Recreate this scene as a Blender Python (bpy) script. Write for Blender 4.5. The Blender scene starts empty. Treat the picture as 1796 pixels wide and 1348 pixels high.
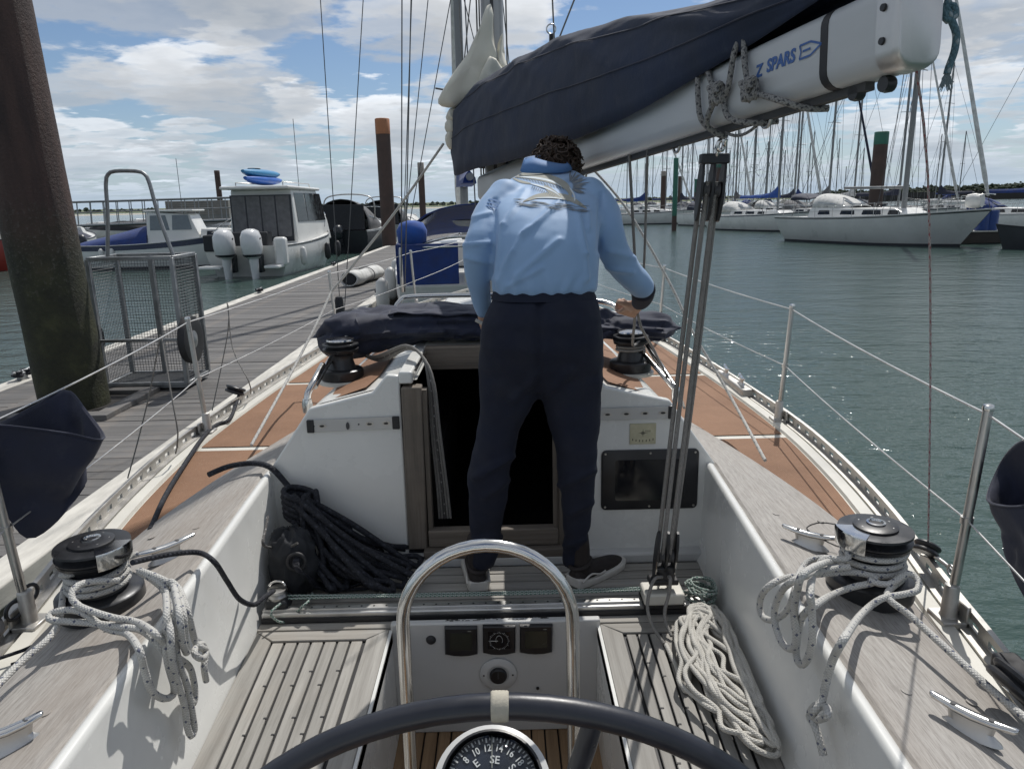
import bpy, bmesh, math, random
from mathutils import Vector, Matrix, noise
from math import sin, cos, pi, radians, sqrt, atan2, exp

random.seed(7)
scene = bpy.context.scene
COL = scene.collection

# ------------------------------------------------------------------ camera
FPX, CXP, CYP = 1290.0, 898.0, 674.0            # calibrated from the photograph (1796 x 1348)
PITCH, YAW, ROLL = radians(13.8), radians(0.4), radians(1.2)
EYE = Vector((0, 0, 2.25))
_F = Vector((sin(YAW)*cos(PITCH), cos(YAW)*cos(PITCH), -sin(PITCH)))
_R0 = Vector((cos(YAW), -sin(YAW), 0)); _U0 = _R0.cross(_F)
_R = _R0*cos(ROLL) - _U0*sin(ROLL); _U = _R0*sin(ROLL) + _U0*cos(ROLL)
cam_data = bpy.data.cameras.new('camera'); cam = bpy.data.objects.new('camera', cam_data)
COL.objects.link(cam); scene.camera = cam
cam_data.sensor_width = 36; cam_data.lens = 36*FPX/1796.0
cam_data.clip_start = 0.05; cam_data.clip_end = 12000
cam.matrix_world = Matrix(((_R.x, _U.x, -_F.x, EYE.x), (_R.y, _U.y, -_F.y, EYE.y), (_R.z, _U.z, -_F.z, EYE.z), (0, 0, 0, 1)))

def _ray(x, y): return _F + _R*((x-CXP)/FPX) + _U*((CYP-y)/FPX)
def PZ(x, y, z):                                 # survey: sight line through a photo point, at height z
    d = _ray(x, y); return EYE + d*((z-EYE.z)/d.z)
def PY(x, y, Y):                                 # the same, at distance Y ahead
    d = _ray(x, y); return EYE + d*(Y/d.y)
def PXX(x, y, X):                                # the same, at side distance X
    d = _ray(x, y); return EYE + d*(X/d.x)
def V(*a): return Vector(a)

# ------------------------------------------------------------------ sky and sun
SUN_EL, SUN_AZ = radians(55), radians(25)         # azimuth from +Y towards +X
world = bpy.data.worlds.new('World'); scene.world = world; world.use_nodes = True
def build_sky():
    nt = world.node_tree; nt.nodes.clear(); N = nt.nodes; L = nt.links
    out = N.new('ShaderNodeOutputWorld'); bg = N.new('ShaderNodeBackground'); L.new(bg.outputs[0], out.inputs[0])
    sky = N.new('ShaderNodeTexSky'); sky.sky_type = 'NISHITA'; sky.sun_disc = False
    sky.sun_elevation = SUN_EL; sky.sun_rotation = SUN_AZ
    sky.air_density = 1.0; sky.dust_density = 0.4; sky.ozone_density = 2.0
    tc = N.new('ShaderNodeTexCoord')
    sep = N.new('ShaderNodeSeparateXYZ'); L.new(tc.outputs['Generated'], sep.inputs[0])
    def m(op, a, b=None, c=None, clamp=False):
        n = N.new('ShaderNodeMath'); n.operation = op; n.use_clamp = clamp
        for i, v in enumerate((a, b, c)):
            if v is None: continue
            if isinstance(v, (int, float)): n.inputs[i].default_value = v
            else: L.new(v, n.inputs[i])
        return n.outputs[0]
    z = m('MAXIMUM', sep.outputs[2], 0.0)
    def smooth(v, a, b):
        n = N.new('ShaderNodeMapRange'); n.interpolation_type = 'SMOOTHSTEP'
        n.inputs[1].default_value = a; n.inputs[2].default_value = b
        L.new(v, n.inputs[0]); return n.outputs[0]
    # a cumulus deck: flat bases at one height, heaped tops; seen through a thick slab of sample levels
    def field(h, off):
        den = m('ADD', z, SKY_SOFT)
        cx = N.new('ShaderNodeCombineXYZ')
        L.new(m('MULTIPLY_ADD', m('DIVIDE', sep.outputs[0], den), h, off[0]), cx.inputs[0])
        L.new(m('MULTIPLY_ADD', m('DIVIDE', sep.outputs[1], den), h, off[1]), cx.inputs[1])
        cx.inputs[2].default_value = off[2]+(h-1)*2.2
        n = N.new('ShaderNodeTexNoise'); n.noise_dimensions = '3D'
        n.inputs['Scale'].default_value = SKY_SCALE; n.inputs['Detail'].default_value = 7
        n.inputs['Roughness'].default_value = 0.55; n.inputs['Distortion'].default_value = 0.0
        L.new(cx.outputs[0], n.inputs['Vector'])
        return n.outputs['Fac']
    levels = SKY_LEVELS; alpha = None; col = None
    for i in range(levels):                       # lowest level is nearest the eye
        t = i/(levels-1); d = field(1.0+SKY_THICK*t, SKY_OFF)
        a = smooth(d, SKY_COV+SKY_TAPER*t*t, SKY_COV+SKY_TAPER*t*t+0.055+0.02*(1-t))
        a = m('MULTIPLY', a, 0.62+0.38*t)
        shade = smooth(d, SKY_COV+SKY_TAPER*t*t+0.02, SKY_COV+SKY_TAPER*t*t+0.30)
        ramp = N.new('ShaderNodeMixRGB'); L.new(m('MULTIPLY', shade, 1.0-0.75*t), ramp.inputs[0])
        k = 0.36+0.42*t
        ramp.inputs[1].default_value = (k, k*1.035, k*1.08, 1); ramp.inputs[2].default_value = (0.215, 0.25, 0.295, 1)
        if alpha is None: alpha = a; col = ramp.outputs[0]; pre = N.new('ShaderNodeMixRGB'); pre.blend_type = 'MIX'; pre.inputs[1].default_value = (0, 0, 0, 1); L.new(a, pre.inputs[0]); L.new(col, pre.inputs[2]); acc = pre.outputs[0]
        else:
            w = m('MULTIPLY', a, m('SUBTRACT', 1.0, alpha))
            sc = N.new('ShaderNodeMixRGB'); sc.inputs[1].default_value = (0, 0, 0, 1); L.new(w, sc.inputs[0]); L.new(ramp.outputs[0], sc.inputs[2])
            ad = N.new('ShaderNodeMixRGB'); ad.blend_type = 'ADD'; ad.inputs[0].default_value = 1.0; L.new(acc, ad.inputs[1]); L.new(sc.outputs[0], ad.inputs[2]); acc = ad.outputs[0]
            alpha = m('ADD', alpha, w)
    skyc = N.new('ShaderNodeMixRGB'); skyc.blend_type = 'MULTIPLY'; skyc.inputs[0].default_value = 1
    L.new(sky.outputs[0], skyc.inputs[1]); skyc.inputs[2].default_value = (SKY_STR*0.90, SKY_STR*0.97, SKY_STR*1.08, 1)
    clear = N.new('ShaderNodeMixRGB'); L.new(alpha, clear.inputs[0]); L.new(skyc.outputs[0], clear.inputs[1]); clear.inputs[2].default_value = (0, 0, 0, 1)
    mix = N.new('ShaderNodeMixRGB'); mix.blend_type = 'ADD'; mix.inputs[0].default_value = 1.0; L.new(clear.outputs[0], mix.inputs[1]); L.new(acc, mix.inputs[2])
    # the air thickens toward the horizon all the way round
    hz = N.new('ShaderNodeMixRGB'); L.new(m('MULTIPLY', m('POWER', m('SUBTRACT', 1.0, z), 18.0), 0.97), hz.inputs[0])
    L.new(mix.outputs[0], hz.inputs[1]); hz.inputs[2].default_value = (0.31, 0.395, 0.49, 1)
    L.new(hz.outputs[0], bg.inputs[0]); bg.inputs[1].default_value = 1.0
SKY_SOFT, SKY_SCALE, SKY_OFF, SKY_COV, SKY_STR = 0.10, 1.25, (6.9, 12.4, 9.3), 0.497, 0.054
SKY_LEVELS, SKY_THICK, SKY_TAPER = 7, 0.40, 0.13
build_sky()
world.cycles.sampling_method = 'MANUAL'; world.cycles.sample_map_resolution = 512
sun_data = bpy.data.lights.new('sun', 'SUN'); sun_data.energy = 2.55; sun_data.angle = radians(0.53); sun_data.color = (1.0, 0.965, 0.915)
sun = bpy.data.objects.new('sun', sun_data); COL.objects.link(sun)
_sd = Vector((cos(SUN_EL)*sin(SUN_AZ), cos(SUN_EL)*cos(SUN_AZ), sin(SUN_EL)))
sun.rotation_euler = _sd.to_track_quat('Z', 'Y').to_euler(); sun.location = _sd*30
vs = scene.view_settings; vs.view_transform = 'Standard'; vs.look = 'None'; vs.gamma = 1.0; vs.exposure = 0.5; vs.use_curve_mapping = False
scene.cycles.use_denoising = True
scene.cycles.max_bounces = 7; scene.cycles.diffuse_bounces = 3; scene.cycles.glossy_bounces = 3
scene.cycles.transmission_bounces = 5; scene.cycles.transparent_max_bounces = 12
scene.cycles.caustics_reflective = False; scene.cycles.caustics_refractive = False

# ------------------------------------------------------------------ materials
MATS = {}
class NB:                                         # small node-building helper
    def __init__(s, name):
        s.m = bpy.data.materials.new(name); s.m.use_nodes = True; s.nt = s.m.node_tree
        s.b = s.nt.nodes['Principled BSDF']; s.o = s.nt.nodes['Material Output']
        MATS[name] = s.m
    def n(s, t, **kw):
        x = s.nt.nodes.new(t)
        for k, v in kw.items(): setattr(x, k, v)
        return x
    def l(s, a, b): s.nt.links.new(a, b)
    def math(s, op, a, b=None, clamp=False):
        x = s.n('ShaderNodeMath', operation=op, use_clamp=clamp)
        for i, v in enumerate((a, b)):
            if v is None: continue
            if isinstance(v, (int, float)): x.inputs[i].default_value = v
            else: s.l(v, x.inputs[i])
        return x.outputs[0]
    def coord(s, kind='Object', scale=(1, 1, 1), rot=(0, 0, 0)):
        t = s.n('ShaderNodeTexCoord'); mp = s.n('ShaderNodeMapping')
        mp.inputs['Scale'].default_value = scale; mp.inputs['Rotation'].default_value = rot
        s.l(t.outputs[kind], mp.inputs[0]); return mp.outputs[0]
    def noise(s, vec, scale, detail=5, rough=0.55):
        x = s.n('ShaderNodeTexNoise'); x.inputs['Scale'].default_value = scale
        x.inputs['Detail'].default_value = detail; x.inputs['Roughness'].default_value = rough
        s.l(vec, x.inputs['Vector']); return x.outputs['Fac']
    def ramp(s, fac, stops):
        x = s.n('ShaderNodeValToRGB'); s.l(fac, x.inputs[0]); e = x.color_ramp.elements
        while len(e) > 1: e.remove(e[0])
        for i, (p, c) in enumerate(stops):
            k = e[0] if i == 0 else e.new(p)
            k.position = p; k.color = (c[0], c[1], c[2], 1)
        return x.outputs[0]
    def mix(s, fac, a, b, mode='MIX'):
        x = s.n('ShaderNodeMixRGB', blend_type=mode)
        for i, v in enumerate((fac, a, b)):
            if isinstance(v, (int, float)): x.inputs[i].default_value = v
            elif isinstance(v, tuple): x.inputs[i].default_value = (v[0], v[1], v[2], 1)
            else: s.l(v, x.inputs[i])
        return x.outputs[0]
    def maprange(s, v, a, b, c, d):
        x = s.n('ShaderNodeMapRange'); s.l(v, x.inputs[0])
        for i, q in enumerate((a, b, c, d)): x.inputs[i+1].default_value = q
        return x.outputs[0]
    def bump(s, h, strength, dist=0.01, prev=None):
        x = s.n('ShaderNodeBump'); x.inputs['Strength'].default_value = strength; x.inputs['Distance'].default_value = dist
        s.l(h, x.inputs['Height'])
        if prev is not None: s.l(prev, x.inputs['Normal'])
        return x.outputs[0]
    def fin(s, col=None, rough=None, normal=None, metal=None):
        for nm, v in (('Base Color', col), ('Roughness', rough), ('Normal', normal), ('Metallic', metal)):
            if v is None: continue
            if isinstance(v, (int, float)): s.b.inputs[nm].default_value = v
            elif isinstance(v, tuple): s.b.inputs[nm].default_value = (v[0], v[1], v[2], 1)
            else: s.l(v, s.b.inputs[nm])
        return s.m

def mat(name, col, rough=0.5, metal=0.0, var=0.12, vscale=6.0, bump=0.0, bscale=60.0, rand=0.0, rvar=0.1, stretch=(1, 1, 1), dirt=0.0):
    if name in MATS: return MATS[name]
    k = NB(name); v = k.coord('Object', stretch)
    f = k.noise(v, vscale, 6, 0.6)
    lo = tuple(max(0, c*(1-var)) for c in col); hi = tuple(min(1, c*(1+var)) for c in col)
    c = k.ramp(f, [(0.3, lo), (0.7, hi)])
    if dirt:
        f2 = k.noise(v, vscale*0.35, 8, 0.7)
        c = k.mix(k.maprange(f2, 0.5, 0.75, 0, dirt), c, (0.09, 0.08, 0.065))
    if rand:
        oi = k.n('ShaderNodeObjectInfo'); r = k.maprange(oi.outputs['Random'], 0, 1, 1-rand, 1+rand)
        cc = k.n('ShaderNodeCombineColor')
        for i in range(3): k.l(r, cc.inputs[i])
        c = k.mix(1.0, c, cc.outputs[0], 'MULTIPLY')
    r = k.maprange(f, 0.3, 0.7, max(0.02, rough-rvar), min(1, rough+rvar))
    nrm = k.bump(k.noise(v, bscale, 4, 0.6), bump, 0.004) if bump else None
    return k.fin(c, r, nrm, metal)

def teak(name, axis, light=(0.50, 0.47, 0.425), dark=(0.27, 0.245, 0.215), rand=0.14):
    k = NB(name); st = [34, 34, 34]; st[axis] = 1.6
    v = k.coord('Object', tuple(st)); g = k.noise(v, 1.0, 8, 0.68)
    st2 = [150, 150, 150]; st2[axis] = 5
    g2 = k.noise(k.coord('Object', tuple(st2)), 1.0, 3, 0.6)
    b = k.noise(k.coord('Object', (1, 1, 1)), 3.2, 5, 0.6)
    c = k.ramp(g, [(0.3, dark), (0.52, tuple((a*0.55+d*0.45) for a, d in zip(light, dark))), (0.72, light)])
    c = k.mix(k.maprange(g2, 0.52, 0.72, 0, 0.55), c, dark)
    c = k.mix(k.maprange(b, 0.5, 0.72, 0, 0.22), c, (0.36, 0.29, 0.22))
    oi = k.n('ShaderNodeObjectInfo'); r = k.maprange(oi.outputs['Random'], 0, 1, 1-rand, 1+rand)
    cc = k.n('ShaderNodeCombineColor')
    for i in range(3): k.l(r, cc.inputs[i])
    c = k.mix(1.0, c, cc.outputs[0], 'MULTIPLY')
    return k.fin(c, k.maprange(g, 0.3, 0.7, 0.62, 0.85), k.bump(g2, 0.35, 0.002, k.bump(g, 0.4, 0.003)))
teak('teak_y', 1, (0.365, 0.352, 0.325), (0.19, 0.18, 0.162)); teak('teak_x', 0, (0.365, 0.352, 0.325), (0.19, 0.18, 0.162))
def coaming_teak():                               # open-grained, scrubbed grey
    k = NB('teak_coaming'); g = k.noise(k.coord('Object', (150, 9, 80)), 1.0, 5, 0.7); f = k.noise(k.coord('Object', (330, 26, 160)), 1.0, 3, 0.6); b = k.noise(k.coord('Object', (5, 1.2, 3)), 1.0, 6, 0.6)
    c = k.ramp(g, [(0.3, (0.23, 0.215, 0.195)), (0.5, (0.345, 0.325, 0.30)), (0.7, (0.43, 0.41, 0.38))])
    c = k.mix(k.maprange(f, 0.52, 0.68, 0, 0.5), c, (0.17, 0.155, 0.14)); c = k.mix(k.maprange(b, 0.45, 0.7, 0, 0.4), c, (0.27, 0.225, 0.185))
    k.fin(c, 0.78, k.bump(f, 0.4, 0.0015, k.bump(g, 0.35, 0.002)))
coaming_teak()
teak('teak_dark', 2, (0.20, 0.17, 0.14), (0.09, 0.075, 0.06))
teak('teak_dark_x', 0, (0.20, 0.17, 0.14), (0.09, 0.075, 0.06))
teak('teak_oiled', 1, (0.34, 0.22, 0.12), (0.17, 0.10, 0.05))
teak('pontoon_board', 0, (0.165, 0.160, 0.155), (0.075, 0.072, 0.070), 0.22)
mat('pontoon_edge', (0.55, 0.53, 0.48), 0.75, var=0.25, vscale=4, bump=0.3, dirt=0.35, stretch=(3, 0.6, 3))
mat('gelcoat', (0.72, 0.72, 0.69), 0.26, var=0.04, vscale=3, rvar=0.08, dirt=0.16)
mat('gelcoat_grey', (0.55, 0.55, 0.535), 0.35, var=0.04, vscale=3, dirt=0.08)
mat('gelcoat_cream', (0.64, 0.62, 0.555), 0.4, var=0.06, vscale=4, dirt=0.15)
mat('caulk', (0.02, 0.02, 0.022), 0.6, var=0.2)
mat('steel', (0.62, 0.61, 0.59), 0.16, 1.0, var=0.05, rvar=0.06, vscale=20)
mat('steel_dull', (0.50, 0.49, 0.47), 0.36, 1.0, var=0.12, rvar=0.1, vscale=18, bump=0.05)
mat('alloy', (0.56, 0.555, 0.54), 0.42, 1.0, var=0.10, rvar=0.08, vscale=12)
mat('toe_rail_alloy', (0.50, 0.485, 0.455), 0.5, 0.75, var=0.16, rvar=0.1, vscale=9, bump=0.08, dirt=0.2)
mat('galvanised', (0.30, 0.31, 0.315), 0.5, 0.8, var=0.22, vscale=14, rvar=0.12, bump=0.05)
mat('mast_alloy', (0.36, 0.36, 0.355), 0.45, 0.6, var=0.08, vscale=5, stretch=(3, 3, 0.4))
mat('boom_paint', (0.50, 0.515, 0.525), 0.38, var=0.05, vscale=4, dirt=0.05, stretch=(2, 0.5, 2))
mat('black_plastic', (0.018, 0.018, 0.02), 0.38, var=0.25, rvar=0.1, vscale=14)
mat('black_alloy', (0.03, 0.031, 0.034), 0.36, 0.3, var=0.3, rvar=0.12, vscale=18, bump=0.04)
mat('black_rubber', (0.022, 0.022, 0.024), 0.6, var=0.3, bump=0.1, vscale=12)
mat('wheel_rubber', (0.020, 0.022, 0.030), 0.34, var=0.25, rvar=0.08, vscale=9, bump=0.05, bscale=140)
mat('screen', (0.035, 0.038, 0.03), 0.22, var=0.15)
mat('screen_dark', (0.008, 0.009, 0.012), 0.12, var=0.2)
mat('white_mark', (0.62, 0.62, 0.60), 0.5, var=0.08)
mat('blue_mark', (0.035, 0.11, 0.33), 0.4, var=0.1)
mat('tape', (0.42, 0.39, 0.32), 0.8, var=0.15, vscale=60, bump=0.3, bscale=300)
mat('brass_plate', (0.50, 0.47, 0.33), 0.42, 0.2, var=0.12, vscale=30)
mat('plate_mark', (0.07, 0.07, 0.055), 0.6)
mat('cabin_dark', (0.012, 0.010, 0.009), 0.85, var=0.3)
mat('sail_cloth', (0.66, 0.635, 0.55), 0.75, var=0.06, vscale=5, bump=0.15, bscale=18)
mat('wire', (0.33, 0.33, 0.33), 0.35, 0.9, var=0.1)
mat('wire_dark', (0.10, 0.105, 0.11), 0.5, 0.5, var=0.1)
mat('rubber_grey', (0.06, 0.06, 0.062), 0.7, var=0.25, bump=0.15)
mat('skin', (0.42, 0.25, 0.17), 0.5, var=0.08, vscale=30)
mat('trousers_navy', (0.0045, 0.0075, 0.021), 0.85, var=0.12, vscale=9, bump=0.12, bscale=220)
mat('shoe_dark', (0.022, 0.017, 0.016), 0.75, var=0.2, vscale=30, bump=0.25, bscale=180)
mat('shoe_sole', (0.55, 0.53, 0.49), 0.6, var=0.1, vscale=20, bump=0.1)
mat('hair_brown', (0.045, 0.026, 0.016), 0.62, var=0.5, vscale=40)
mat('print_grey', (0.34, 0.34, 0.30), 0.85, var=0.12, vscale=25)
mat('print_dark', (0.17, 0.19, 0.21), 0.85, var=0.15, vscale=25)
mat('print_pale', (0.62, 0.68, 0.72), 0.85, var=0.08, vscale=25)

def canvas(name, col, sheen=0.0):
    k = NB(name); v = k.coord('Object')
    f = k.noise(v, 5, 6, 0.6); w = k.noise(k.coord('Object', (1, 1, 1)), 420, 2, 0.5)
    c = k.ramp(f, [(0.3, tuple(x*0.75 for x in col)), (0.72, tuple(min(1, x*1.3) for x in col))])
    d = k.noise(v, 16, 8, 0.7)
    c = k.mix(k.maprange(d, 0.55, 0.8, 0, 0.12), c, (0.2, 0.2, 0.2))
    k.b.inputs['Sheen Weight'].default_value = sheen
    return k.fin(c, k.maprange(f, 0.3, 0.7, 0.72, 0.9), k.bump(w, 0.25, 0.0015, k.bump(f, 0.25, 0.02)))
canvas('canvas_navy', (0.014, 0.018, 0.040), 0.15)
canvas('canvas_cover', (0.010, 0.019, 0.046), 0.06)
canvas('canvas_blue', (0.012, 0.035, 0.155), 0.1)
canvas('canvas_royal', (0.015, 0.07, 0.30), 0.1)
canvas('canvas_grey', (0.13, 0.13, 0.135))
canvas('canvas_white', (0.55, 0.55, 0.53))
canvas('canvas_dark', (0.02, 0.022, 0.026))

def nonskid():
    k = NB('deck_nonskid'); v = k.coord('Object')
    b = k.noise(v, 2.5, 6, 0.65); f = k.noise(v, 90, 3, 0.6)
    c = k.ramp(b, [(0.3, (0.20, 0.105, 0.057)), (0.7, (0.29, 0.16, 0.092))])
    t = k.n('ShaderNodeTexCoord'); sp = k.n('ShaderNodeSeparateXYZ'); k.l(t.outputs['Object'], sp.inputs[0])
    a = k.math('ADD', k.math('MULTIPLY', sp.outputs[0], 330.0), k.math('MULTIPLY', sp.outputs[1], 330.0))
    d = k.math('SUBTRACT', k.math('MULTIPLY', sp.outputs[0], 330.0), k.math('MULTIPLY', sp.outputs[1], 330.0))
    h = k.math('MULTIPLY', k.math('SINE', a), k.math('SINE', d))
    c = k.mix(k.maprange(h, -1, 0.2, 0.32, 0.0), c, (0.13, 0.06, 0.03))
    c = k.mix(k.maprange(f, 0.55, 0.8, 0, 0.25), c, (0.42, 0.30, 0.21))
    k.fin(c, 0.82, k.bump(h, 0.5, 0.002))
    k = NB('deck_ribbed'); t = k.n('ShaderNodeTexCoord'); sp = k.n('ShaderNodeSeparateXYZ'); k.l(t.outputs['Object'], sp.inputs[0])
    v = k.coord('Object'); b = k.noise(v, 6, 6, 0.65)
    c = k.ramp(b, [(0.3, (0.25, 0.13, 0.07)), (0.7, (0.36, 0.20, 0.12))])
    h = k.math('SINE', k.math('MULTIPLY', sp.outputs[1], 300.0))
    c = k.mix(k.maprange(h, -0.2, 0.9, 0, 0.75), c, (0.10, 0.05, 0.03))
    k.fin(c, 0.8, k.bump(h, 0.5, 0.002))
nonskid()

def rope_mat(name, base, fleck=None, per=(5, 3), rib=0.35, n=4, pitch=0.022):
    k = NB(name); t = k.n('ShaderNodeTexCoord'); sp = k.n('ShaderNodeSeparateXYZ'); k.l(t.outputs['UV'], sp.inputs[0])
    uu = k.math('MULTIPLY', sp.outputs[0], 1.0/pitch); vv = k.math('MULTIPLY', sp.outputs[1], float(n))
    s = k.math('ADD', uu, vv); d = k.math('SUBTRACT', uu, vv)
    h = k.math('ABSOLUTE', k.math('MULTIPLY', k.math('SINE', k.math('MULTIPLY', s, pi)), k.math('SINE', k.math('MULTIPLY', d, pi))))
    nz = k.noise(k.coord('Object'), 25, 5, 0.6)
    c = k.ramp(nz, [(0.3, tuple(x*0.78 for x in base)), (0.7, base)])
    if fleck:
        fs = k.math('LESS_THAN', k.math('ABSOLUTE', k.math('SUBTRACT', k.math('FLOORED_MODULO', s, per[0]), 0.5)), 0.52)
        fd = k.math('LESS_THAN', k.math('ABSOLUTE', k.math('SUBTRACT', k.math('FLOORED_MODULO', d, per[1]), 0.5)), 0.52)
        ff = k.math('MULTIPLY', fs, fd); c = k.mix(k.math('MULTIPLY', ff, 0.92), c, fleck)
    c = k.mix(k.maprange(h, 0.0, 0.35, rib, 0.0), c, tuple(x*0.25 for x in base))
    k.fin(c, 0.8, k.bump(h, 0.55, 0.003))
rope_mat('rope_fleck', (0.62, 0.61, 0.575), (0.075, 0.09, 0.15), (6, 3), 0.45, 6, 0.0085)
rope_mat('rope_white', (0.60, 0.58, 0.53), None, n=6, pitch=0.010, rib=0.35)
rope_mat('rope_black', (0.011, 0.013, 0.020), (0.03, 0.033, 0.045), (4, 2), 0.3, 4, 0.016)
rope_mat('rope_green', (0.42, 0.47, 0.44), (0.012, 0.13, 0.075), (2, 2), 0.3, 4, 0.008)
rope_mat('rope_grey', (0.27, 0.258, 0.24), (0.20, 0.19, 0.18), (3, 2), 0.25, 5, 0.010)
rope_mat('rope_dark', (0.10, 0.095, 0.09), (0.35, 0.34, 0.33), (4, 3), 0.4, 4, 0.012)
rope_mat('rope_strop', (0.30, 0.295, 0.285), (0.04, 0.042, 0.05), (3, 2), 0.45, 5, 0.009)
rope_mat('rope_teal', (0.10, 0.19, 0.23), (0.3, 0.36, 0.38), (4, 2), 0.4, 4, 0.014)
rope_mat('rope_red', (0.46, 0.40, 0.40), (0.30, 0.05, 0.07), (3, 2), 0.3, 4, 0.012)

def shirt_mat():
    k = NB('shirt_blue'); v = k.coord('Object'); f = k.noise(v, 4, 5, 0.6); w = k.noise(v, 300, 2, 0.5)
    c = k.ramp(f, [(0.3, (0.225, 0.365, 0.58)), (0.7, (0.26, 0.41, 0.63))])
    k.b.inputs['Sheen Weight'].default_value = 0.2
    k.fin(c, 0.62, k.bump(w, 0.12, 0.001))
    k = NB('shirt_collar'); k.fin((0.085, 0.19, 0.40), 0.7, k.bump(k.noise(k.coord('Object'), 90, 3, 0.5), 0.2, 0.002))
shirt_mat()

def water_mat():
    k = NB('water'); v = k.coord('Object')
    t = k.n('ShaderNodeTexCoord'); 
    mp = k.n('ShaderNodeMapping'); mp.inputs['Rotation'].default_value = (0, 0, radians(18)); mp.inputs['Scale'].default_value = (0.75, 1.5, 1)
    k.l(t.outputs['Object'], mp.inputs[0]); v = mp.outputs[0]
    n1 = k.noise(v, 0.8, 3, 0.55); n2 = k.noise(v, 3.0, 4, 0.6); n3 = k.noise(v, 11, 3, 0.6)
    h = k.math('ADD', k.math('MULTIPLY', n1, 1.0), k.math('ADD', k.math('MULTIPLY', n2, 0.42), k.math('MULTIPLY', n3, 0.11)))
    big = k.noise(k.coord('Object', (0.06, 0.12, 1)), 1.0, 3, 0.5)
    c = k.ramp(big, [(0.3, (0.040, 0.070, 0.062)), (0.7, (0.056, 0.092, 0.082))])
    k.b.inputs['IOR'].default_value = 1.33
    st = k.maprange(big, 0.3, 0.7, 0.55, 1.0)
    b = k.n('ShaderNodeBump'); k.l(h, b.inputs['Height']); b.inputs['Distance'].default_value = 0.13; k.l(st, b.inputs['Strength'])
    k.fin(c, 0.10, b.outputs[0])
water_mat()

def pile_mat():
    k = NB('pile_steel'); v = k.coord('Object'); t = k.n('ShaderNodeTexCoord'); sp = k.n('ShaderNodeSeparateXYZ'); k.l(t.outputs['Object'], sp.inputs[0])
    a = k.noise(v, 5, 8, 0.65); b = k.noise(k.coord('Object', (6, 6, 0.7)), 1.5, 6, 0.6); s = k.noise(v, 34, 5, 0.7)
    up = k.ramp(b, [(0.3, (0.030, 0.020, 0.019)), (0.7, (0.075, 0.044, 0.036))])
    weed = k.ramp(a, [(0.3, (0.012, 0.013, 0.008)), (0.55, (0.030, 0.032, 0.014)), (0.75, (0.060, 0.062, 0.026))])
    zz = k.math('ADD', sp.outputs[2], k.math('MULTIPLY', k.math('SUBTRACT', a, 0.5), 1.1))
    c = k.mix(k.maprange(zz, 1.75, 2.35, 1, 0), up, weed)
    band = k.math('MULTIPLY', k.maprange(zz, 1.3, 1.8, 0, 1), k.maprange(zz, 2.1, 2.5, 1, 0))
    c = k.mix(k.math('MULTIPLY', band, k.maprange(s, 0.54, 0.68, 0, 0.6)), c, (0.13, 0.125, 0.11))
    k.fin(c, 0.75, k.bump(s, 0.7, 0.02))
pile_mat()
mat('pile_brown', (0.075, 0.048, 0.04), 0.75, var=0.3, vscale=2, bump=0.2)
mat('pile_orange', (0.36, 0.15, 0.07), 0.7, var=0.15, vscale=3)
mat('pile_green', (0.03, 0.13, 0.09), 0.65, var=0.2, vscale=2)
mat('pile_grey', (0.28, 0.25, 0.22), 0.7, var=0.2, vscale=2)

# ------------------------------------------------------------------ geometry helpers
def link(o, parent=None, world_space=True):
    COL.objects.link(o)
    if parent is not None:
        o.parent = parent
        if world_space and parent.type == 'EMPTY': o.matrix_parent_inverse = Matrix.Translation(-parent.location)
    return o
def tag(o, label=None, cat=None, group=None, kind=None):
    if label: o['label'] = label
    if cat: o['category'] = cat
    if group: o['group'] = group
    if kind: o['kind'] = kind
    return o
def empty(name, loc=(0, 0, 0), label=None, cat=None, group=None):
    o = bpy.data.objects.new(name, None); o.empty_display_size = 0.2; o.location = loc; COL.objects.link(o)
    return tag(o, label, cat, group)

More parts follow.
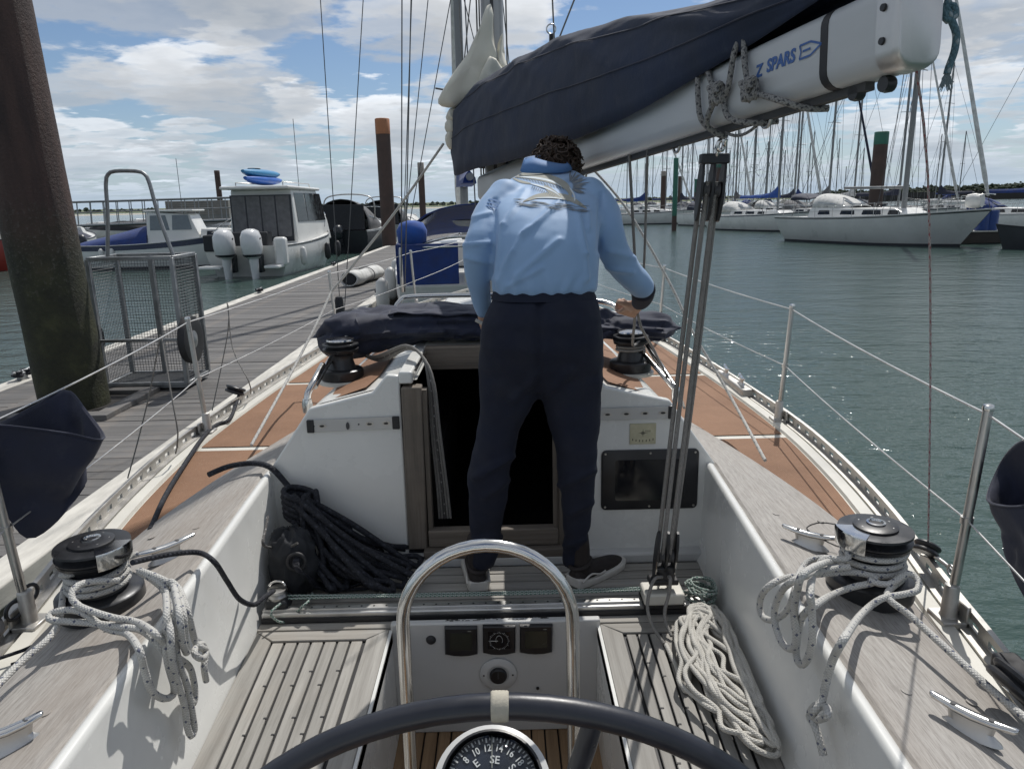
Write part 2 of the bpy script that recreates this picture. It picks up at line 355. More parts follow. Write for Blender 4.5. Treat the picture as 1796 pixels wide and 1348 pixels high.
class MB:
    def __init__(s): s.v = []; s.f = []; s.uv = None
    def add(s, vs, fs):
        b = len(s.v); s.v += [tuple(p) for p in vs]; s.f += [tuple(i+b for i in f) for f in fs]; return s
    def box(s, c, d, rz=0.0, rot=None):
        m = rot if rot is not None else Matrix.Rotation(rz, 3, 'Z'); c = Vector(c)
        vs = [c + m @ Vector((sx*d[0]/2, sy*d[1]/2, sz*d[2]/2)) for sz in (-1, 1) for sy in (-1, 1) for sx in (-1, 1)]
        return s.add(vs, [(0, 2, 3, 1), (4, 5, 7, 6), (0, 1, 5, 4), (2, 6, 7, 3), (0, 4, 6, 2), (1, 3, 7, 5)])
    def prism(s, poly, off):                     # poly: list of 3-D points, off: extrusion vector
        n = len(poly); off = Vector(off); a = [Vector(p) for p in poly]
        return s.add(a + [p + off for p in a], [tuple(range(n))[::-1], tuple(range(n, 2*n))] + [(i, (i+1) % n, n+(i+1) % n, n+i) for i in range(n)])
    def loft(s, rings, closed=True, cap=(True, True)):
        n = len(rings[0]); vs = [p for r in rings for p in r]; fs = []
        for i in range(len(rings)-1):
            for j in range(n if closed else n-1):
                k = (j+1) % n; fs.append((i*n+j, i*n+k, (i+1)*n+k, (i+1)*n+j))
        if cap[0]: fs.append(tuple(range(n))[::-1])
        if cap[1]: fs.append(tuple(range((len(rings)-1)*n, len(rings)*n)))
        return s.add(vs, fs)
    def tube(s, pts, r, sides=8, cap=True, uvs=False):
        pts = [Vector(p) for p in pts]; n = len(pts); rs = r if isinstance(r, (list, tuple)) else [r]*n
        t0 = (pts[1]-pts[0]).normalized(); up = Vector((0, 0, 1)) if abs(t0.z) < 0.9 else Vector((1, 0, 0))
        u = t0.cross(up).normalized(); rings = []; prev = t0
        for i, p in enumerate(pts):
            t = (pts[min(i+1, n-1)] - pts[max(i-1, 0)])
            t = t.normalized() if t.length > 1e-9 else prev
            q = prev.rotation_difference(t); u = (q @ u); u = (u - t*u.dot(t)).normalized(); w = t.cross(u); prev = t
            rings.append([p + (u*cos(2*pi*j/sides) + w*sin(2*pi*j/sides))*rs[i] for j in range(sides)])
        if uvs:
            L = [0.0]
            for i in range(1, n): L.append(L[-1] + (pts[i]-pts[i-1]).length)
            if s.uv is None: s.uv = []
            for i in range(n-1):
                for j in range(sides):
                    a, b = j/sides, (j+1)/sides
                    s.uv += [(L[i], a), (L[i], b), (L[i+1], b), (L[i+1], a)]
            if cap: s.uv += [(L[0], 0)]*sides + [(L[-1], 0)]*sides
        return s.loft(rings, True, (cap, cap))
    def lathe(s, prof, c, axis=(0, 0, 1), n=24, cap=True):   # prof: (radius, height)
        ax = Vector(axis).normalized(); q = Vector((0, 0, 1)).rotation_difference(ax); c = Vector(c)
        rings = [[c + q @ Vector((r*cos(2*pi*j/n), r*sin(2*pi*j/n), h)) for j in range(n)] for r, h in prof]
        return s.loft(rings, True, (cap, cap))
    def grid(s, fn, nu, nv):
        vs = [fn(i/nu, j/nv) for j in range(nv+1) for i in range(nu+1)]
        return s.add(vs, [(j*(nu+1)+i, j*(nu+1)+i+1, (j+1)*(nu+1)+i+1, (j+1)*(nu+1)+i) for j in range(nv) for i in range(nu)])
    def mesh(s, name, m, smooth=None):
        me = bpy.data.meshes.new(name); me.from_pydata(s.v, [], s.f); 
        if s.uv:
            l = me.uv_layers.new(name='UVMap'); l.data.foreach_set('uv', [x for p in s.uv for x in p])
        me.materials.append(MATS[m])
        if smooth is not None:
            me.polygons.foreach_set('use_smooth', [True]*len(me.polygons)); me.set_sharp_from_angle(angle=radians(smooth))
        return me
    def fixn(s, me):
        bm = bmesh.new(); bm.from_mesh(me); bmesh.ops.recalc_face_normals(bm, faces=bm.faces); bm.to_mesh(me); bm.free()
    def build(s, name, m, parent=None, smooth=None, bevel=0.0, seg=2, local=False, fix=True):
        me = s.mesh(name, m, None)
        if fix: s.fixn(me)
        if smooth is not None:
            me.polygons.foreach_set('use_smooth', [True]*len(me.polygons)); me.set_sharp_from_angle(angle=radians(smooth))
        o = bpy.data.objects.new(name, me); link(o, parent, not local)
        if bevel:
            b = o.modifiers.new('bevel', 'BEVEL'); b.width = bevel; b.segments = seg; b.limit_method = 'ANGLE'; b.angle_limit = radians(35)
            if smooth is None: me.polygons.foreach_set('use_smooth', [True]*len(me.polygons)); me.set_sharp_from_angle(angle=radians(50))
        return o

def spline(pts, step=0.02, closed=False):
    P = [Vector(p) for p in pts]; n = len(P); out = []
    for i in range(n if closed else n-1):
        if closed: a, b, c, d = P[(i-1) % n], P[i], P[(i+1) % n], P[(i+2) % n]
        else: a, b, c, d = P[max(i-1, 0)], P[i], P[i+1], P[min(i+2, n-1)]
        k = max(2, int((c-b).length/step))
        for j in range(k):
            t = j/k
            out.append(0.5*((2*b) + (c-a)*t + (2*a-5*b+4*c-d)*t*t + (3*b-a-3*c+d)*t**3))
    out.append(P[0].copy() if closed else P[-1].copy()); return out
def rope(name, pts, r, m, parent=None, step=0.012, sides=8, smooth=True):
    p = spline(pts, step) if smooth else [Vector(q) for q in pts]
    return MB().tube(p, r, sides, True, True).build(name, m, parent, 80, fix=False)
def arc(c, r, a0, a1, n, ux, uy):
    c, ux, uy = Vector(c), Vector(ux), Vector(uy)
    return [c + ux*(r*cos(a0+(a1-a0)*i/n)) + uy*(r*sin(a0+(a1-a0)*i/n)) for i in range(n+1)]
def catenary(a, b, sag, n=10):
    a, b = Vector(a), Vector(b)
    return [a.lerp(b, i/n) - Vector((0, 0, 4*sag*(i/n)*(1-i/n))) for i in range(n+1)]
def iso_eval(o):                                    # evaluate one object in a scratch scene (fast)
    sc = bpy.data.scenes.new('scratch'); sc.collection.objects.link(o); vl = sc.view_layers[0]; vl.update()
    me = bpy.data.meshes.new_from_object(o.evaluated_get(vl.depsgraph)); sc.collection.objects.unlink(o); bpy.data.scenes.remove(sc); return me
def text(name, body, size, mtx, m, parent=None, extrude=0.0006, bold=0.0, shear=0.0, xs=1.0):
    cu = bpy.data.curves.new(name, 'FONT'); cu.body = body; cu.size = size; cu.extrude = extrude; cu.offset = bold; cu.shear = shear
    cu.align_x = 'CENTER'; cu.align_y = 'CENTER'; cu.resolution_u = 3
    tmp = bpy.data.objects.new(name, cu); me = iso_eval(tmp)
    bpy.data.objects.remove(tmp); me.transform(mtx @ Matrix.Diagonal((xs, 1, 1, 1))); me.materials.clear(); me.materials.append(MATS[m])
    o = bpy.data.objects.new(name, me); return link(o, parent)
def frame_mtx(o, x, y):                           # local x and y axes -> matrix, z = x cross y
    x = Vector(x).normalized(); z = x.cross(Vector(y)).normalized(); y = z.cross(x); o = Vector(o)
    return Matrix(((x.x, y.x, z.x, o.x), (x.y, y.y, z.y, o.y), (x.z, y.z, z.z, o.z), (0, 0, 0, 1)))
def interp(tab, x):
    if x <= tab[0][0]: return tab[0][1]
    for (a, va), (b, vb) in zip(tab, tab[1:]):
        if x <= b: return va + (vb-va)*(x-a)/(b-a)
    return tab[-1][1]
def hermite(tab, x):                              # smooth table lookup
    n = len(tab)
    if x <= tab[0][0]: return tab[0][1]
    if x >= tab[-1][0]: return tab[-1][1]
    for i in range(n-1):
        if x <= tab[i+1][0]:
            x0, y0 = tab[i]; x1, y1 = tab[i+1]; h = x1-x0
            m0 = (tab[i+1][1]-tab[max(i-1, 0)][1])/(tab[i+1][0]-tab[max(i-1, 0)][0])
            m1 = (tab[min(i+2, n-1)][1]-tab[i][1])/(tab[min(i+2, n-1)][0]-tab[i][0])
            t = (x-x0)/h
            return (2*t**3-3*t*t+1)*y0 + (t**3-2*t*t+t)*h*m0 + (-2*t**3+3*t*t)*y1 + (t**3-t*t)*h*m1
mat('alloy_strip', (0.50, 0.50, 0.49), 0.4, 0.3, var=0.06)
mat('wire_bright', (0.55, 0.55, 0.54), 0.4, 0.7, var=0.08)
# ------------------------------------------------------------------ water, far shore
def water():
    n = [-4000, -600, -120, -40, -10, 0, 10, 25, 45, 80, 160, 400, 1200, 7000]
    m = [-5000, -900, -200, -60, -20, 0, 20, 60, 200, 900, 5000]
    b = MB(); b.add([(x, y, 0) for y in n for x in m], [(j*len(m)+i, j*len(m)+i+1, (j+1)*len(m)+i+1, (j+1)*len(m)+i) for j in range(len(n)-1) for i in range(len(m)-1)])
    tag(b.build('water', 'water'), kind='structure')
water()

# ------------------------------------------------------------------ the pontoon and its boards
def pontoon():
    x0, x1, y0, y1 = -5.30, -2.75, -2.0, 62.0
    core = MB().box(((x0+x1)/2, (y0+y1)/2, 0.20), (x1-x0-0.1, y1-y0, 0.36)).build('pontoon', 'rubber_grey')
    tag(core, kind='structure')
    for xa, xb in ((x0-0.22, x0), (x1, x1+0.22)):
        b = MB()
        for i in range(16):
            ya, yb = y0+i*4.0, y0+(i+1)*4.0-0.012
            b.box(((xa+xb)/2, (ya+yb)/2, 0.40), (xb-xa-0.004, yb-ya, 0.12))
        b.build('edge_board', 'pontoon_edge', core, bevel=0.012)
        w = MB().box(((xa+xb)/2, (y0+y1)/2, 0.20), (xb-xa-0.06, y1-y0, 0.26)); w.build('waling', 'teak_dark', core)
    me = MB().box((0, 0, 0), (x1-x0-0.006, 0.139, 0.035)).mesh('board', 'pontoon_board'); pitch = 0.145
    y = 2.6; k = 0; rest = MB()
    rnd = random.Random(3)
    while y < y1-0.1:
        z = 0.432 + rnd.uniform(-0.003, 0.003)
        if y < 17.0:
            o = bpy.data.objects.new('board', me); o.location = ((x0+x1)/2, y, z); o.rotation_euler = (rnd.uniform(-.006, .006), 0, rnd.uniform(-.0015, .0015))
            COL.objects.link(o); o.parent = core
        else: rest.box(((x0+x1)/2, y, z), (x1-x0-0.006, 0.139, 0.035))
        y += pitch; k += 1
    tag(rest.build('board_run', 'pontoon_board', core), kind='stuff')
    # timber collar round the pile
    return core
PONT = pontoon()

# ------------------------------------------------------------------ the yacht
XB = -0.08
HALF = [(-1.6, 0.55), (-1.0, 0.78), (0, 1.0), (0.8, 1.14), (1.5, 1.30), (2, 1.39), (2.5, 1.49), (3, 1.555), (3.6, 1.59), (4.5, 1.565), (5.2, 1.51), (6, 1.42), (7, 1.2), (8, 0.83), (8.8, 0.38), (9.3, 0.04)]
def half(y): return hermite(HALF, y)
def zdeck(y): return 1.08 + (0.006*(y-4)**2 if y > 4 else 0)
WIN = [(-0.6, 0.70), (1.0, 0.79), (1.7, 0.82), (2.85, 0.885)]
def win(y): return interp(WIN, y)
COUT = [(-0.6, 0.98), (0.6, 1.12), (1.4, 1.19), (1.85, 1.225), (2.4, 1.26), (3.1, 1.165), (3.8, 1.05), (4.2, 0.97)]
def cout(y): return min(hermite(COUT, y), half(y)-0.07)
yacht = empty('sailing_yacht', (XB, 3.5, 0), 'white sailing yacht we stand aboard, teak cockpit and brown side decks', 'yacht')
ZS, ZF, ZCI, ZCO, YBH = 0.80, 0.36, 1.21, 1.135, 2.85

def hull():
    b = MB(); rings = []; ys = [-1.6+i*0.2 for i in range(55)]; ys[-1] = 9.28
    for y in ys:
        h = half(y); zd = zdeck(y); tum = 0.085*max(0.0, 1-abs(y-2.8)/5.2)
        pro = [(0.0, -0.45), (h*0.55, -0.40), (h*0.86, -0.1), (h+tum*0.55, 0.35), (h+tum, 0.62), (h+tum*0.85, 0.86), (h, zd-0.02), (h-0.012, zd)]
        rings.append([V(XB-x, y, z) for x, z in pro[::-1]] + [V(XB+x, y, z) for x, z in pro[1:]])
    b.loft(rings, False, (False, False))
    n = len(rings[0]); b.f.append(tuple(range(n)))       # transom
    o = b.build('hull', 'gelcoat', yacht, 50)
    return o
hull()

def strip_surface(fa, fb, y0, y1, ny=40, nx=1):
    ys = [y0+(y1-y0)*i/ny for i in range(ny+1)]
    b = MB(); b.add([V(*fa(y)).lerp(V(*fb(y)), j/nx) for y in ys for j in range(nx+1)], [(i*(nx+1)+j, i*(nx+1)+j+1, (i+1)*(nx+1)+j+1, (i+1)*(nx+1)+j) for i in range(ny) for j in range(nx)])
    return b
WROOF = [(2.8, 0.90), (4.0, 0.86), (5.5, 0.72), (6.6, 0.55), (7.2, 0.42)]
def wroof(y): return interp(WROOF, y)
def inner_deck(y): return cout(y)-0.03 if y < 3.3 else max(wroof(y)-0.02, 0) if y < 7.2 else 0.0
for s in (-1, 1):
    strip_surface(lambda y: (XB+s*(inner_deck(y)-0.02), y, zdeck(y)), lambda y: (XB+s*(half(y)-0.012), y, zdeck(y)), -1.0, 9.2, 90, 2).build('side_deck', 'gelcoat_cream', yacht, 60)
    # brown non-skid panels, a hand's breadth inside the rail
    for y0, y1 in ((1.62, 3.50), (3.56, 4.86), (4.92, 6.35), (6.42, 7.9)):
        def outx(y): return half(y)-0.115
        b = MB(); n = 26; rows = []
        for i in range(n+1):
            y = y0+(y1-y0)*i/n
            a = max(cout(y)+0.004 if y < 3.95 else wroof(y)+0.03, 0.0); c = max(outx(y), a+0.002)
            rows.append((a, c, y))
        vs = []
        for a, c, y in rows:
            for t in (0, 0.5, 1): vs.append((XB+s*(a+(c-a)*t), y, zdeck(y)+0.005))
        b.add(vs, [(i*3+j, i*3+j+1, i*3+j+4, i*3+j+3) for i in range(n) for j in range(2)])
        b.build('deck_panel', 'deck_nonskid', yacht, 60)
    # raised waterway strip beside the rail
    b = MB(); rings = []
    for i in range(60):
        y = -0.9+i*0.165; h = half(y); z = zdeck(y)
        rings.append([V(XB+s*(h-0.105), y, z+0.001), V(XB+s*(h-0.10), y, z+0.012), V(XB+s*(h-0.055), y, z+0.014), V(XB+s*(h-0.05), y, z+0.001)])
    b.loft(rings, False, (True, True)).build('waterway', 'gelcoat_cream', yacht, 40)
    # perforated toe rail with its real slots
    b = MB()
    def rail_pt(y, dx, dz): return V(XB+s*(half(y)-0.006+dx), y, zdeck(y)+dz)
    def bar(ya, yb, z0, z1, n=1):
        rr = []
        for i in range(n+1):
            y = ya+(yb-ya)*i/n
            rr.append([rail_pt(y, -0.007, z0), rail_pt(y, 0.003, z0), rail_pt(y, 0.003, z1), rail_pt(y, -0.007, z1)])
        b.loft(rr)
    bar(-0.9, 9.1, 0.0, 0.016, 90); bar(-0.9, 9.1, 0.036, 0.052, 90)
    y = -0.9
    while y < 9.0: bar(y, y+0.058, 0.0162, 0.0358); y += 0.108
    rr = []
    for i in range(91):
        y = -0.9+i*10.0/90; rr.append([rail_pt(y, -0.035, 0.003), rail_pt(y, 0.0, 0.003), rail_pt(y, 0.0, 0.009), rail_pt(y, -0.035, 0.009)])
    b.loft(rr)
    rr = []
    for i in range(91):
        y = -0.9+i*10.0/90; rr.append([rail_pt(y, -0.010, 0.0525), rail_pt(y, 0.006, 0.0525), rail_pt(y, 0.006, 0.059), rail_pt(y, -0.010, 0.059)])
    b.loft(rr).build('toe_rail', 'toe_rail_alloy', yacht, 40)

def cockpit():
    # coaming walls and their teak tops
    for s in (-1, 1):
        ys = [-0.9+i*0.15 for i in range(26)]; ys[-1] = YBH
        b = MB(); rings = []
        for y in ys:
            w = win(y)
            rings.append([V(XB+s*(w+0.02), y, ZF), V(XB+s*(w-0.03), y, ZS), V(XB+s*(w-0.012), y, ZS+0.03), V(XB+s*(w), y, ZCI-0.02), V(XB+s*(w+0.004), y, ZCI-0.004), V(XB+s*(w+0.014), y, ZCI), V(XB+s*(w+0.03), y, ZCI-0.006), V(XB+s*(w+0.05), y, ZCI-0.06)])
        b.loft(rings, False, (False, False)).build('coaming', 'gelcoat', yacht, 60)
        ys2 = [-0.9+i*0.12 for i in range(42)]; ys2[-1] = 4.02
        b = MB(); rings = []
        for y in ys2:
            w = win(y)+0.030 if y <= YBH else interp([(YBH, win(YBH)+0.03), (3.3, 0.93), (4.05, 0.93)], y)
            c = max(cout(y), w+0.03); zi = ZCI-0.002 if y < YBH else interp([(YBH, ZCI-0.002), (4.05, 1.11)], y); zo = ZCO if y < 3.0 else interp([(3.0, ZCO), (4.05, 1.10)], y)
            rings.append([V(XB+s*w, y, 1.05), V(XB+s*w, y, zi-0.010), V(XB+s*(w+0.012), y, zi), V(XB+s*(w+(c-w)*0.5), y, (zi+zo)/2+0.006), V(XB+s*(c-0.018), y, zo), V(XB+s*c, y, zo-0.014), V(XB+s*c, y, 1.05)])
        b.loft(rings, False, (True, True)).build('coaming_top', 'teak_coaming', yacht, 35)
        for y in (1.4, 2.35):
            for t in (0.3, 0.72):
                w, c = win(y)+0.03, cout(y); x = w+(c-w)*t; z = ZCI+(ZCO-ZCI)*t+0.0045
                MB().lathe([(0.012, 0), (0.0115, 0.0016)], (XB+s*x, y, z-0.001), (s*0.2, 0, 1), 14).build('plug', 'teak_coaming', yacht, 40)
    # seats: white lid base, mitred border, slats proud of the black caulk
    for s, xi, nm in ((-1, -0.425, 'a'), (1, 0.300, 'b')):
        y0, y1 = 0.55, 2.325
        def xo(y): return XB+s*(win(y)-0.035)
        base = MB(); base.prism([(xi, y0, ZS-0.05), (xo(y0), y0, ZS-0.05), (xo(y1), y1, ZS-0.05), (xi, y1, ZS-0.05)], (0, 0, 0.038))
        seat = base.build('seat', 'caulk', yacht)
        side = MB().prism([(xi, y0, ZF), (xi, y1, ZF), (xi, y1, ZS-0.004), (xi, y0, ZS-0.004)], (s*0.010, 0, 0)); side.build('seat_front', 'gelcoat', yacht)
        def board(pts, m='teak_y', name='slat'):
            c = sum((V(*p) for p in pts), V(0, 0, 0))/len(pts)
            MB().prism([V(p[0], p[1], ZS-0.010) for p in pts], (0, 0, 0.0105)).build(name, m, seat, bevel=0.002, seg=1)
        bw = 0.062
        board([(xi+s*0.011, y0, 0), (xi+s*0.011, y1, 0), (xi+s*(0.031+bw*0.8), y1-bw, 0), (xi+s*(0.031+bw*0.8), y0, 0)], name='border')
        board([(xi+s*0.014, y1-0.001, 0), (xo(y1)-s*0.001, y1-0.001, 0), (xo(y1-bw)-s*(bw+.004), y1-bw+0.003, 0), (xi+s*(0.034+bw*0.8), y1-bw+0.003, 0)], 'teak_x', 'border')
        board([(xo(y1), y1-0.003, 0), (xo(y0), y0, 0), (xo(y0)-s*bw, y0, 0), (xo(y1-bw)-s*bw, y1-bw, 0)], name='border')
        n = 7; gap = 0.008
        def xa(y, t): a = xi+s*(0.031+bw*0.8)+s*gap; c = xo(y)-s*bw-s*gap; return a+(c-a)*t
        for i in range(n):
            t0, t1 = i/n, (i+1)/n; g = gap*0.5
            board([(xa(y0, t0)+s*g, y0, 0), (xa(y1, t0)+s*g, y1-bw-gap, 0), (xa(y1, t1)-s*g, y1-bw-gap, 0), (xa(y0, t1)-s*g, y0, 0)])
        b = MB()                                   # copper pins along the seams
        for i in range(1, n):
            for q in range(7):
                y = 0.7+q*0.22+0.07*(i % 2); x = xa(y, i/n); b.box((x+s*0.009, y, ZS+0.0008), (0.012, 0.006, 0.002))
        tag(b.build('pin', 'caulk', seat), kind='stuff')
    # cross boards either side of the traveller, then the bridge deck
    for x0, x1 in ((-0.905, -0.43), (0.305, 0.76)):
        MB().box(((x0+x1)/2, 2.352, ZS-0.004), (x1-x0, 0.044, 0.012)).build('cross_board', 'teak_x', yacht, bevel=0.002, seg=1)
    bd = MB().prism([(-0.98, 2.33, ZS-0.05), (0.82, 2.33, ZS-0.05), (0.82, YBH, ZS-0.05), (-0.98, YBH, ZS-0.05)], (0, 0, 0.038)).build('bridge_deck', 'caulk', yacht)
    for i in range(5):
        y = 2.482+i*0.0635
        MB().box((-0.08, y, ZS-0.005), (1.72, 0.056, 0.0115)).build('slat', 'teak_x', bd, bevel=0.002, seg=1)
    MB().box((-0.08, 2.812, ZS+0.012), (1.76, 0.062, 0.052)).build('bulkhead_step', 'gelcoat_grey', yacht, bevel=0.012)
    # well: floor planks, front face with the instruments
    MB().box((-0.06, 1.2, ZF-0.03), (0.80, 2.4, 0.03)).build('well_floor', 'caulk', yacht)
    for i in range(15):
        MB().box((-0.405+i*0.049, 1.2, ZF-0.006), (0.0435, 2.3, 0.014)).build('floor_plank', 'teak_oiled', yacht, bevel=0.0015, seg=1)
    MB().prism([(-0.43, 2.335, ZF), (0.31, 2.335, ZF), (0.31, 2.315, ZS+0.022), (-0.43, 2.315, ZS+0.022)], (0, 0.03, 0)).build('well_face', 'gelcoat_grey', yacht, bevel=0.006)
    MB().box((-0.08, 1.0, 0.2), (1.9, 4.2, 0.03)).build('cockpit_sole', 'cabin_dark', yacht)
    MB().prism([(XB-1.0, -0.62, ZS), (XB+1.0, -0.62, ZS), (XB+1.0, -1.4, 1.05), (XB-1.0, -1.4, 1.05)], (0, 0, -0.4)).build('aft_deck', 'gelcoat', yacht)
cockpit()

def on_face(x, y, lift=0.0): return PY(x, y, 2.322-lift)
def instruments():
    ux, uy = V(1, 0, -0.02), V(0, -0.04, 1)
    for i, (cx, cy) in enumerate(((809, 1121), (875.5, 1118.5), (940, 1117.5))):
        p = on_face(cx, cy, 0.004); m = frame_mtx(p, ux, uy)
        def q(a, c, h): return m @ V(a, c, h)
        b = MB(); w = 0.0575; out = [(-w, -w+.006), (-w*.5, -w-.001), (0, -w-.003), (w*.5, -w-.001), (w, -w+.006), (w, w), (-w, w)]
        b.loft([[q(a, c, 0) for a, c in out], [q(a, c, 0.012) for a, c in out], [q(a*.93, c*.93, 0.017) for a, c in out]])
        body = b.build('instrument', 'black_plastic', yacht, 40)
        b = MB(); b.loft([[q(a*.68, c*.60+0.004, 0.0172) for a, c in ((-w, -w), (w, -w), (w, w), (-w, w))], [q(a*.68, c*.60+0.004, 0.0182) for a, c in ((-w, -w), (w, -w), (w, w), (-w, w))]])
        b.build('display', 'screen' if i != 1 else 'screen_dark', body)
        b = MB()
        if i == 1:
            for k in range(36):
                a = 2*pi*k/36; r0, r1 = 0.031, (0.037 if k % 3 == 0 else 0.034)
                c0, c1 = q(r0*cos(a), r0*sin(a)+.002, 0.019), q(r1*cos(a), r1*sin(a)+.002, 0.019); t = q(-sin(a), cos(a), 0)-q(0, 0, 0)
                b.add([c0-t*.0007, c0+t*.0007, c1+t*.0007, c1-t*.0007], [(0, 1, 2, 3)])
            b.add([q(-.030, .0005, .0192), q(-.030, .0035, .0192), q(-.004, .0030, .0192), q(-.004, .0010, .0192)], [(0, 1, 2, 3)])
            for sx in (-1, 1):
                for k in range(8):
                    a0, a1 = pi*0.5-sx*pi*k/12, pi*0.5-sx*pi*(k+1)/12
                    f = lambda a, r: q(r*cos(a)*.7, r*sin(a)*1.15+.004, .019)
                    b.add([f(a0, .016), f(a0, .0172), f(a1, .0172), f(a1, .016)], [(0, 1, 2, 3)])
            b.build('dial_mark', 'white_mark', body, fix=False)
        else:
            b.add([q(.024, .045, .0182), q(.036, .045, .0182), q(.036, .0475, .0182), q(.024, .0475, .0182)], [(0, 1, 2, 3)]); b.build('dial_mark', 'print_grey', body, fix=False)
    p = on_face(874, 1181, 0.002); ax = V(0, -1, -0.04)
    r = MB().lathe([(0.066, 0), (0.066, .004), (0.062, .007), (0.040, .009), (0.036, .006)], p, ax, 36).build('control_ring', 'gelcoat_grey', yacht, 40)
    MB().lathe([(0.031, 0.006), (0.031, 0.016), (0.027, 0.021), (0.010, 0.019)], p, ax, 28).build('control_knob', 'black_plastic', r, 40)
    MB().box(p+V(0, -0.0215, 0.008), (0.004, 0.002, 0.028)).build('knob_mark', 'rubber_grey', r)
    b = MB()
    for dx in (-0.052, 0.052): b.lathe([(0.0035, 0.008), (0.003, 0.010)], p+V(dx, 0, 0), ax, 10)
    b.build('screw', 'black_plastic', r)
    p = on_face(756, 1120, 0); MB().lathe([(0.018, 0), (0.018, .006), (0.013, .014), (0.006, .017)], p, ax, 20).build('push_button', 'black_rubber', yacht, 40)
    p = on_face(943, 1206, 0); MB().lathe([(0.006, 0), (0.005, .004)], p, ax, 12).build('screw', 'black_plastic', yacht, 40)
    b = MB()                                        # old sealant marks above the dials
    rnd = random.Random(5)
    for k in range(40):
        x = 783+rnd.uniform(0, 180); y = 1088-(x-783)*0.03+rnd.uniform(-1.5, 1.5); p = on_face(x, y, 0.0035); w = rnd.uniform(.003, .012)
        b.add([p+V(-w, 0, 0), p+V(w, 0, .0005), p+V(w*.8, 0, .0035), p+V(-w*.7, 0, .003)], [(0, 1, 2, 3)])
    tag(b.build('sealant_smear', 'rubber_grey', yacht, fix=False), kind='stuff')
instruments()

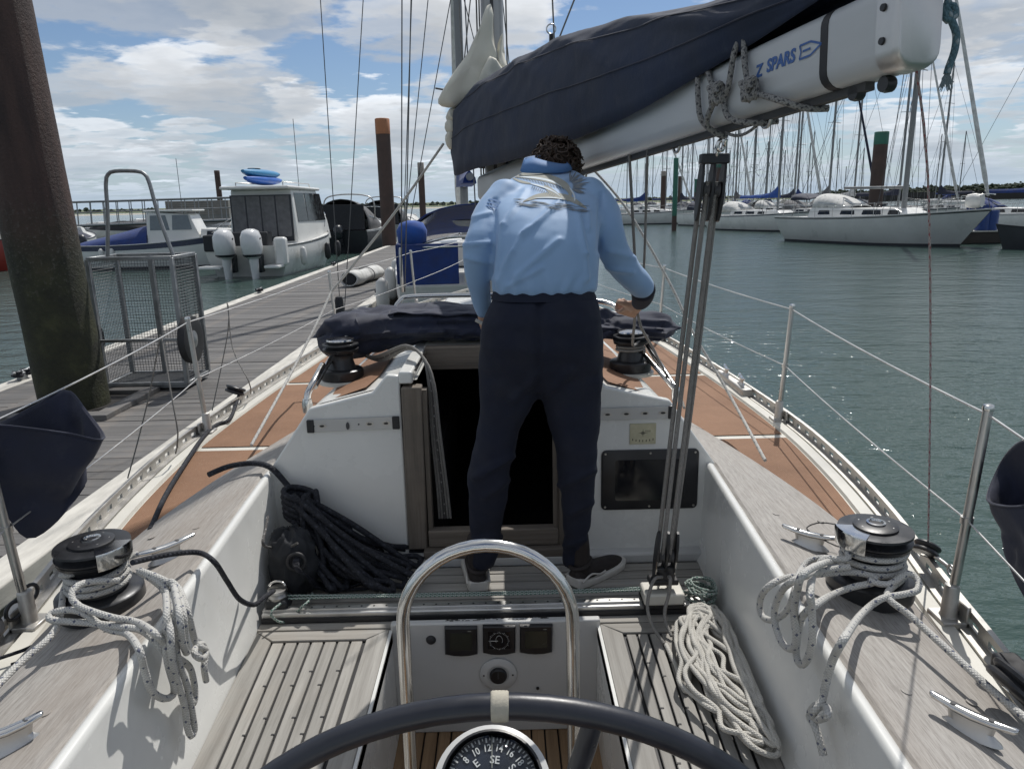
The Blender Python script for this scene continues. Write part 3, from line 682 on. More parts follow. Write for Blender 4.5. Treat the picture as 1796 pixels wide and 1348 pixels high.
def bulkhead():
    def mir(p): return (2*XB+0.02-p[0], p[1])
    left = [(-0.985, ZS-.02), (-0.425, ZS-.02), (-0.425, 1.60), (-0.475, 1.605), (-0.535, 1.535), (-0.79, 1.475), (-0.985, 1.20)]
    right = [mir(p) for p in left][::-1]
    for poly in (left, right):
        MB().prism([V(x, YBH-.02, z) for x, z in poly], (0, 0.04, 0)).build('bulkhead', 'gelcoat', yacht, bevel=0.008)
    for x in (-0.382, 0.242):
        MB().prism([V(x-.043, YBH-.035, ZS+.06), V(x+.037, YBH-.035, ZS+.06), V(x+.043, YBH-.035, 1.555), V(x-.037, YBH-.035, 1.555)], (0, 0.07, 0)).build('door_post', 'teak_dark', yacht, bevel=0.006)
        MB().box((x+(0.052 if x < 0 else -0.052), YBH+0.004, 1.22), (0.018, 0.05, 0.64)).build('door_groove', 'teak_dark', yacht)
    MB().box((-0.07, YBH-.012, 0.905), (0.54, 0.05, 0.075)).build('sill', 'teak_dark_x', yacht, bevel=0.006)
    MB().box((-0.07, YBH-.030, 0.842), (0.58, 0.075, 0.048)).build('sill_step', 'teak_dark_x', yacht, bevel=0.006)
    # cabin behind the opening
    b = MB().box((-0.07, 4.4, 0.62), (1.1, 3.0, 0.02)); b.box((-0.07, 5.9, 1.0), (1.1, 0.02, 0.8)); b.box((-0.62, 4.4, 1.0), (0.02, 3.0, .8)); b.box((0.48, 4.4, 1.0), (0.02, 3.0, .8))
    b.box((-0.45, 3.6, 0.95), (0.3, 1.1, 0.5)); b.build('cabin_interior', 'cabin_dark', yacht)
    MB().box((-0.26, 3.62, 1.50), (0.12, 0.02, 0.06)).build('cabin_fitting', 'rubber_grey', yacht)
    # fastening strips with eyelets
    for pts in ([(540, 747), (700, 740)], [(1052, 726), (1183, 722)]):
        a, c = PY(*pts[0], YBH-.024), PY(*pts[1], YBH-.024)
        d = (c-a).normalized(); up = V(0, 0, 1); L = (c-a).length
        b = MB(); m = frame_mtx((a+c)/2, d, up)
        b.loft([[m @ V(x*L/2, z*0.026, 0) for x, z in ((-1, -1), (1, -1), (1, 1), (-1, 1))], [m @ V(x*L/2, z*0.024, 0.006) for x, z in ((-1, -1), (1, -1), (1, 1), (-1, 1))]])
        st = b.build('fastening_strip', 'alloy_strip', yacht, 30)
        ends = (-1, 1) if pts[0][0] < 900 else (1,)
        for e in ends: MB().box(m @ V(e*(L/2-0.012), 0, 0.006), (0.028, 0.012, 0.052)).build('end_cap', 'black_rubber', st, bevel=0.002, seg=1)
        for t in ((-0.68, 0.36, 0.72) if pts[0][0] < 900 else (-0.8, -0.3, 0.2, 0.68)):
            el = MB(); el.loft([[m @ V(t*L/2+.017*cos(k*pi/8), .0085*sin(k*pi/8), h) for k in range(16)] for h in (0.006, 0.0095)]); e_ = el.build('eyelet', 'steel_dull', st, 40)
            el = MB(); el.loft([[m @ V(t*L/2+.010*cos(k*pi/8), .0045*sin(k*pi/8), h) for k in range(16)] for h in (0.0096, 0.0105)]); el.build('eyelet_hole', 'caulk', st, 40)
        el = MB()
        for t in (-0.86, 0.12, 0.88): el.lathe([(0.0035, 0), (0.003, .003)], m @ V(t*L/2, 0, .006), (0, -1, 0), 10)
        el.build('screw', 'caulk', st)
        if pts[0][0] < 900:
            el = MB(); el.loft([[m @ V(-.12*L/2+.0065*cos(k*pi/8), -.004+.015*sin(k*pi/8), h) for k in range(16)] for h in (0.006, 0.012)]); el.build('toggle', 'rubber_grey', st, 40)
    # black panel in the right bulkhead
    a, c = PY(1055, 790, YBH-.024), PY(1222, 890, YBH-.024); cx, cz = (a.x+c.x)/2, (a.z+c.z)/2; w, h = (c.x-a.x)/2, (a.z-c.z)/2
    def rr(w, h, r, y): 
        P = []
        for sx, sz, a0 in ((1, 1, 0), (-1, 1, pi/2), (-1, -1, pi), (1, -1, 3*pi/2)):
            for k in range(5): P.append(V(cx+sx*(w-r)+r*cos(a0+k*pi/8), y, cz+sz*(h-r)+r*sin(a0+k*pi/8)))
        return P
    pn = MB().loft([rr(w, h, .02, YBH-.020), rr(w, h, .02, YBH-.026), rr(w-.004, h-.004, .018, YBH-.028)]).build('instrument_panel', 'black_plastic', yacht, 40)
    MB().loft([rr(w*.72, h*.68, .012, YBH-.0282), rr(w*.72, h*.68, .012, YBH-.0292)]).build('screen', 'screen_dark', pn, 40)
    b = MB()
    for sx in (-1, 0, 1):
        for sz in (-1, 1): b.lathe([(.005, 0), (.004, .003)], (cx+sx*(w-.016), YBH-.028, cz+sz*(h-.014)), (0, -1, 0), 10)
    b.build('screw', 'steel_dull', pn, 40)
    b = MB(); b.box((cx+.01, YBH-.0285, cz+h*.55), (.04, .001, .003)); b.build('panel_mark', 'print_grey', pn)
    # cream plate with the worn compass-rose emblem
    a, c = PY(1105, 743, YBH-.024), PY(1150, 778, YBH-.024); cx, cz = (a.x+c.x)/2, (a.z+c.z)/2; w, h = (c.x-a.x)/2, (a.z-c.z)/2
    pl = MB().box((cx, YBH-.0225, cz), (2*w, .005, 2*h)).build('builders_plate', 'brass_plate', yacht, bevel=0.001, seg=1)
    b = MB(); yy = YBH-.0255
    for k in range(8):
        an = k*pi/4; r = 0.018 if k % 2 == 0 else 0.010
        p = lambda ang, rad: V(cx+rad*sin(ang)*1.15, yy, cz+.004+rad*cos(ang))
        b.add([p(an, r), p(an+.5, .0035), p(an, .001), p(an-.5, .0035)], [(0, 1, 2, 3)])
    for k in range(7):
        t = (k-3)/3; x = cx+t*w*.78; z = cz-h*.52-(1-t*t)*.006; b.add([V(x-.002, yy, z-.005), V(x+.002, yy, z-.005), V(x+.0015, yy, z+.004), V(x-.0015, yy, z+.004)], [(0, 1, 2, 3)])
    for k in range(5): b.add([V(cx+.010+k*.0045, yy, cz+.008), V(cx+.0115+k*.0045, yy, cz+.008), V(cx+.0115+k*.0045, yy, cz+.016), V(cx+.010+k*.0045, yy, cz+.016)], [(0, 1, 2, 3)])
    b.build('plate_emblem', 'plate_mark', pl, fix=False)
bulkhead()

def coachroof():
    ys = [YBH+.02, 3.3, 3.8, 4.4, 5.0, 5.6, 6.2, 6.8, 7.3]
    def roofz(y): return interp([(2.8, 0.0), (4.5, 0.0), (7.3, -0.16)], y)
    for s in (-1, 1):                                # two halves leave the hatchway open
        rings = []
        for y in ys:
            w = wroof(y); dz = roofz(y); end = 0.28 if y < 4.55 else 0.0
            top = interp([(2.8, 0.705), (4.0, 0.66), (5.5, 0.54), (6.6, 0.40), (7.3, 0.22)], y); drop = 0 if y < 7.2 else -0.22
            rings.append([V(XB+s*(w+.03), y, zdeck(y)-.02), V(XB+s*(w-.02), y, zdeck(y)+.10), V(XB+s*top, y, 1.470+dz+drop), V(XB+s*(top-.03), y, 1.485+dz+drop), V(XB+s*max(end+.10, 0.0)*1.0, y, 1.555+dz+drop), V(XB+s*end, y, 1.575+dz+drop)])
        MB().loft(rings, False, (False, True)).build('coachroof', 'gelcoat', yacht, 40)
        b = MB(); rows = []
        for y in (2.90, 3.1, 3.4, 3.8, 4.3):
            top = interp([(2.8, 0.705), (4.0, 0.66), (5.5, 0.54)], y)-.035; i = 0.47; z0, z1 = 1.489, 1.541
            if y == 2.90: rows += [V(XB+s*(top-.02), y, z0), V(XB+s*(i+.02), y, z1)]
            else: rows += [V(XB+s*top, y, z0), V(XB+s*i, y, z1)]
        b.add(rows, [(2*k, 2*k+1, 2*k+3, 2*k+2) for k in range(4)]); b.build('roof_panel', 'deck_ribbed', yacht)
    # hatch: runners, sliding lid (open), garage
    for x in (-0.40, 0.26):
        MB().box((x, 3.55, 1.592), (0.055, 1.45, 0.05)).build('hatch_runner', 'gelcoat', yacht, bevel=0.008)
        for dx in (-.012, .012): MB().tube([(x+(.028 if x < 0 else -.028)+dx*.6, 2.84, 1.60+dx), (x+(.028 if x < 0 else -.028)+dx*.6, 4.2, 1.60+dx)], 0.006, 8).build('slide_rod', 'steel', yacht, 60)
    MB().box((-0.07, 3.95, 1.605), (0.62, 1.25, 0.035)).build('hatch_lid', 'gelcoat_cream', yacht, bevel=0.01)
    MB().box((-0.07, 3.30, 1.585), (0.60, 0.045, 0.085)).build('hatch_beam', 'teak_dark_x', yacht, bevel=0.006)
    MB().box((-0.07, 3.27, 1.538), (0.60, 0.03, 0.02)).build('hatch_bead', 'teak_dark_x', yacht)
    MB().box((-0.07, 4.9, 1.55), (0.72, 0.9, 0.10)).build('hatch_garage', 'gelcoat', yacht, bevel=0.02)
coachroof()

# ---- pedestal: guard hoop, compass, wheel
def helm():
    cx = -0.053; r = 0.183; y = 1.42; zt = 1.372
    pts = [V(cx-r-.012, y+.03, ZF), V(cx-r-.006, y+.02, 0.8)] + arc((cx, y, zt), r, pi, 0, 22, (1, 0, 0), (0, 0, 1)) + [V(cx+r+.006, y+.02, 0.8), V(cx+r+.012, y+.03, ZF)]
    MB().tube(pts, 0.0145, 18).build('guard_hoop', 'steel', yacht, 80)
    MB().lathe([(0.09, ZF), (0.075, .5), (0.062, .8), (0.06, 1.02), (0.09, 1.09)], (cx, 1.24, 0), n=28).build('pedestal', 'gelcoat_cream', yacht, 50)
    c = PY(863, 1376, 1.21); ax = (EYE-c).normalized(); ax = (ax*0.45+V(0, -0.25, 1).normalized()*0.55).normalized()
    ux = V(1, 0, 0); ux = (ux-ax*ux.dot(ax)).normalized(); uy = ax.cross(ux); m = frame_mtx(c, ux, uy)
    R = 0.100
    cb = MB().loft([[m @ V(a*cos(k*pi/24), a*sin(k*pi/24), h) for k in range(48)] for a, h in ((.075, -.12), (R*1.12, -.03), (R*1.17, -.012), (R*1.16, 0), (R*1.03, .006), (R*1.0, -.004))], True, (True, False)).build('compass', 'gelcoat_grey', yacht, 45)
    MB().loft([[m @ V(a*cos(k*pi/24), a*sin(k*pi/24), h) for k in range(48)] for a, h in ((R*1.03, .006), (R*1.02, .014), (R*.97, .016), (R*.95, .0))], True, (False, False)).build('compass_ring', 'black_plastic', cb, 45)
    MB().loft([[m @ V(a*cos(k*pi/24), a*sin(k*pi/24), h) for k in range(48)] for a, h in ((R*.955, -.002), (R*.6, .0), (.002, .001))]).build('compass_card', 'compass_face', cb, 45)
    b = MB()
    for d in range(0, 360, 5):
        a = radians(d-128); r1 = R*.90; r0 = R*(.80 if d % 10 == 0 else .845); w = .0016 if d % 10 == 0 else .0009
        e, t = V(sin(a), cos(a), 0), V(cos(a), -sin(a), 0)
        b.add([m @ (e*r0+t*w+V(0, 0, .002)), m @ (e*r0-t*w+V(0, 0, .002)), m @ (e*r1-t*w+V(0, 0, .002)), m @ (e*r1+t*w+V(0, 0, .002))], [(0, 1, 2, 3)])
    b.build('degree_ring', 'white_mark', cb, fix=False)
    for d in range(0, 360, 20):
        a = radians(d-128); mm = m @ Matrix.Translation(V(R*.69*sin(a), R*.69*cos(a), .0025)) @ Matrix.Rotation(-a, 4, 'Z')
        text('degree_number', str(d//10), 0.0195, mm, 'white_mark', cb, 0.0002, 0.0003, xs=.85)
    for nm, d in (('N', 0), ('NE', 45), ('E', 90), ('SE', 135), ('S', 180), ('SW', 225), ('W', 270), ('NW', 315)):
        a = radians(d-128); rr_ = R*(.46 if len(nm) == 2 else .50); mm = m @ Matrix.Translation(V(rr_*sin(a), rr_*cos(a), .0025)) @ Matrix.Rotation(-a, 4, 'Z')
        text('compass_letter', nm, 0.021, mm, 'white_mark', cb, 0.0002, 0.0003)
    MB().add([m @ V(-.0008, R*.3, .004), m @ V(.0008, R*.3, .004), m @ V(.0008, R*.97, .004), m @ V(-.0008, R*.97, .004)], [(0, 1, 2, 3)]).build('lubber_line', 'print_grey', cb, fix=False)
    MB().loft([[m @ V(R*.96*cos(f)*cos(k*pi/24), R*.96*cos(f)*sin(k*pi/24), .004+R*.36*sin(f)) for k in range(48)] for f in (0, .2, .4, .6, .8, 1.0, 1.2, 1.4, 1.55)], True, (False, True)).build('compass_dome', 'dome_glass', cb, 80)
    # wheel
    wc = V(-0.030, 0.955, 0.870); WR = 0.622
    ring = arc(wc, WR, 0, 2*pi, 96, (1, 0, 0), (0, 0.06, 1))
    w = MB(); w.tube(ring, 0.0205, 18, False); wheel = w.build('steering_wheel', 'wheel_rubber', yacht, 80)
    for k in range(6):
        a = pi/2-radians(14.5)+k*pi/3; e = V(cos(a), sin(a)*.06, sin(a))
        MB().tube([wc+e*.05+V(0, .06, 0), wc+e*.5+V(0, .012, 0)], 0.0095, 12).build('spoke', 'steel', wheel, 80)
        MB().tube([wc+e*.5+V(0, .012, 0), wc+e*.56+V(0, .004, 0), wc+e*.61], [.0165, .0175, .016], 14).build('spoke_boot', 'wheel_rubber', wheel, 80)
    MB().lathe([(.05, -.02), (.06, 0), (.06, .08), (.03, .25)], wc+V(0, .02, 0), (0, 1, 0), 24).build('hub', 'steel', wheel, 50)
    a0 = pi/2-0.012; pts = arc(wc, WR, a0+.022, a0-.022, 10, (1, 0, 0), (0, .06, 1))
    MB().tube(pts, [.0215, .0232, .0228, .0234, .0229, .0235, .0229, .0234, .0228, .0232, .0215], 22).build('king_spoke_wrap', 'tape', wheel, 60)
k = NB('compass_face'); k.fin(k.ramp(k.noise(k.coord('Object'), 20, 4), [(0.3, (0.010, 0.013, 0.022)), (0.7, (0.018, 0.024, 0.042))]), 0.3)
def clear_mat(name, tint=(0.95, 0.97, 0.98), refl=1.25, rough=0.03):     # thin clear sheet: lets light through, mirrors at a slant
    k = NB(name); tr = k.n('ShaderNodeBsdfTransparent'); tr.inputs[0].default_value = (*tint, 1); gl = k.n('ShaderNodeBsdfGlossy'); gl.inputs['Roughness'].default_value = rough
    f = k.n('ShaderNodeFresnel'); f.inputs[0].default_value = refl; mx = k.n('ShaderNodeMixShader'); k.l(f.outputs[0], mx.inputs[0]); k.l(tr.outputs[0], mx.inputs[1]); k.l(gl.outputs[0], mx.inputs[2]); k.l(mx.outputs[0], k.o.inputs[0])
clear_mat('dome_glass')
helm()

# ---- winches, cleats, stanchions
def winch(loc, sc, big=True, parent=yacht, turn=0.0):
    x, y, z = loc
    p = [(.112, 0), (.115, .010), (.113, .05), (.107, .056), (.075, .060)]
    base = MB().lathe([(r*sc, h*sc) for r, h in p], loc, n=40).build('winch', 'black_alloy', parent, 40)
    p = [(.074, .058), (.071, .075), (.062, .105), (.062, .125), (.070, .142), (.092, .150), (.095, .160)]
    MB().lathe([(r*sc, h*sc) for r, h in p], loc, n=40).build('drum', 'black_alloy', base, 60)
    p = [(.088, .160), (.096, .163), (.097, .168), (.080, .174), (.076, .178), (.080, .182), (.097, .188), (.096, .194), (.070, .197)]
    MB().lathe([(r*sc, h*sc) for r, h in p], loc, n=40).build('self_tailing_jaw', 'black_alloy', base, 40)
    p = [(.058, .197), (.058, .203), (.050, .206), (.026, .208)]
    MB().lathe([(r*sc, h*sc) for r, h in p], loc, n=32).build('winch_cap', 'black_plastic', base, 40)
    MB().lathe([(r*sc, h*sc) for r, h in [(.025, .206), (.025, .212), (.019, .213), (.016, .207), (.015, .196)]], loc, n=24).build('handle_socket', 'steel', base, 40)
    b = MB()
    for k in range(6):
        a = k*pi/3+.3; b.lathe([(.0045*sc, 0), (.004*sc, .002)], V(x+.043*sc*cos(a), y+.043*sc*sin(a), z+.2045*sc), n=8)
    b.build('cap_screw', 'steel_dull', base)
    if big:                                          # bright feeder arm over the jaws
        b = MB(); rings = []
        for i in range(9):
            a = turn+(-.55+1.1*i/8); rings.append([V(x+r*sc*cos(a), y+r*sc*sin(a), z+h*sc) for r, h in ((.058, .199), (.104, .199), (.106, .194), (.103, .150), (.098, .150), (.099, .190), (.058, .1945))])
        b.loft(rings).build('feeder_arm', 'steel', base, 35)
    return base
WR_ = (1.005, 1.86, 1.170); WL_ = (-1.155, 1.88, 1.170)
WIN_R = winch(WR_, 1.0, True, turn=radians(200)); WIN_L = winch(WL_, 1.0, True, turn=radians(-25))
CW_L = (-0.735, 3.22, 1.495); CW_R = (0.56, 3.25, 1.497)
for c_ in (CW_L, CW_R):
    MB().lathe([(.105, 0), (.105, .012), (.095, .016)], V(*c_)+V(0, 0, -.006), n=32).build('winch_pad', 'gelcoat_cream', yacht, 40)
    winch(V(*c_)+V(0, 0, .01), 0.82, False)
# bright clutch-top of the right cabin winch, handle arm of the left one
MB().lathe([(.058, 0), (.062, .006), (.06, .012), (.02, .018)], V(*CW_R)+V(0, 0, .178), n=28).build('winch_top', 'steel', yacht, 40)
MB().lathe([(.058, 0), (.062, .006), (.06, .012), (.02, .018)], V(*CW_L)+V(0, 0, .178), n=28).build('winch_top', 'steel', yacht, 40)

def cleat(c, ang, L=0.225, lift=0.0, parent=yacht):
    d = V(cos(ang), sin(ang), 0); n = V(-sin(ang), cos(ang), 0); c = V(*c)
    b = MB(); ring = []
    for t, w, h, zz in ((-1, .005, .004, .052), (-.93, .010, .007, .050), (-.45, .0125, .0085, .044), (0, .0135, .009, .042), (.45, .0125, .0085, .044), (.93, .010, .007, .050), (1, .005, .004, .052)):
        ring.append([c+d*(t*L/2)+n*(w*cos(k*pi/5))+V(0, 0, zz+h*sin(k*pi/5)) for k in range(10)])
    b.loft(ring); bar = b.build('cleat', 'steel', parent, 60)
    b = MB(); R = []
    for z, a, w in ((0, .062, .020), (.005, .060, .018), (.018, .042, .009), (.038, .046, .010)):
        R.append([c+d*(a*cos(k*pi/8))+n*(w*sin(k*pi/8))+V(0, 0, z) for k in range(16)])
    b.loft(R).build('cleat_foot', 'alloy', bar, 40)
    b = MB()
    for t in (-.036, .036): b.lathe([(.0075, 0), (.006, .0012)], c+d*t+V(0, 0, .0515), n=14)
    b.build('cleat_bolt', 'rubber_grey', bar)
def coam_z(x, y):
    t = (abs(x-XB)-win(y)-.03)/max(.05, cout(y)-win(y)-.03); return ZCI+(ZCO-ZCI)*min(1, max(0, t))+.003
def coam_at(px_, py_):
    p = PZ(px_, py_, 1.18)
    for _ in range(4): p = PZ(px_, py_, coam_z(p.x, p.y))
    return p
for (ax_, ay_, bx_, by_) in ((1372, 921, 1472, 945), (1632, 1206, 1788, 1276), (236, 976, 342, 938), (-60, 1305, 76, 1251)):
    a, c = PZ(ax_, ay_, 1.235), PZ(bx_, by_, 1.235); mid = (a+c)/2; mid.z = coam_z(mid.x, mid.y); cleat(mid, atan2(c.y-a.y, c.x-a.x), (c-a).length)

def stanchion(y, s, lean=0.02):
    x = XB+s*(half(y)-.055); z = zdeck(y); h = 0.62
    o = MB().tube([(x, y, z+.02), (x+s*lean, y, z+h*.6), (x+s*lean*1.6, y, z+h)], .0125, 14).build('stanchion', 'steel_dull', yacht, 80)
    MB().lathe([(.0145, 0), (.0155, .006), (.013, .014), (.004, .017)], (x+s*lean*1.6, y, z+h), n=16).build('stanchion_cap', 'steel', o, 50)
    b = MB(); b.box((x, y, z+.012), (.075, .085, .022)); b.lathe([(.026, .02), (.022, .03), (.020, .115), (.016, .12)], (x, y, z), n=16)
    b.box((x+s*.03, y, z+.035), (.012, .085, .065)); b.build('stanchion_foot', 'toe_rail_alloy', o, 40, bevel=.003, seg=1)
    b = MB(); b.lathe([(.0165, -.010), (.0165, .010)], (x+s*lean*.78, y, z+h*.5), n=14); b.build('wire_ring', 'steel_dull', o, 40)
    return V(x+s*lean*1.6, y, z+h-.012), V(x+s*lean*.78, y, z+h*.5)
ST = {}
for s, ys_ in ((-1, (1.93, 3.80, 6.15, 7.8)), (1, (-0.1, 1.84, 3.78, 6.05, 7.7))):
    ST[s] = [stanchion(y, s) for y in ys_]
    pts = ST[s]
    for k in (0, 1):
        b = MB()
        extra = [V(XB+s*.35, 9.0, zdeck(9)+(.62 if k == 0 else .4))]
        P = ([V(XB+s*1.0, -0.9, 1.08+(.6 if k == 0 else .3))] if True else []) + [p[k] for p in pts] + extra
        for a, c in zip(P, P[1:]): b.tube(catenary(a, c, .012, 6), .0026 if k else .0032, 6)
        b.build('lifeline', 'wire_bright', yacht, 80)
# midship cleat on the right rail, blocks on the rails
p = PZ(1300, 668, 1.14); y_ = p.y
cleat((XB+half(y_)-.03, y_-.05, zdeck(y_)+.05), radians(82), .17); cleat((XB+half(y_+.25)-.03, y_+.22, zdeck(y_)+.05), radians(82), .17)
MB().box((XB+half(y_)-.035, y_+.08, zdeck(y_)+.028), (.07, .55, .05)).build('fairlead_base', 'toe_rail_alloy', yacht, bevel=.008)
def block(c, ax, r=.042, w=.03, parent=yacht, name='rail_block'):
    c, ax = V(*c), Vector(ax).normalized()
    o = MB().lathe([(r*.35, -w/2-.004), (r*.9, -w/2-.002), (r, -w/2+.003), (r*.98, -w*.2), (r*.82, 0), (r*.98, w*.2), (r, w/2-.003), (r*.9, w/2+.002), (r*.35, w/2+.004)], c, ax, 26).build(name, 'black_plastic', parent, 40)
    MB().lathe([(.010, -w/2-.006), (.010, w/2+.006)], c, ax, 14).build('axle', 'steel', o, 40)
    return o
mast_parts = None
block(PZ(1625, 962, 1.17), (.5, .4, .75), .040); block(PZ(413, 684, 1.17), (.3, .3, .9), .060, .04)
MB().tube(spline([PZ(1640, 975, 1.16), PZ(1660, 990, 1.15), PZ(1672, 1003, 1.14)], .01), .006, 8).build('shackle', 'steel_dull', yacht, 60)
b = MB(); q = PZ(1668, 1000, 1.15); b.tube(arc(q, .016, 0, 2*pi, 16, (0, 1, 0), (0, 0, 1)), .004, 8); b.build('shackle', 'steel_dull', yacht, 60)
for (x_, y_) in ((52, 1040), (25, 1070)):
    q = PZ(x_, y_, 1.15); b = MB(); b.tube(arc(q, .024, 0, 2*pi, 16, (.5, .8, 0), (0, .3, 1)), .006, 8); b.build('shackle', 'black_alloy', yacht, 60)
# genoa-track cars with their big black sheave at the frame edges
block(PZ(1778, 1195, 1.22), (.7, .1, .7), .055, .035, name='genoa_block')
MB().box(PZ(1760, 1178, 1.17)+V(.02, -.03, 0), (.06, .14, .06)).build('genoa_car', 'black_plastic', yacht, bevel=.01)
block(PZ(-30, 1100, 1.16), (.7, .1, .7), .05, .035, name='genoa_block')
# small loop handle on the guard rail of the left rail
# ------------------------------------------------------------------ mast, boom, sails
B0, B1 = V(-0.12, 5.2, 2.27), V(0.84, 1.55, 2.50)
BL = (B1-B0).length; BD = (B1-B0).normalized(); BN = V(BD.y, -BD.x, 0).normalized(); BU = BN.cross(BD).normalized()
if BU.z < 0: BU = -BU
def bp(s, h, n=0.0): return B0 + BD*s + BU*h + BN*n
def boom():
    sec = []
    w, h, r = 0.055, 0.170, 0.038
    for sx, sz, a0 in ((1, 1, 0), (-1, 1, pi/2), (-1, -1, pi), (1, -1, 3*pi/2)):
        for k in range(6): sec.append((sx*(w-r)+r*cos(a0+k*pi/10), h/2+sz*(h/2-r)+r*sin(a0+k*pi/10)))
    bo = MB().loft([[bp(s, z, x) for x, z in sec] for s in (0.02, 1.0, 2.0, 3.0, BL-0.075)]).build('boom', 'boom_paint', yacht, 40)
    cap = MB().loft([[bp(s, h/2+(z-h/2)*k, x*k) for x, z in sec] for s, k in ((BL-.075, 1.03), (BL-.035, 1.03), (BL-.022, .98), (BL-.017, .9))]).build('boom_end', 'alloy', bo, 40)
    b = MB(); b.loft([[bp(s, z, x) for x, z in ((-.012, -.018), (.012, -.018), (.012, 0.004), (-.012, .004))] for s in (0.05, BL-.15)]); b.build('boom_track', 'rubber_grey', bo, 40)
    st = BL-.235
    MB().loft([[bp(s, h/2+(z-h/2)*1.012, x*1.03) for x, z in sec] for s in (st-.012, st+.012)]).build('boom_strap', 'black_rubber', bo, 40)
    for zz in (.055, .118):
        MB().lathe([(.008, 0), (.007, .005)], bp(BL-.055, zz, .0565), BN, 14).build('bolt', 'black_alloy', cap, 40)
    # fittings along the underside
    for s in (1.9, 2.75, 3.25):
        c = bp(s, -.012); MB().tube(arc(c, .022, 0, -pi, 12, BD, BU), .005, 8).build('bail', 'steel_dull', bo, 60)
    for s in (BL-.19, BL-.10):
        MB().lathe([(.016, -.012), (.018, 0), (.016, .012)], bp(s, -.016), BN, 14).build('sheave_box', 'black_plastic', bo, 40)
    # maker's lettering on the side that faces the cockpit
    m = frame_mtx(bp(3.375, .100, .0562), BD, BU)
    text('lettering', 'Z', .042, m @ Matrix.Translation(V(-.078, -.006, 0)), 'blue_mark', bo, .0006, .0012, .12)
    text('lettering', 'SPARS', .042, m @ Matrix.Translation(V(.012, -.003, 0)), 'blue_mark', bo, .0006, .0014, .12, 1.0)
    b = MB()
    def q(x, y): return m @ V(.086+x, y*1.15-.002, .0008)
    t = .0042
    for a, c in (((0, .0135), (.040, .0135)), ((.040, .0135), (.078, .001)), ((.078, .001), (.040, -.0125)), ((.040, -.0125), (0, -.0125)), ((.012, .0005), (.040, .0005)), ((.0, .0135), (.006, .0005)), ((.006, .0005), (0, -.0125))):
        A, C = V(a[0], a[1], 0), V(c[0], c[1], 0); n = (C-A).normalized(); n = V(-n.y, n.x, 0)*t/2
        b.add([q(A.x-n.x, A.y-n.y), q(C.x-n.x, C.y-n.y), q(C.x+n.x, C.y+n.y), q(A.x+n.x, A.y+n.y)], [(0, 1, 2, 3)])
    b.build('arrow_emblem', 'blue_mark', bo, fix=False)
    # mast
    sec = [(0.075*cos(k*pi/12), 0.105*sin(k*pi/12)) for k in range(24)]
    ms = MB().loft([[V(-0.045+x, 5.36+y, z) for x, y in sec] for z in (1.45, 4.0, 8.0, 13.0)]).build('mast', 'mast_alloy', yacht, 50)
    MB().box((-0.045, 5.25, 6.0), (.022, .012, 9.0)).build('mast_track', 'rubber_grey', ms)
    for x, y in ((-.13, 5.30), (-.15, 5.38), (.05, 5.30)):
        MB().tube([(x, y, 1.55), (x*.9, y, 12.5)], .006, 6).build('halyard', 'rope_grey', ms, 60)
    MB().box((-.02, 5.24, 3.05), (.05, .05, .10)).build('mast_cleat', 'black_alloy', ms, bevel=.01)
    b = MB(); b.box((-0.08, 5.22, 2.34), (.07, .10, .12)); b.build('gooseneck', 'alloy', ms, bevel=.01)
    MB().lathe([(.05, 0), (.055, .04), (.05, .14), (.035, .15)], (-.10, 5.20, 1.85), n=20).build('mast_winch', 'black_alloy', ms, 40)
    # shrouds
    for a, bx, r in (((597, 546), (562, 0), .0045), ((604, 546), (637, 0), .0045), ((704, 512), (705, 0), .006), ((710, 512), (721, 0), .006)):
        p = PZ(a[0], a[1], 1.16) if a[0] < 650 else PY(a[0], a[1], 7.6)
        q_ = PY(bx[0], bx[1], p.y*.97); q_ = p+(q_-p)*2.6
        MB().tube([p, q_], r, 8).build('shroud', 'wire_dark', yacht, 60)
    p = PZ(597, 556, 1.14); MB().lathe([(.040, 0), (.046, .02), (.044, .17), (.036, .21), (.020, .215)], p, (0, 0, 1), 18).build('shroud_boot', 'canvas_dark', yacht, 50)
    MB().lathe([(.017, 0), (.02, .02), (.016, .42), (.012, .45)], PY(706, 512, 7.6), (0, 0, 1), 12).build('turnbuckle', 'steel_dull', yacht, 50)
    for a, bx in (((1172, 600), (1230, 0)),):
        p = PZ(1188, 612, 1.12)
boom()

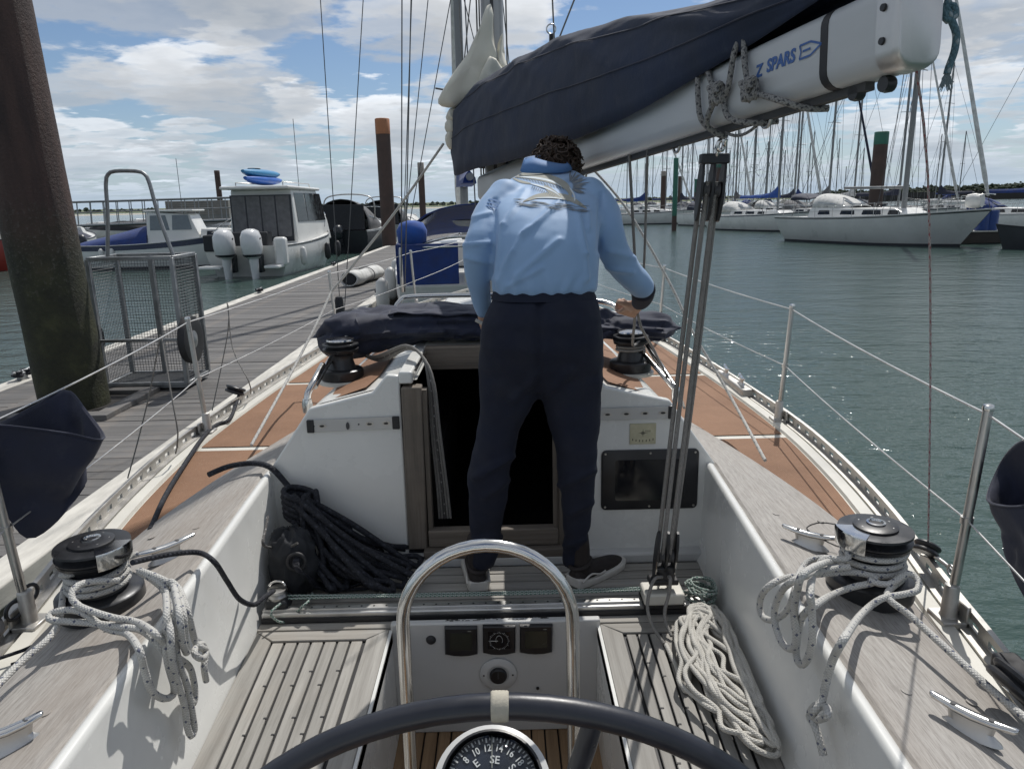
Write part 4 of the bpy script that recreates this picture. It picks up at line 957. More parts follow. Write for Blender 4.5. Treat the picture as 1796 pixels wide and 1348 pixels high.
def fbm(p, o=4):
    s, a = 0.0, 1.0
    for i in range(o): s += a*noise.noise(p); p = p*2.03; a *= .5
    return s
def sail_cover():
    top = [(-.30, 2.70), (-.16, 2.84), (0, 2.92), (.5, 2.985), (1.5, 2.975), (2.23, 2.905), (2.7, 2.845), (3.0, 2.80), (3.62, 2.715)]
    bot = [(-.30, 2.50), (0, 2.44), (.54, 2.46), (1.26, 2.47), (1.86, 2.495), (2.26, 2.515), (2.7, 2.55), (3.06, 2.605), (3.33, 2.652), (3.62, 2.70)]
    wid = [(-.30, .05), (-.26, .13), (-.14, .20), (.1, .225), (.6, .185), (1.5, .135), (2.4, .105), (3.0, .085), (3.4, .066), (3.62, .060)]
    nu, nv = 150, 44
    def fn(u, v):
        s = -.30+u*3.92; zt, zb, w = hermite(top, s), hermite(bot, s), hermite(wid, s)
        f = v*2-1                                    # -1 port hem .. 0 ridge .. 1 starboard hem
        a = abs(f); 
        # rounded gable section
        prof = (1-(1-a)**2.3)**.62 if a < 1 else 1.0
        x = w*prof*(1 if f < 0 else -1); z = zb+(zt-zb)*(cos(a*pi/2)**.72 if a < 1 else 0)
        x += (0.0 if a < .85 else -(a-.85)/.15*.012*(1 if f < 0 else -1))
        c = B0+BD*s; p = V(c.x, c.y, 0)+BN*x; p.z = z
        # long diagonal stretch folds running down from the ridge
        ph = s*2.1 - a*2.6*(1 if f < 0 else -1)
        fold = (sin(ph*4.3+1.3*noise.noise(V(s*1.2, a*2, 3)))*.5+.5)**3*.015*sin(pi*min(1, a*1.05))
        fold += fbm(V(s*1.6+a*2.2, a*1.0, 1.7), 3)*.011*(1 if a > .06 else a/.06)
        fold += .007*fbm(V(s*7+a*9, a*2.2, 5), 3)*(1-u)
        n = BN*(1 if f < 0 else -1)*min(1, a*2)+V(0, 0, 1)*max(0, 1-a*1.4)
        return p+n*fold
    o = MB().grid(fn, nu, nv).build('sail_cover', 'canvas_cover', None, 70)
    sm = o.modifiers.new('thickness', 'SOLIDIFY'); sm.thickness = .004
    tag(o, 'long navy canvas sail cover draped over the boom above the person', 'sail cover')
    for fv in (.30, .12):                             # stitched panel seams along its length
        MB().tube([fn(i/60, fv)+BN*.004 for i in range(2, 60)], .0022, 5).build('seam', 'canvas_navy', o, 60)
    # lacing straps with rings holding the cover up
    for s0, up in ((.10, (812, 130)), (1.45, (972, 78))):
        t = bp(s0, 0); t.z = hermite(top, s0); 
        MB().tube([t+V(0, 0, -.02), t+V(0, 0, .05)], .010, 8).build('strap', 'black_rubber', o, 50)
        MB().tube(arc(t+V(0, 0, .075), .022, 0, 2*pi, 16, (1, 0, 0), (0, 0, 1)), .0035, 6).build('ring', 'steel', o, 60)
    for a, c in (((812, 128), (806, 20)), ((812, 128), (826, -10)), ((972, 68), (968, -20)), ((978, 74), (1012, -12))):
        p, q_ = PY(a[0], a[1], 3.78 if a[0] > 900 else 5.1), PY(c[0], c[1], 3.8 if a[0] > 900 else 5.15)
        l = rope('lazy_jack', [p, p.lerp(q_, .5), p+(q_-p)*2.2], .004, 'rope_grey', None, .2)
        nm = {(806): 'thin grey lazy-jack line left of the mast, from the cover strap upward', (826): 'thin grey lazy-jack line beside the mast, slanting right from the strap', 968: 'thin grey lazy-jack line above the ring on the sail cover', 1012: 'thin grey lazy-jack line slanting right above the sail cover ring'}[c[0]]
        tag(l, nm, 'rope')
sail_cover()

def mainsail():
    root = empty('mainsail', PY(850, 190, 5.1), 'cream white mainsail stowed in loose folds at the mast', 'sail')
    # big fold swelling out to the left of the mast
    def fold(outline, Y, thick, name, seedz):
        ctr = sum((PY(x, y, Y) for x, y in outline), V(0, 0, 0))/len(outline)
        loop = spline([PY(x, y, Y) for x, y in outline], .03, True)[:-1]; rings = []
        for t, k in [(-1, .55), (-.8, .86), (-.4, .98), (0, 1.0)]+[(sin(a_*pi/2/12), max(.03, cos(a_*pi/2/12)**.6)) for a_ in range(1, 13)]:
            R = []
            for p in loop:
                q = ctr+(p-ctr)*k; d = -t*thick*.5; q = q+V(0, d, 0)
                cr_ = abs(noise.noise(V(q.x*7+q.z*4, q.y*5, q.z*2.5-q.x*3+seedz))); q += V(.5, -1, .2)*((.25-cr_)*.075+fbm(q*6+V(0, 0, seedz), 3)*.022); R.append(q)
            rings.append(R)
        MB().loft(rings).build(name, 'sail_cloth', root, 75)
    fold([(853, 12), (862, 20), (866, 60), (872, 95), (868, 130), (850, 160), (815, 186), (785, 190), (770, 181), (774, 163), (800, 122), (828, 82)], 5.12, .16, 'fold', 1)
    fold([(880, 60), (872, 100), (868, 140), (882, 150), (893, 135), (886, 110)], 5.14, .12, 'fold', 2)
    fold([(858, 100), (876, 118), (890, 136), (878, 150), (848, 158), (838, 140)], 5.02, .10, 'fold', 3)
    fold([(790, 190), (815, 186), (812, 206), (792, 215), (783, 204)], 5.16, .14, 'fold', 4)
    fold([(786, 208), (806, 205), (806, 232), (788, 236), (781, 224)], 5.18, .12, 'fold', 5)
    fold([(784, 232), (804, 232), (804, 258), (788, 262), (780, 246)], 5.2, .12, 'fold', 6)
    MB().tube([PY(764, 155, 5.2), PY(792, 160, 5.15)], .006, 8).build('batten', 'wire_dark', root, 50)
mainsail()

def sprayhood():
    root = empty('sprayhood', (-.07, 3.45, 1.5), 'navy canvas sprayhood folded down over the cabin hatch, steel hoops showing', 'sprayhood')
    nu, nv = 170, 44
    def fn(u, v):
        x = -.885+u*1.69; e = min(u, 1-u); k = min(1, (e/.05))**.5 if e < .05 else 1
        # the bundle droops at its left end and gets ragged behind the person on the right
        zc = interp([(0, 1.655), (.05, 1.675), (.25, 1.705), (.55, 1.70), (.8, 1.675), (1, 1.665)], u); yc = 3.42+.06*sin(u*3)
        ry = .155*k; rz = interp([(0, .085), (.1, .10), (.3, .085), (.6, .066), (.8, .06), (1, .062)], u)*k
        a = v*2*pi; cy, cz = cos(a), sin(a)
        fold = .5+.5*sin(3*a+5*noise.noise(V(u*3, cz, 2))+u*9)
        cr_ = abs(noise.noise(V(x*5+cz*2.2, cy*1.8, cz*2.5+4)))
        r = 1+.20*(fold-.5)+.16*fbm(V(x*4.5, cy*1.4, cz*1.4+9), 4)+.34*(.22-cr_)+.10*(.2-abs(noise.noise(V(x*13, cy*3, cz*4))))
        if cz < -.3 and u < .25: r *= 1.0+.55*(-cz-.3)*(1-u/.25)*(.6+.4*sin(u*60))
        return V(x+.035*fbm(V(u*20, cy, cz), 2), yc-ry*cy*r, zc+rz*cz*r)
    MB().grid(fn, nu, nv).build('canvas_bundle', 'canvas_navy', root, 75)
    # a loose flap that lies on top and one that hangs at the right
    def flap(A, Bq, C, D, seedz, name, amp=.03):
        def g(u, v):
            p = (A.lerp(Bq, u)).lerp(D.lerp(C, u), v); w = sin(u*7+2*noise.noise(V(u*2, v*2, seedz)))*.5+fbm(V(u*3, v*3, seedz), 3)
            return p+V(0, -.5, 1)*w*amp
        o = MB().grid(g, 40, 16).build(name, 'canvas_navy', root, 75); o.modifiers.new('thickness', 'SOLIDIFY').thickness = .004
    flap(PY(680, 552, 3.35), PY(860, 548, 3.3), PY(860, 530, 3.62), PY(700, 532, 3.62), 3, 'flap', .014)
    flap(PY(583, 560, 3.36), PY(690, 556, 3.34), PY(700, 535, 3.6), PY(600, 545, 3.6), 8, 'flap', .016)
    flap(PY(1045, 545, 3.4), PY(1158, 562, 3.4), PY(1150, 598, 3.36), PY(1050, 600, 3.3), 5, 'flap', .03)
    flap(PY(1100, 545, 3.5), PY(1160, 553, 3.5), PY(1157, 572, 3.42), PY(1095, 575, 3.35), 12, 'flap', .03)
    # hoops
    P = [PY(692, 556, 3.66), PY(693, 542, 3.68), PY(702, 527, 3.7), PY(722, 520, 3.72), PY(840, 517, 3.72), PY(950, 516, 3.72), PY(1060, 530, 3.68), PY(1085, 545, 3.62)]
    MB().tube(spline(P, .02), .0125, 12).build('hoop', 'steel', root, 80)
    MB().tube(spline([PY(625, 563, 3.36), PY(598, 604, 3.27), PY(570, 645, 3.13), PY(552, 678, 3.0)], .03), .0125, 12).build('strut', 'steel', root, 80)
    MB().tube(spline([PY(566, 640, 3.12), PY(551, 668, 2.98), PY(540, 690, 2.93), PY(538, 712, 2.92)], .02), .014, 12).build('strut', 'steel', root, 80)
    MB().tube(spline([PY(1058, 549, 3.52), PY(1085, 552, 3.5), PY(1115, 578, 3.42), PY(1150, 628, 3.22), PY(1186, 682, 3.0)], .02), .0125, 12).build('strut', 'steel', root, 80)
    MB().tube(spline([PY(1120, 610, 3.3), PY(1160, 655, 3.1), PY(1186, 686, 3.0)], .02), .011, 12).build('strut', 'steel', root, 80)
    for q in ((539, 708, 2.92), (1187, 688, 2.99)):
        p = PY(*q); MB().lathe([(.02, -.035), (.022, 0), (.018, .02)], p, (0, 0, 1), 14).build('foot_bracket', 'steel', root, 40)
sprayhood()

# ------------------------------------------------------------------ traveller and mainsheet
def traveller():
    z = ZS+.005; tr = MB().box((-.10, 2.405, z+.016), (1.60, .060, .034)).build('traveller', 'alloy', yacht, bevel=.004)
    MB().box((-.10, 2.405, z+.036), (1.60, .030, .010)).build('traveller_rail', 'alloy', tr, bevel=.002, seg=1)
    MB().box((-.10, 2.372, z+.010), (1.60, .008, .016)).build('traveller_groove', 'caulk', tr)
    for k in range(34): MB().lathe([(.004, 0), (.0035, .0012)], (-.86+k*.045, 2.405, z+.0412), n=8).build('track_hole', 'caulk', tr)
    car = MB().box((.545, 2.405, z+.062), (.145, .10, .045)).build('traveller_car', 'gelcoat_cream', tr, bevel=.008)
    MB().box((.545, 2.405, z+.036), (.150, .105, .010)).build('car_slide', 'black_plastic', tr)
    MB().tube(arc((.548, 2.405, z+.085), .018, 0, pi, 10, (1, 0, 0), (0, 0, 1)), .005, 8).build('car_eye', 'steel', tr, 60)
    # end block at the left coaming
    c = PZ(488, 1052, .86); o = MB().box(c+V(0, 0, -.01), (.085, .075, .05)).build('end_block', 'black_alloy', yacht, bevel=.012)
    MB().lathe([(.034, 0), (.036, .010), (.028, .018), (.036, .026), (.034, .034), (.01, .036)], c+V(0, 0, .012), n=24).build('end_sheave', 'steel_dull', o, 40)
    MB().tube(arc(c+V(0, 0, .05), .032, .3, pi-.3, 10, (1, 0, 0), (0, .4, .6)), .004, 8).build('end_bail', 'steel', o, 60)
traveller()
tl = rope('traveller_line', [V(-.83, 2.43, .868), V(-.6, 2.437, .864), V(-.2, 2.436, .861), V(.2, 2.437, .861), V(.48, 2.43, .868)], .0042, 'rope_green'); tag(tl, 'green and white control line along the front edge of the traveller track', 'rope')
tl = rope('traveller_line', [V(-.83, 2.445, .872), V(-.5, 2.452, .862), V(0, 2.451, .861), V(.3, 2.452, .862), V(.49, 2.44, .872)], .0042, 'rope_green'); tag(tl, 'green and white control line behind the other along the traveller', 'rope')
tl = rope('control_line', [PZ(492, 1058, .88), PZ(475, 1075, .87), PZ(490, 1090, .82), PZ(510, 1085, .81), PZ(530, 1063, .86), PZ(540, 1055, .87), PZ(548, 1040, .83)], .0045, 'rope_green'); tag(tl, 'small green-white line looped below the traveller end block at left', 'rope')

def mainsheet():
    top = PY(1250, 300, 2.30); low = PY(1167, 978, 2.385)
    root = empty('mainsheet_tackle', low, 'grey mainsheet tackle running from the boom block down to the traveller', 'tackle')
    ax = (low-top).normalized(); side = V(1, 0, 0); side = (side-ax*side.dot(ax)).normalized(); fw = ax.cross(side)
    def blk(c, up, sx, name):
        cb = MB()
        for dx in (-.033, 0, .033):
            rr = []
            for k in range(15):
                a = k*2*pi/15; rr.append((.028*cos(a), .095*sin(a)))
            cb.loft([[c+side*(dx+t)+fw*x+ax*z for x, z in rr] for t in (-.004, .004)])
        o = cb.build(name, 'black_plastic', root, 40)
        for dx in (-.0165, .0165): MB().lathe([(.024, -.009), (.020, 0), (.024, .009)], c+side*dx, side, 18).build('sheave', 'rubber_grey', o, 40)
        return o
    bu = blk(top+ax*.055, 1, 1, 'upper_block'); bl = blk(low-ax*.01, 1, 1, 'lower_block')
    MB().box(top-ax*.035, (.085, .035, .030)).build('block_head', 'black_alloy', bu, bevel=.004)
    MB().box(low+ax*.055, (.072, .045, .05)).build('block_head', 'black_alloy', bl, bevel=.004)
    MB().box(low+ax*.088, (.105, .055, .022)).build('cam_base', 'black_plastic', bl, bevel=.006)
    for dx in (-.034, .034): MB().tube([low+side*dx-ax*.0+fw*.026, low+side*dx+ax*.05+fw*.026], .003, 6).build('block_pin', 'steel', bl, 40)
    for dx in (-.030, -.0155, .0125, .027):
        for dy in ((-.012,) if dx in (-.030, .027) else (.010,)):
            r_ = rope('fall', [top+ax*.03+side*dx*.9+fw*dy, (top+low)*.5+side*dx*1.0+fw*dy*.6, low-ax*.02+side*dx*.9+fw*dy], .0078, 'rope_grey', root, .05)
    # shackles up to the boom
    e = bp(3.06, -.03)
    for k in range(3):
        c = (top-ax*.05).lerp(e, (k+.5)/3); L = ((top-ax*.05)-e).length/3*.62
        MB().tube(arc(c, L, 0, 2*pi, 16, side*.62 if k % 2 else fw*.62, ax), .0065, 8).build('shackle', 'steel', root, 60)
    # bight under the lower block down to the car
    c = V(.548, 2.405, .905)
    rope('becket', [low+ax*.08, (low+c)*.5+V(-.006, 0, .01), c], .008, 'rope_dark', root)
    a1 = rope('sheet_bight', [low+ax*.06+V(-.012, -.03, 0), PY(1148, 1015, 2.33), PY(1138, 1042, 2.30), PY(1136, 1070, 2.27), PZ(1146, 1100, .84), PZ(1165, 1128, .815)], .0062, 'rope_grey', root)
    a2 = rope('sheet_bight', [low+ax*.06+V(.012, -.03, 0), PY(1176, 1015, 2.33), PY(1173, 1042, 2.31), PY(1166, 1070, 2.28), PZ(1168, 1092, .84), PZ(1178, 1115, .815)], .0062, 'rope_grey', root)
mainsheet()

# strops tied round the boom
def boom_strop(pts, r, m, label):
    P = [bp(s, h, n) for s, h, n in pts]; o = rope('boom_strop', P, r, m, None, .01); tag(o, label, 'rope'); return o
n_ = .066
boom_strop([(2.99, .19, .05), (3.005, .15, n_), (3.015, .08, n_+.004), (3.03, .02, n_), (3.05, -.02, .03), (3.06, -.03, 0)], .0082, 'rope_strop', 'dark flecked strop hanging nearest the person on the boom side')
boom_strop([(3.03, .19, .05), (3.07, .13, n_), (3.12, .085, n_+.006), (3.15, .07, n_+.012), (3.10, .045, n_+.008), (3.06, .0, n_), (3.06, -.03, .01)], .0082, 'rope_strop', 'dark flecked rope knotted on the boom above the mainsheet shackle')
boom_strop([(3.205, .215, .04), (3.20, .17, n_), (3.18, .09, n_+.004), (3.15, .05, n_), (3.18, .0, n_), (3.24, -.022, .03), (3.26, -.02, -.03)], .0082, 'rope_strop', 'dark flecked rope crossing the boom beside the blue lettering')
boom_strop([(3.22, .21, .05), (3.245, .14, n_), (3.275, .075, n_+.008), (3.30, .052, n_+.012), (3.285, .042, n_+.012), (3.33, .030, n_), (3.40, .005, n_), (3.44, -.02, .02), (3.46, -.024, -.03)], .0082, 'rope_strop', 'dark flecked rope knotted under the blue lettering on the boom')
b_ = MB(); b_.tube(catenary(bp(3.07, -.02, .01), bp(3.24, -.018, .01), .02, 8), .0045, 8, True, True); tag(b_.build('boom_strop', 'rope_strop', None, 60, fix=False), 'slack dark line sagging under the boom between the two strops', 'rope')

# the knots where the strops are tied
def strop_knot(s0, h0, label):
    c = bp(s0, h0, n_+.016); P = []
    for i in range(30):
        a = i*.9; P.append(c+BD*(.020*cos(a)+.006*sin(a*2.3))+BU*(.024*sin(a*1.31))+BN*(.010*cos(a*.77)))
    tag(rope('strop_knot', P, .0075, 'rope_strop', None, .008, 8), label, 'knot')
strop_knot(3.135, .072, 'bulky flecked knot on the boom side above the mainsheet shackle')
strop_knot(3.295, .050, 'bulky flecked knot on the boom just below the blue lettering')

# ------------------------------------------------------------------ canvas bags hanging on the guard wires
def pouch(name, opening, bottom, label, seedz, near=1.0):
    opening = [(x, y, Y*near) for x, y, Y in opening]; bottom = [(x, y, Y*near) for x, y, Y in bottom]
    A = spline([PY(*q) for q in opening], .02, True)[:-1]; n = 48
    def resample(loop):
        L = [0]; m = len(loop)
        for i in range(m): L.append(L[-1]+(loop[(i+1) % m]-loop[i]).length)
        out = []
        for k in range(n):
            t = L[-1]*k/n; i = max(j for j in range(m) if L[j] <= t); f = (t-L[i])/max(1e-9, L[i+1]-L[i]); out.append(loop[i].lerp(loop[(i+1) % m], f))
        return out
    A = resample(A); Bt = resample(spline([PY(*q) for q in bottom], .02, True)[:-1]); rings = []; N = 26
    for j in range(N+1):
        t = j/N; R = []
        for k in range(n):
            p = A[k].lerp(Bt[k], t); sag = sin(pi*t)
            cr_ = abs(noise.noise(V(p.x*6+p.z*4, p.y*6, p.z*5+seedz)))
            p = p+V(.5, -1, 0)*(.045*sag*(.25-cr_)+.018*sag*fbm(V(p.x*9, p.y*9, p.z*9+seedz), 3))+V(0, 0, -.02*sin(pi*min(1, t*3))*noise.noise(V(k/n*5, seedz, 0)))
            R.append(p)
        rings.append(R)
    o = MB().loft(rings, True, (False, True)).build(name, 'canvas_navy', None, 75); o.modifiers.new('thickness', 'SOLIDIFY').thickness = .005
    r = MB().tube(A+[A[0]], .0038, 6).build('hem', 'canvas_navy', o, 60)
    return tag(o, label, 'canvas bag')
pouch('canvas_bag', [(-70, 748, 2.02), (0, 746, 2.12), (60, 752, 2.18), (120, 760, 2.26), (183, 770, 2.36), (152, 722, 2.48), (116, 684, 2.58), (60, 712, 2.42), (0, 742, 2.26)],
      [(-70, 830, 2.06), (-20, 850, 2.14), (12, 905, 2.18), (50, 945, 2.22), (100, 915, 2.27), (150, 850, 2.34), (146, 846, 2.37), (95, 908, 2.31), (45, 935, 2.26), (-10, 842, 2.18)], 'navy canvas bag with a gaping mouth hanging on the left guard wire', 2, .93)
pouch('canvas_bag', [(1732, 876, 1.86), (1760, 887, 1.78), (1800, 886, 1.70), (1850, 870, 1.62), (1850, 800, 1.75), (1800, 772, 1.86), (1765, 798, 1.92), (1744, 838, 1.92)],
      [(1768, 985, 1.80), (1795, 1045, 1.74), (1820, 1080, 1.70), (1850, 1090, 1.66), (1860, 1070, 1.72), (1850, 1010, 1.78), (1810, 960, 1.84), (1780, 950, 1.84)], 'navy canvas bag at the right frame edge beside the near stanchion', 6)
# ------------------------------------------------------------------ the person at the companionway
def evaluated(o, name, m, parent, smooth=80):
    me = iso_eval(o); old = o.data
    bpy.data.objects.remove(o); bpy.data.meshes.remove(old); me.name = name; me.materials.clear(); me.materials.append(MATS[m])
    me.polygons.foreach_set('use_smooth', [True]*len(me.polygons))
    n = bpy.data.objects.new(name, me); return link(n, parent)
def fuse(mb, name, m, parent, voxel=.008, it=6):
    me = mb.mesh('tmp', m); mb.fixn(me); o = bpy.data.objects.new('tmp', me)
    r = o.modifiers.new('r', 'REMESH'); r.mode = 'VOXEL'; r.voxel_size = voxel
    s = o.modifiers.new('s', 'SMOOTH'); s.factor = .5; s.iterations = it
    return evaluated(o, name, m, parent)
def sil(xl, xr, y, Y, dep, n=28, p=2.2):             # one body section from its seen width, distance and depth
    a, b = PY(xl, y, Y), PY(xr, y, Y); c = (a+b)/2; w = (b-a).length/2; R = []
    for k in range(n):
        t = 2*pi*k/n; ct, st = cos(t), sin(t)
        R.append(c+V(w*(abs(ct)**(2/p))*(1 if ct > 0 else -1), dep*(abs(st)**(2/p))*(1 if st > 0 else -1), 0))
    return R
def limb(mb, pts, sides=20):                         # (point, radius)
    P = [p for p, r in pts]; path, rad = [], []
    for i in range(len(P)-1):
        for k in range(6):
            t = k/6; a, b, c, d = P[max(i-1, 0)], P[i], P[i+1], P[min(i+2, len(P)-1)]
            path.append(.5*((2*b)+(c-a)*t+(2*a-5*b+4*c-d)*t*t+(3*b-a-3*c+d)*t**3)); rad.append(pts[i][1]*(1-t)+pts[i+1][1]*t)
    path.append(P[-1]); rad.append(pts[-1][1])
    mb.tube(path, rad, sides)
    for q, r in ((P[0], pts[0][1]), (P[-1], pts[-1][1])): ball(mb, q, (r, r, r))
def ball(mb, c, r, n=16, rot=None):
    rings = []
    for i in range(1, 12):
        f = -pi/2+pi*i/12; R = []
        for k in range(n):
            q = V(r[0]*cos(f)*cos(2*pi*k/n), r[1]*cos(f)*sin(2*pi*k/n), r[2]*sin(f))
            R.append(c+(rot @ q if rot else q))
        rings.append(R)
    mb.loft(rings)
def px_of(p):
    v = p-EYE; d = v.dot(_F); return CXP+FPX*v.dot(_R)/d, CYP-FPX*v.dot(_U)/d
def seg_d(px_, py_, s):
    ax, ay, bx, by = s; dx, dy = bx-ax, by-ay; t = max(0, min(1, ((px_-ax)*dx+(py_-ay)*dy)/(dx*dx+dy*dy))); return sqrt((px_-ax-t*dx)**2+(py_-ay-t*dy)**2), t

def person():
    root = empty('person', (0.08, 2.62, ZS), 'person in light blue printed shirt and navy trousers, back turned, bending to the hatch', 'person')
    HIP = [(508, 870, 1040, 2.50, .105), (530, 860, 1047, 2.47, .118), (560, 847, 1056, 2.45, .130), (600, 842, 1059, 2.45, .135), (640, 841, 1058, 2.47, .125), (668, 842, 1056, 2.485, .10), (680, 850, 1048, 2.49, .07)]
    LL = [(660, 842, 944, 2.475, .10), (695, 842, 946, 2.49, .098), (715, 841, 930, 2.49, .094), (745, 838, 914, 2.50, .088), (790, 827, 902, 2.50, .080), (830, 820, 896, 2.515, .078), (880, 821, 888, 2.55, .074), (930, 825, 880, 2.585, .064), (970, 825, 874, 2.605, .054), (992, 827, 868, 2.61, .048)]
    RL = [(660, 955, 1058, 2.475, .10), (695, 947, 1053, 2.49, .098), (715, 956, 1052, 2.49, .094), (745, 966, 1051, 2.50, .088), (790, 976, 1047, 2.50, .080), (830, 981, 1045, 2.515, .078), (880, 984, 1040, 2.56, .074), (930, 986, 1033, 2.60, .064), (968, 987, 1027, 2.63, .054), (990, 988, 1021, 2.64, .048)]
    t = MB()
    for tab in (HIP, LL, RL): t.loft([sil(xl, xr, y, Y, d) for y, xl, xr, Y, d in tab])
    tr = fuse(t, 'trousers', 'trousers_navy', root, .011, 8)
    nrm = [v.normal.copy() for v in tr.data.vertices]
    for v, nv in zip(tr.data.vertices, nrm):
        p = v.co.copy(); x, y = px_of(p); k = .008*fbm(V(p.x*7, p.y*7, p.z*9), 3)+.010*(.2-abs(noise.noise(V(p.x*6, p.y*6, p.z*5+p.x*4))))
        for sg, a, w in (((835, 835, 895, 800), .010, 7), ((850, 870, 890, 840), .007, 6), ((985, 850, 1040, 825), .008, 7), ((1000, 900, 1036, 880), .006, 6), ((900, 700, 940, 660), .008, 8), ((960, 690, 1000, 650), .007, 8), ((830, 950, 876, 940), .006, 5), ((990, 955, 1028, 945), .006, 5), ((946, 520, 944, 680), -.008, 6)):
            d, _ = seg_d(x, y, sg); k += 1.6*a*exp(-(d/w)**2)
        if 500 < y < 520: k += .004
        v.co = p+nv*k
    wb = MB(); wb.loft([sil(xl, xr, y, Y, d, 40) for y, xl, xr, Y, d in ((522, 861, 1044, 2.485, .122), (505, 866, 1041, 2.50, .116), (501, 868, 1039, 2.50, .110))], True, (False, False)); wb.build('waistband', 'trousers_navy', tr, 70)
    # shirt
    TOR = [(514, 868, 1042, 2.50, .110), (508, 862, 1047, 2.50, .122), (496, 861, 1048, 2.50, .126), (470, 863, 1049, 2.50, .125), (430, 865, 1051, 2.515, .126), (405, 863, 1054, 2.55, .130), (378, 860, 1057, 2.61, .134), (352, 861, 1056, 2.695, .134), (330, 872, 1048, 2.80, .122), (311, 898, 1026, 2.90, .095), (300, 918, 1006, 2.96, .065)]
    TT = [(r[0], r) for r in TOR[::-1]]; FINE = []
    for i in range(37):
        yy = TOR[0][0]+(TOR[-1][0]-TOR[0][0])*i/36; FINE.append((yy,)+tuple(hermite([(a, r[j]) for a, r in TT], yy) for j in (1, 2, 3, 4)))
    s = MB(); s.loft([sil(xl, xr, y, Y, d, 36, 2.35) for y, xl, xr, Y, d in FINE])
    k = 2.75/FPX
    LA = [(PY(886, 346, 2.72), .066), (PY(858, 374, 2.64), .054), (PY(846, 408, 2.56), .049), (PY(838, 440, 2.53), .052), (PY(838, 478, 2.56), .045), (PY(843, 515, 2.60), .038), (PY(848, 545, 2.63), .030)]
    RA = [(PY(1032, 344, 2.73), .070), (PY(1056, 374, 2.67), .062), (PY(1066, 410, 2.61), .057), (PY(1078, 445, 2.63), .056), (PY(1101, 475, 2.66), .052), (PY(1118, 494, 2.69), .050), (PY(1126, 503, 2.71), .048)]
    limb(s, LA); limb(s, RA)
    sh = fuse(s, 'shirt', 'shirt_blue', root, .0085, 8)
    RID = [((985, 352, 917, 413), .011, 4.5), ((922, 335, 883, 395), .008, 5), ((883, 395, 868, 490), .007, 5), ((1010, 355, 1026, 445), .011, 4.5), ((1032, 370, 1032, 402), .008, 4), ((1026, 445, 1030, 490), .006, 4), ((980, 420, 905, 485), .007, 5), ((950, 470, 890, 502), .006, 4), ((940, 330, 990, 318), .006, 6),
           ((900, 440, 872, 500), .006, 4), ((925, 400, 880, 470), .005, 4), ((815, 430, 862, 426), .007, 4), ((818, 452, 860, 462), .006, 4), ((830, 380, 862, 372), .005, 4), ((1070, 440, 1112, 452), .006, 5), ((1060, 470, 1110, 478), .006, 4), ((1055, 340, 1050, 440), -.010, 4), ((868, 350, 864, 480), -.008, 3.5)]
    nrm = [v.normal.copy() for v in sh.data.vertices]
    for v, nv in zip(sh.data.vertices, nrm):
        p = v.co.copy(); x, y = px_of(p); f = max(0, -nv.y); q = .0035*fbm(V(p.x*9, p.y*9, p.z*6), 3)
        for sg, a, w in RID:
            d, t_ = seg_d(x, y, sg); q += 1.5*a*exp(-(d/w)**2)*(.4+.6*f)
        if y > 470 and 866 < x < 1046: q += .0035*sin(x*.21+3*noise.noise(V(x*.02, y*.03, 0)))*min(1, (y-470)/25)
        v.co = p+nv*q
    # sleeve bands on the left upper arm
    for u in (.30, .42, .54):
        i = 0; a, b = LA[0][0].lerp(LA[1][0], .45+u*.9 if .45+u*.9 < 1 else 1), LA[1][0]
        c = LA[0][0].lerp(LA[2][0], .30+u*.62); d = (LA[2][0]-LA[0][0]).normalized(); r = .0635-.008*u*2
        e1 = d.cross(V(0, 1, 0)).normalized(); e2 = d.cross(e1)
        MB().loft([[c+d*h+(e1*cos(g*pi/16)+e2*sin(g*pi/16))*(r+.001) for g in range(32)] for h in (-.004, .004)], True, (False, False)).build('sleeve_band', 'shirt_collar', sh, 60)
    # turned-up collar
    cr = []
    C0 = [(913, 301, 2.86), (935, 303, 2.83), (960, 303, 2.82), (985, 302, 2.83), (1002, 298, 2.87), (1000, 292, 2.95), (975, 287, 3.01), (940, 288, 2.99), (918, 295, 2.93)]
    C1 = [(920, 280, 2.89), (934, 276, 2.87), (957, 282, 2.86), (978, 286, 2.87), (992, 287, 2.91), (993, 282, 2.98), (975, 276, 3.02), (940, 274, 3.00), (922, 276, 2.95)]
    a_, b_ = spline([PY(*q) for q in C0], .012, True), spline([PY(*q) for q in C1], .012, True); n = min(len(a_), len(b_))
    ra = [a_[int(i*(len(a_)-1)/40)] for i in range(40)]; rb = [b_[int(i*(len(b_)-1)/40)] for i in range(40)]
    o = MB().loft([ra, [p.lerp(q, .5)+V(0, -.004, .002) for p, q in zip(ra, rb)], rb], True, (False, False)).build('collar', 'shirt_collar', sh, 80); o.modifiers.new('thickness', 'SOLIDIFY').thickness = .004
    # body under the clothes: one continuous figure
    b = MB()
    def shrink(tab, k): return [sil((xl+xr)/2-(xr-xl)/2*k, (xl+xr)/2+(xr-xl)/2*k, y, Y, d*k) for y, xl, xr, Y, d in tab]
    for tab, k2 in ((HIP, .74), (LL, .72), (RL, .72), (TOR, .80)): b.loft(shrink(tab, k2))
    limb(b, [(p, r*.72) for p, r in LA]); limb(b, [(p, r*.72) for p, r in RA])
    hd = PY(975, 301, 3.04); tilt = Matrix.Rotation(radians(-58), 3, 'X') @ Matrix.Rotation(radians(8), 3, 'Y')
    limb(b, [(PY(960, 318, 2.90), .058), (PY(968, 309, 2.96), .055), (hd, .06)])
    ball(b, hd, (.076, .094, .108), 20, tilt)
    def hp(x, y, z): return hd+tilt @ V(x, y, z)
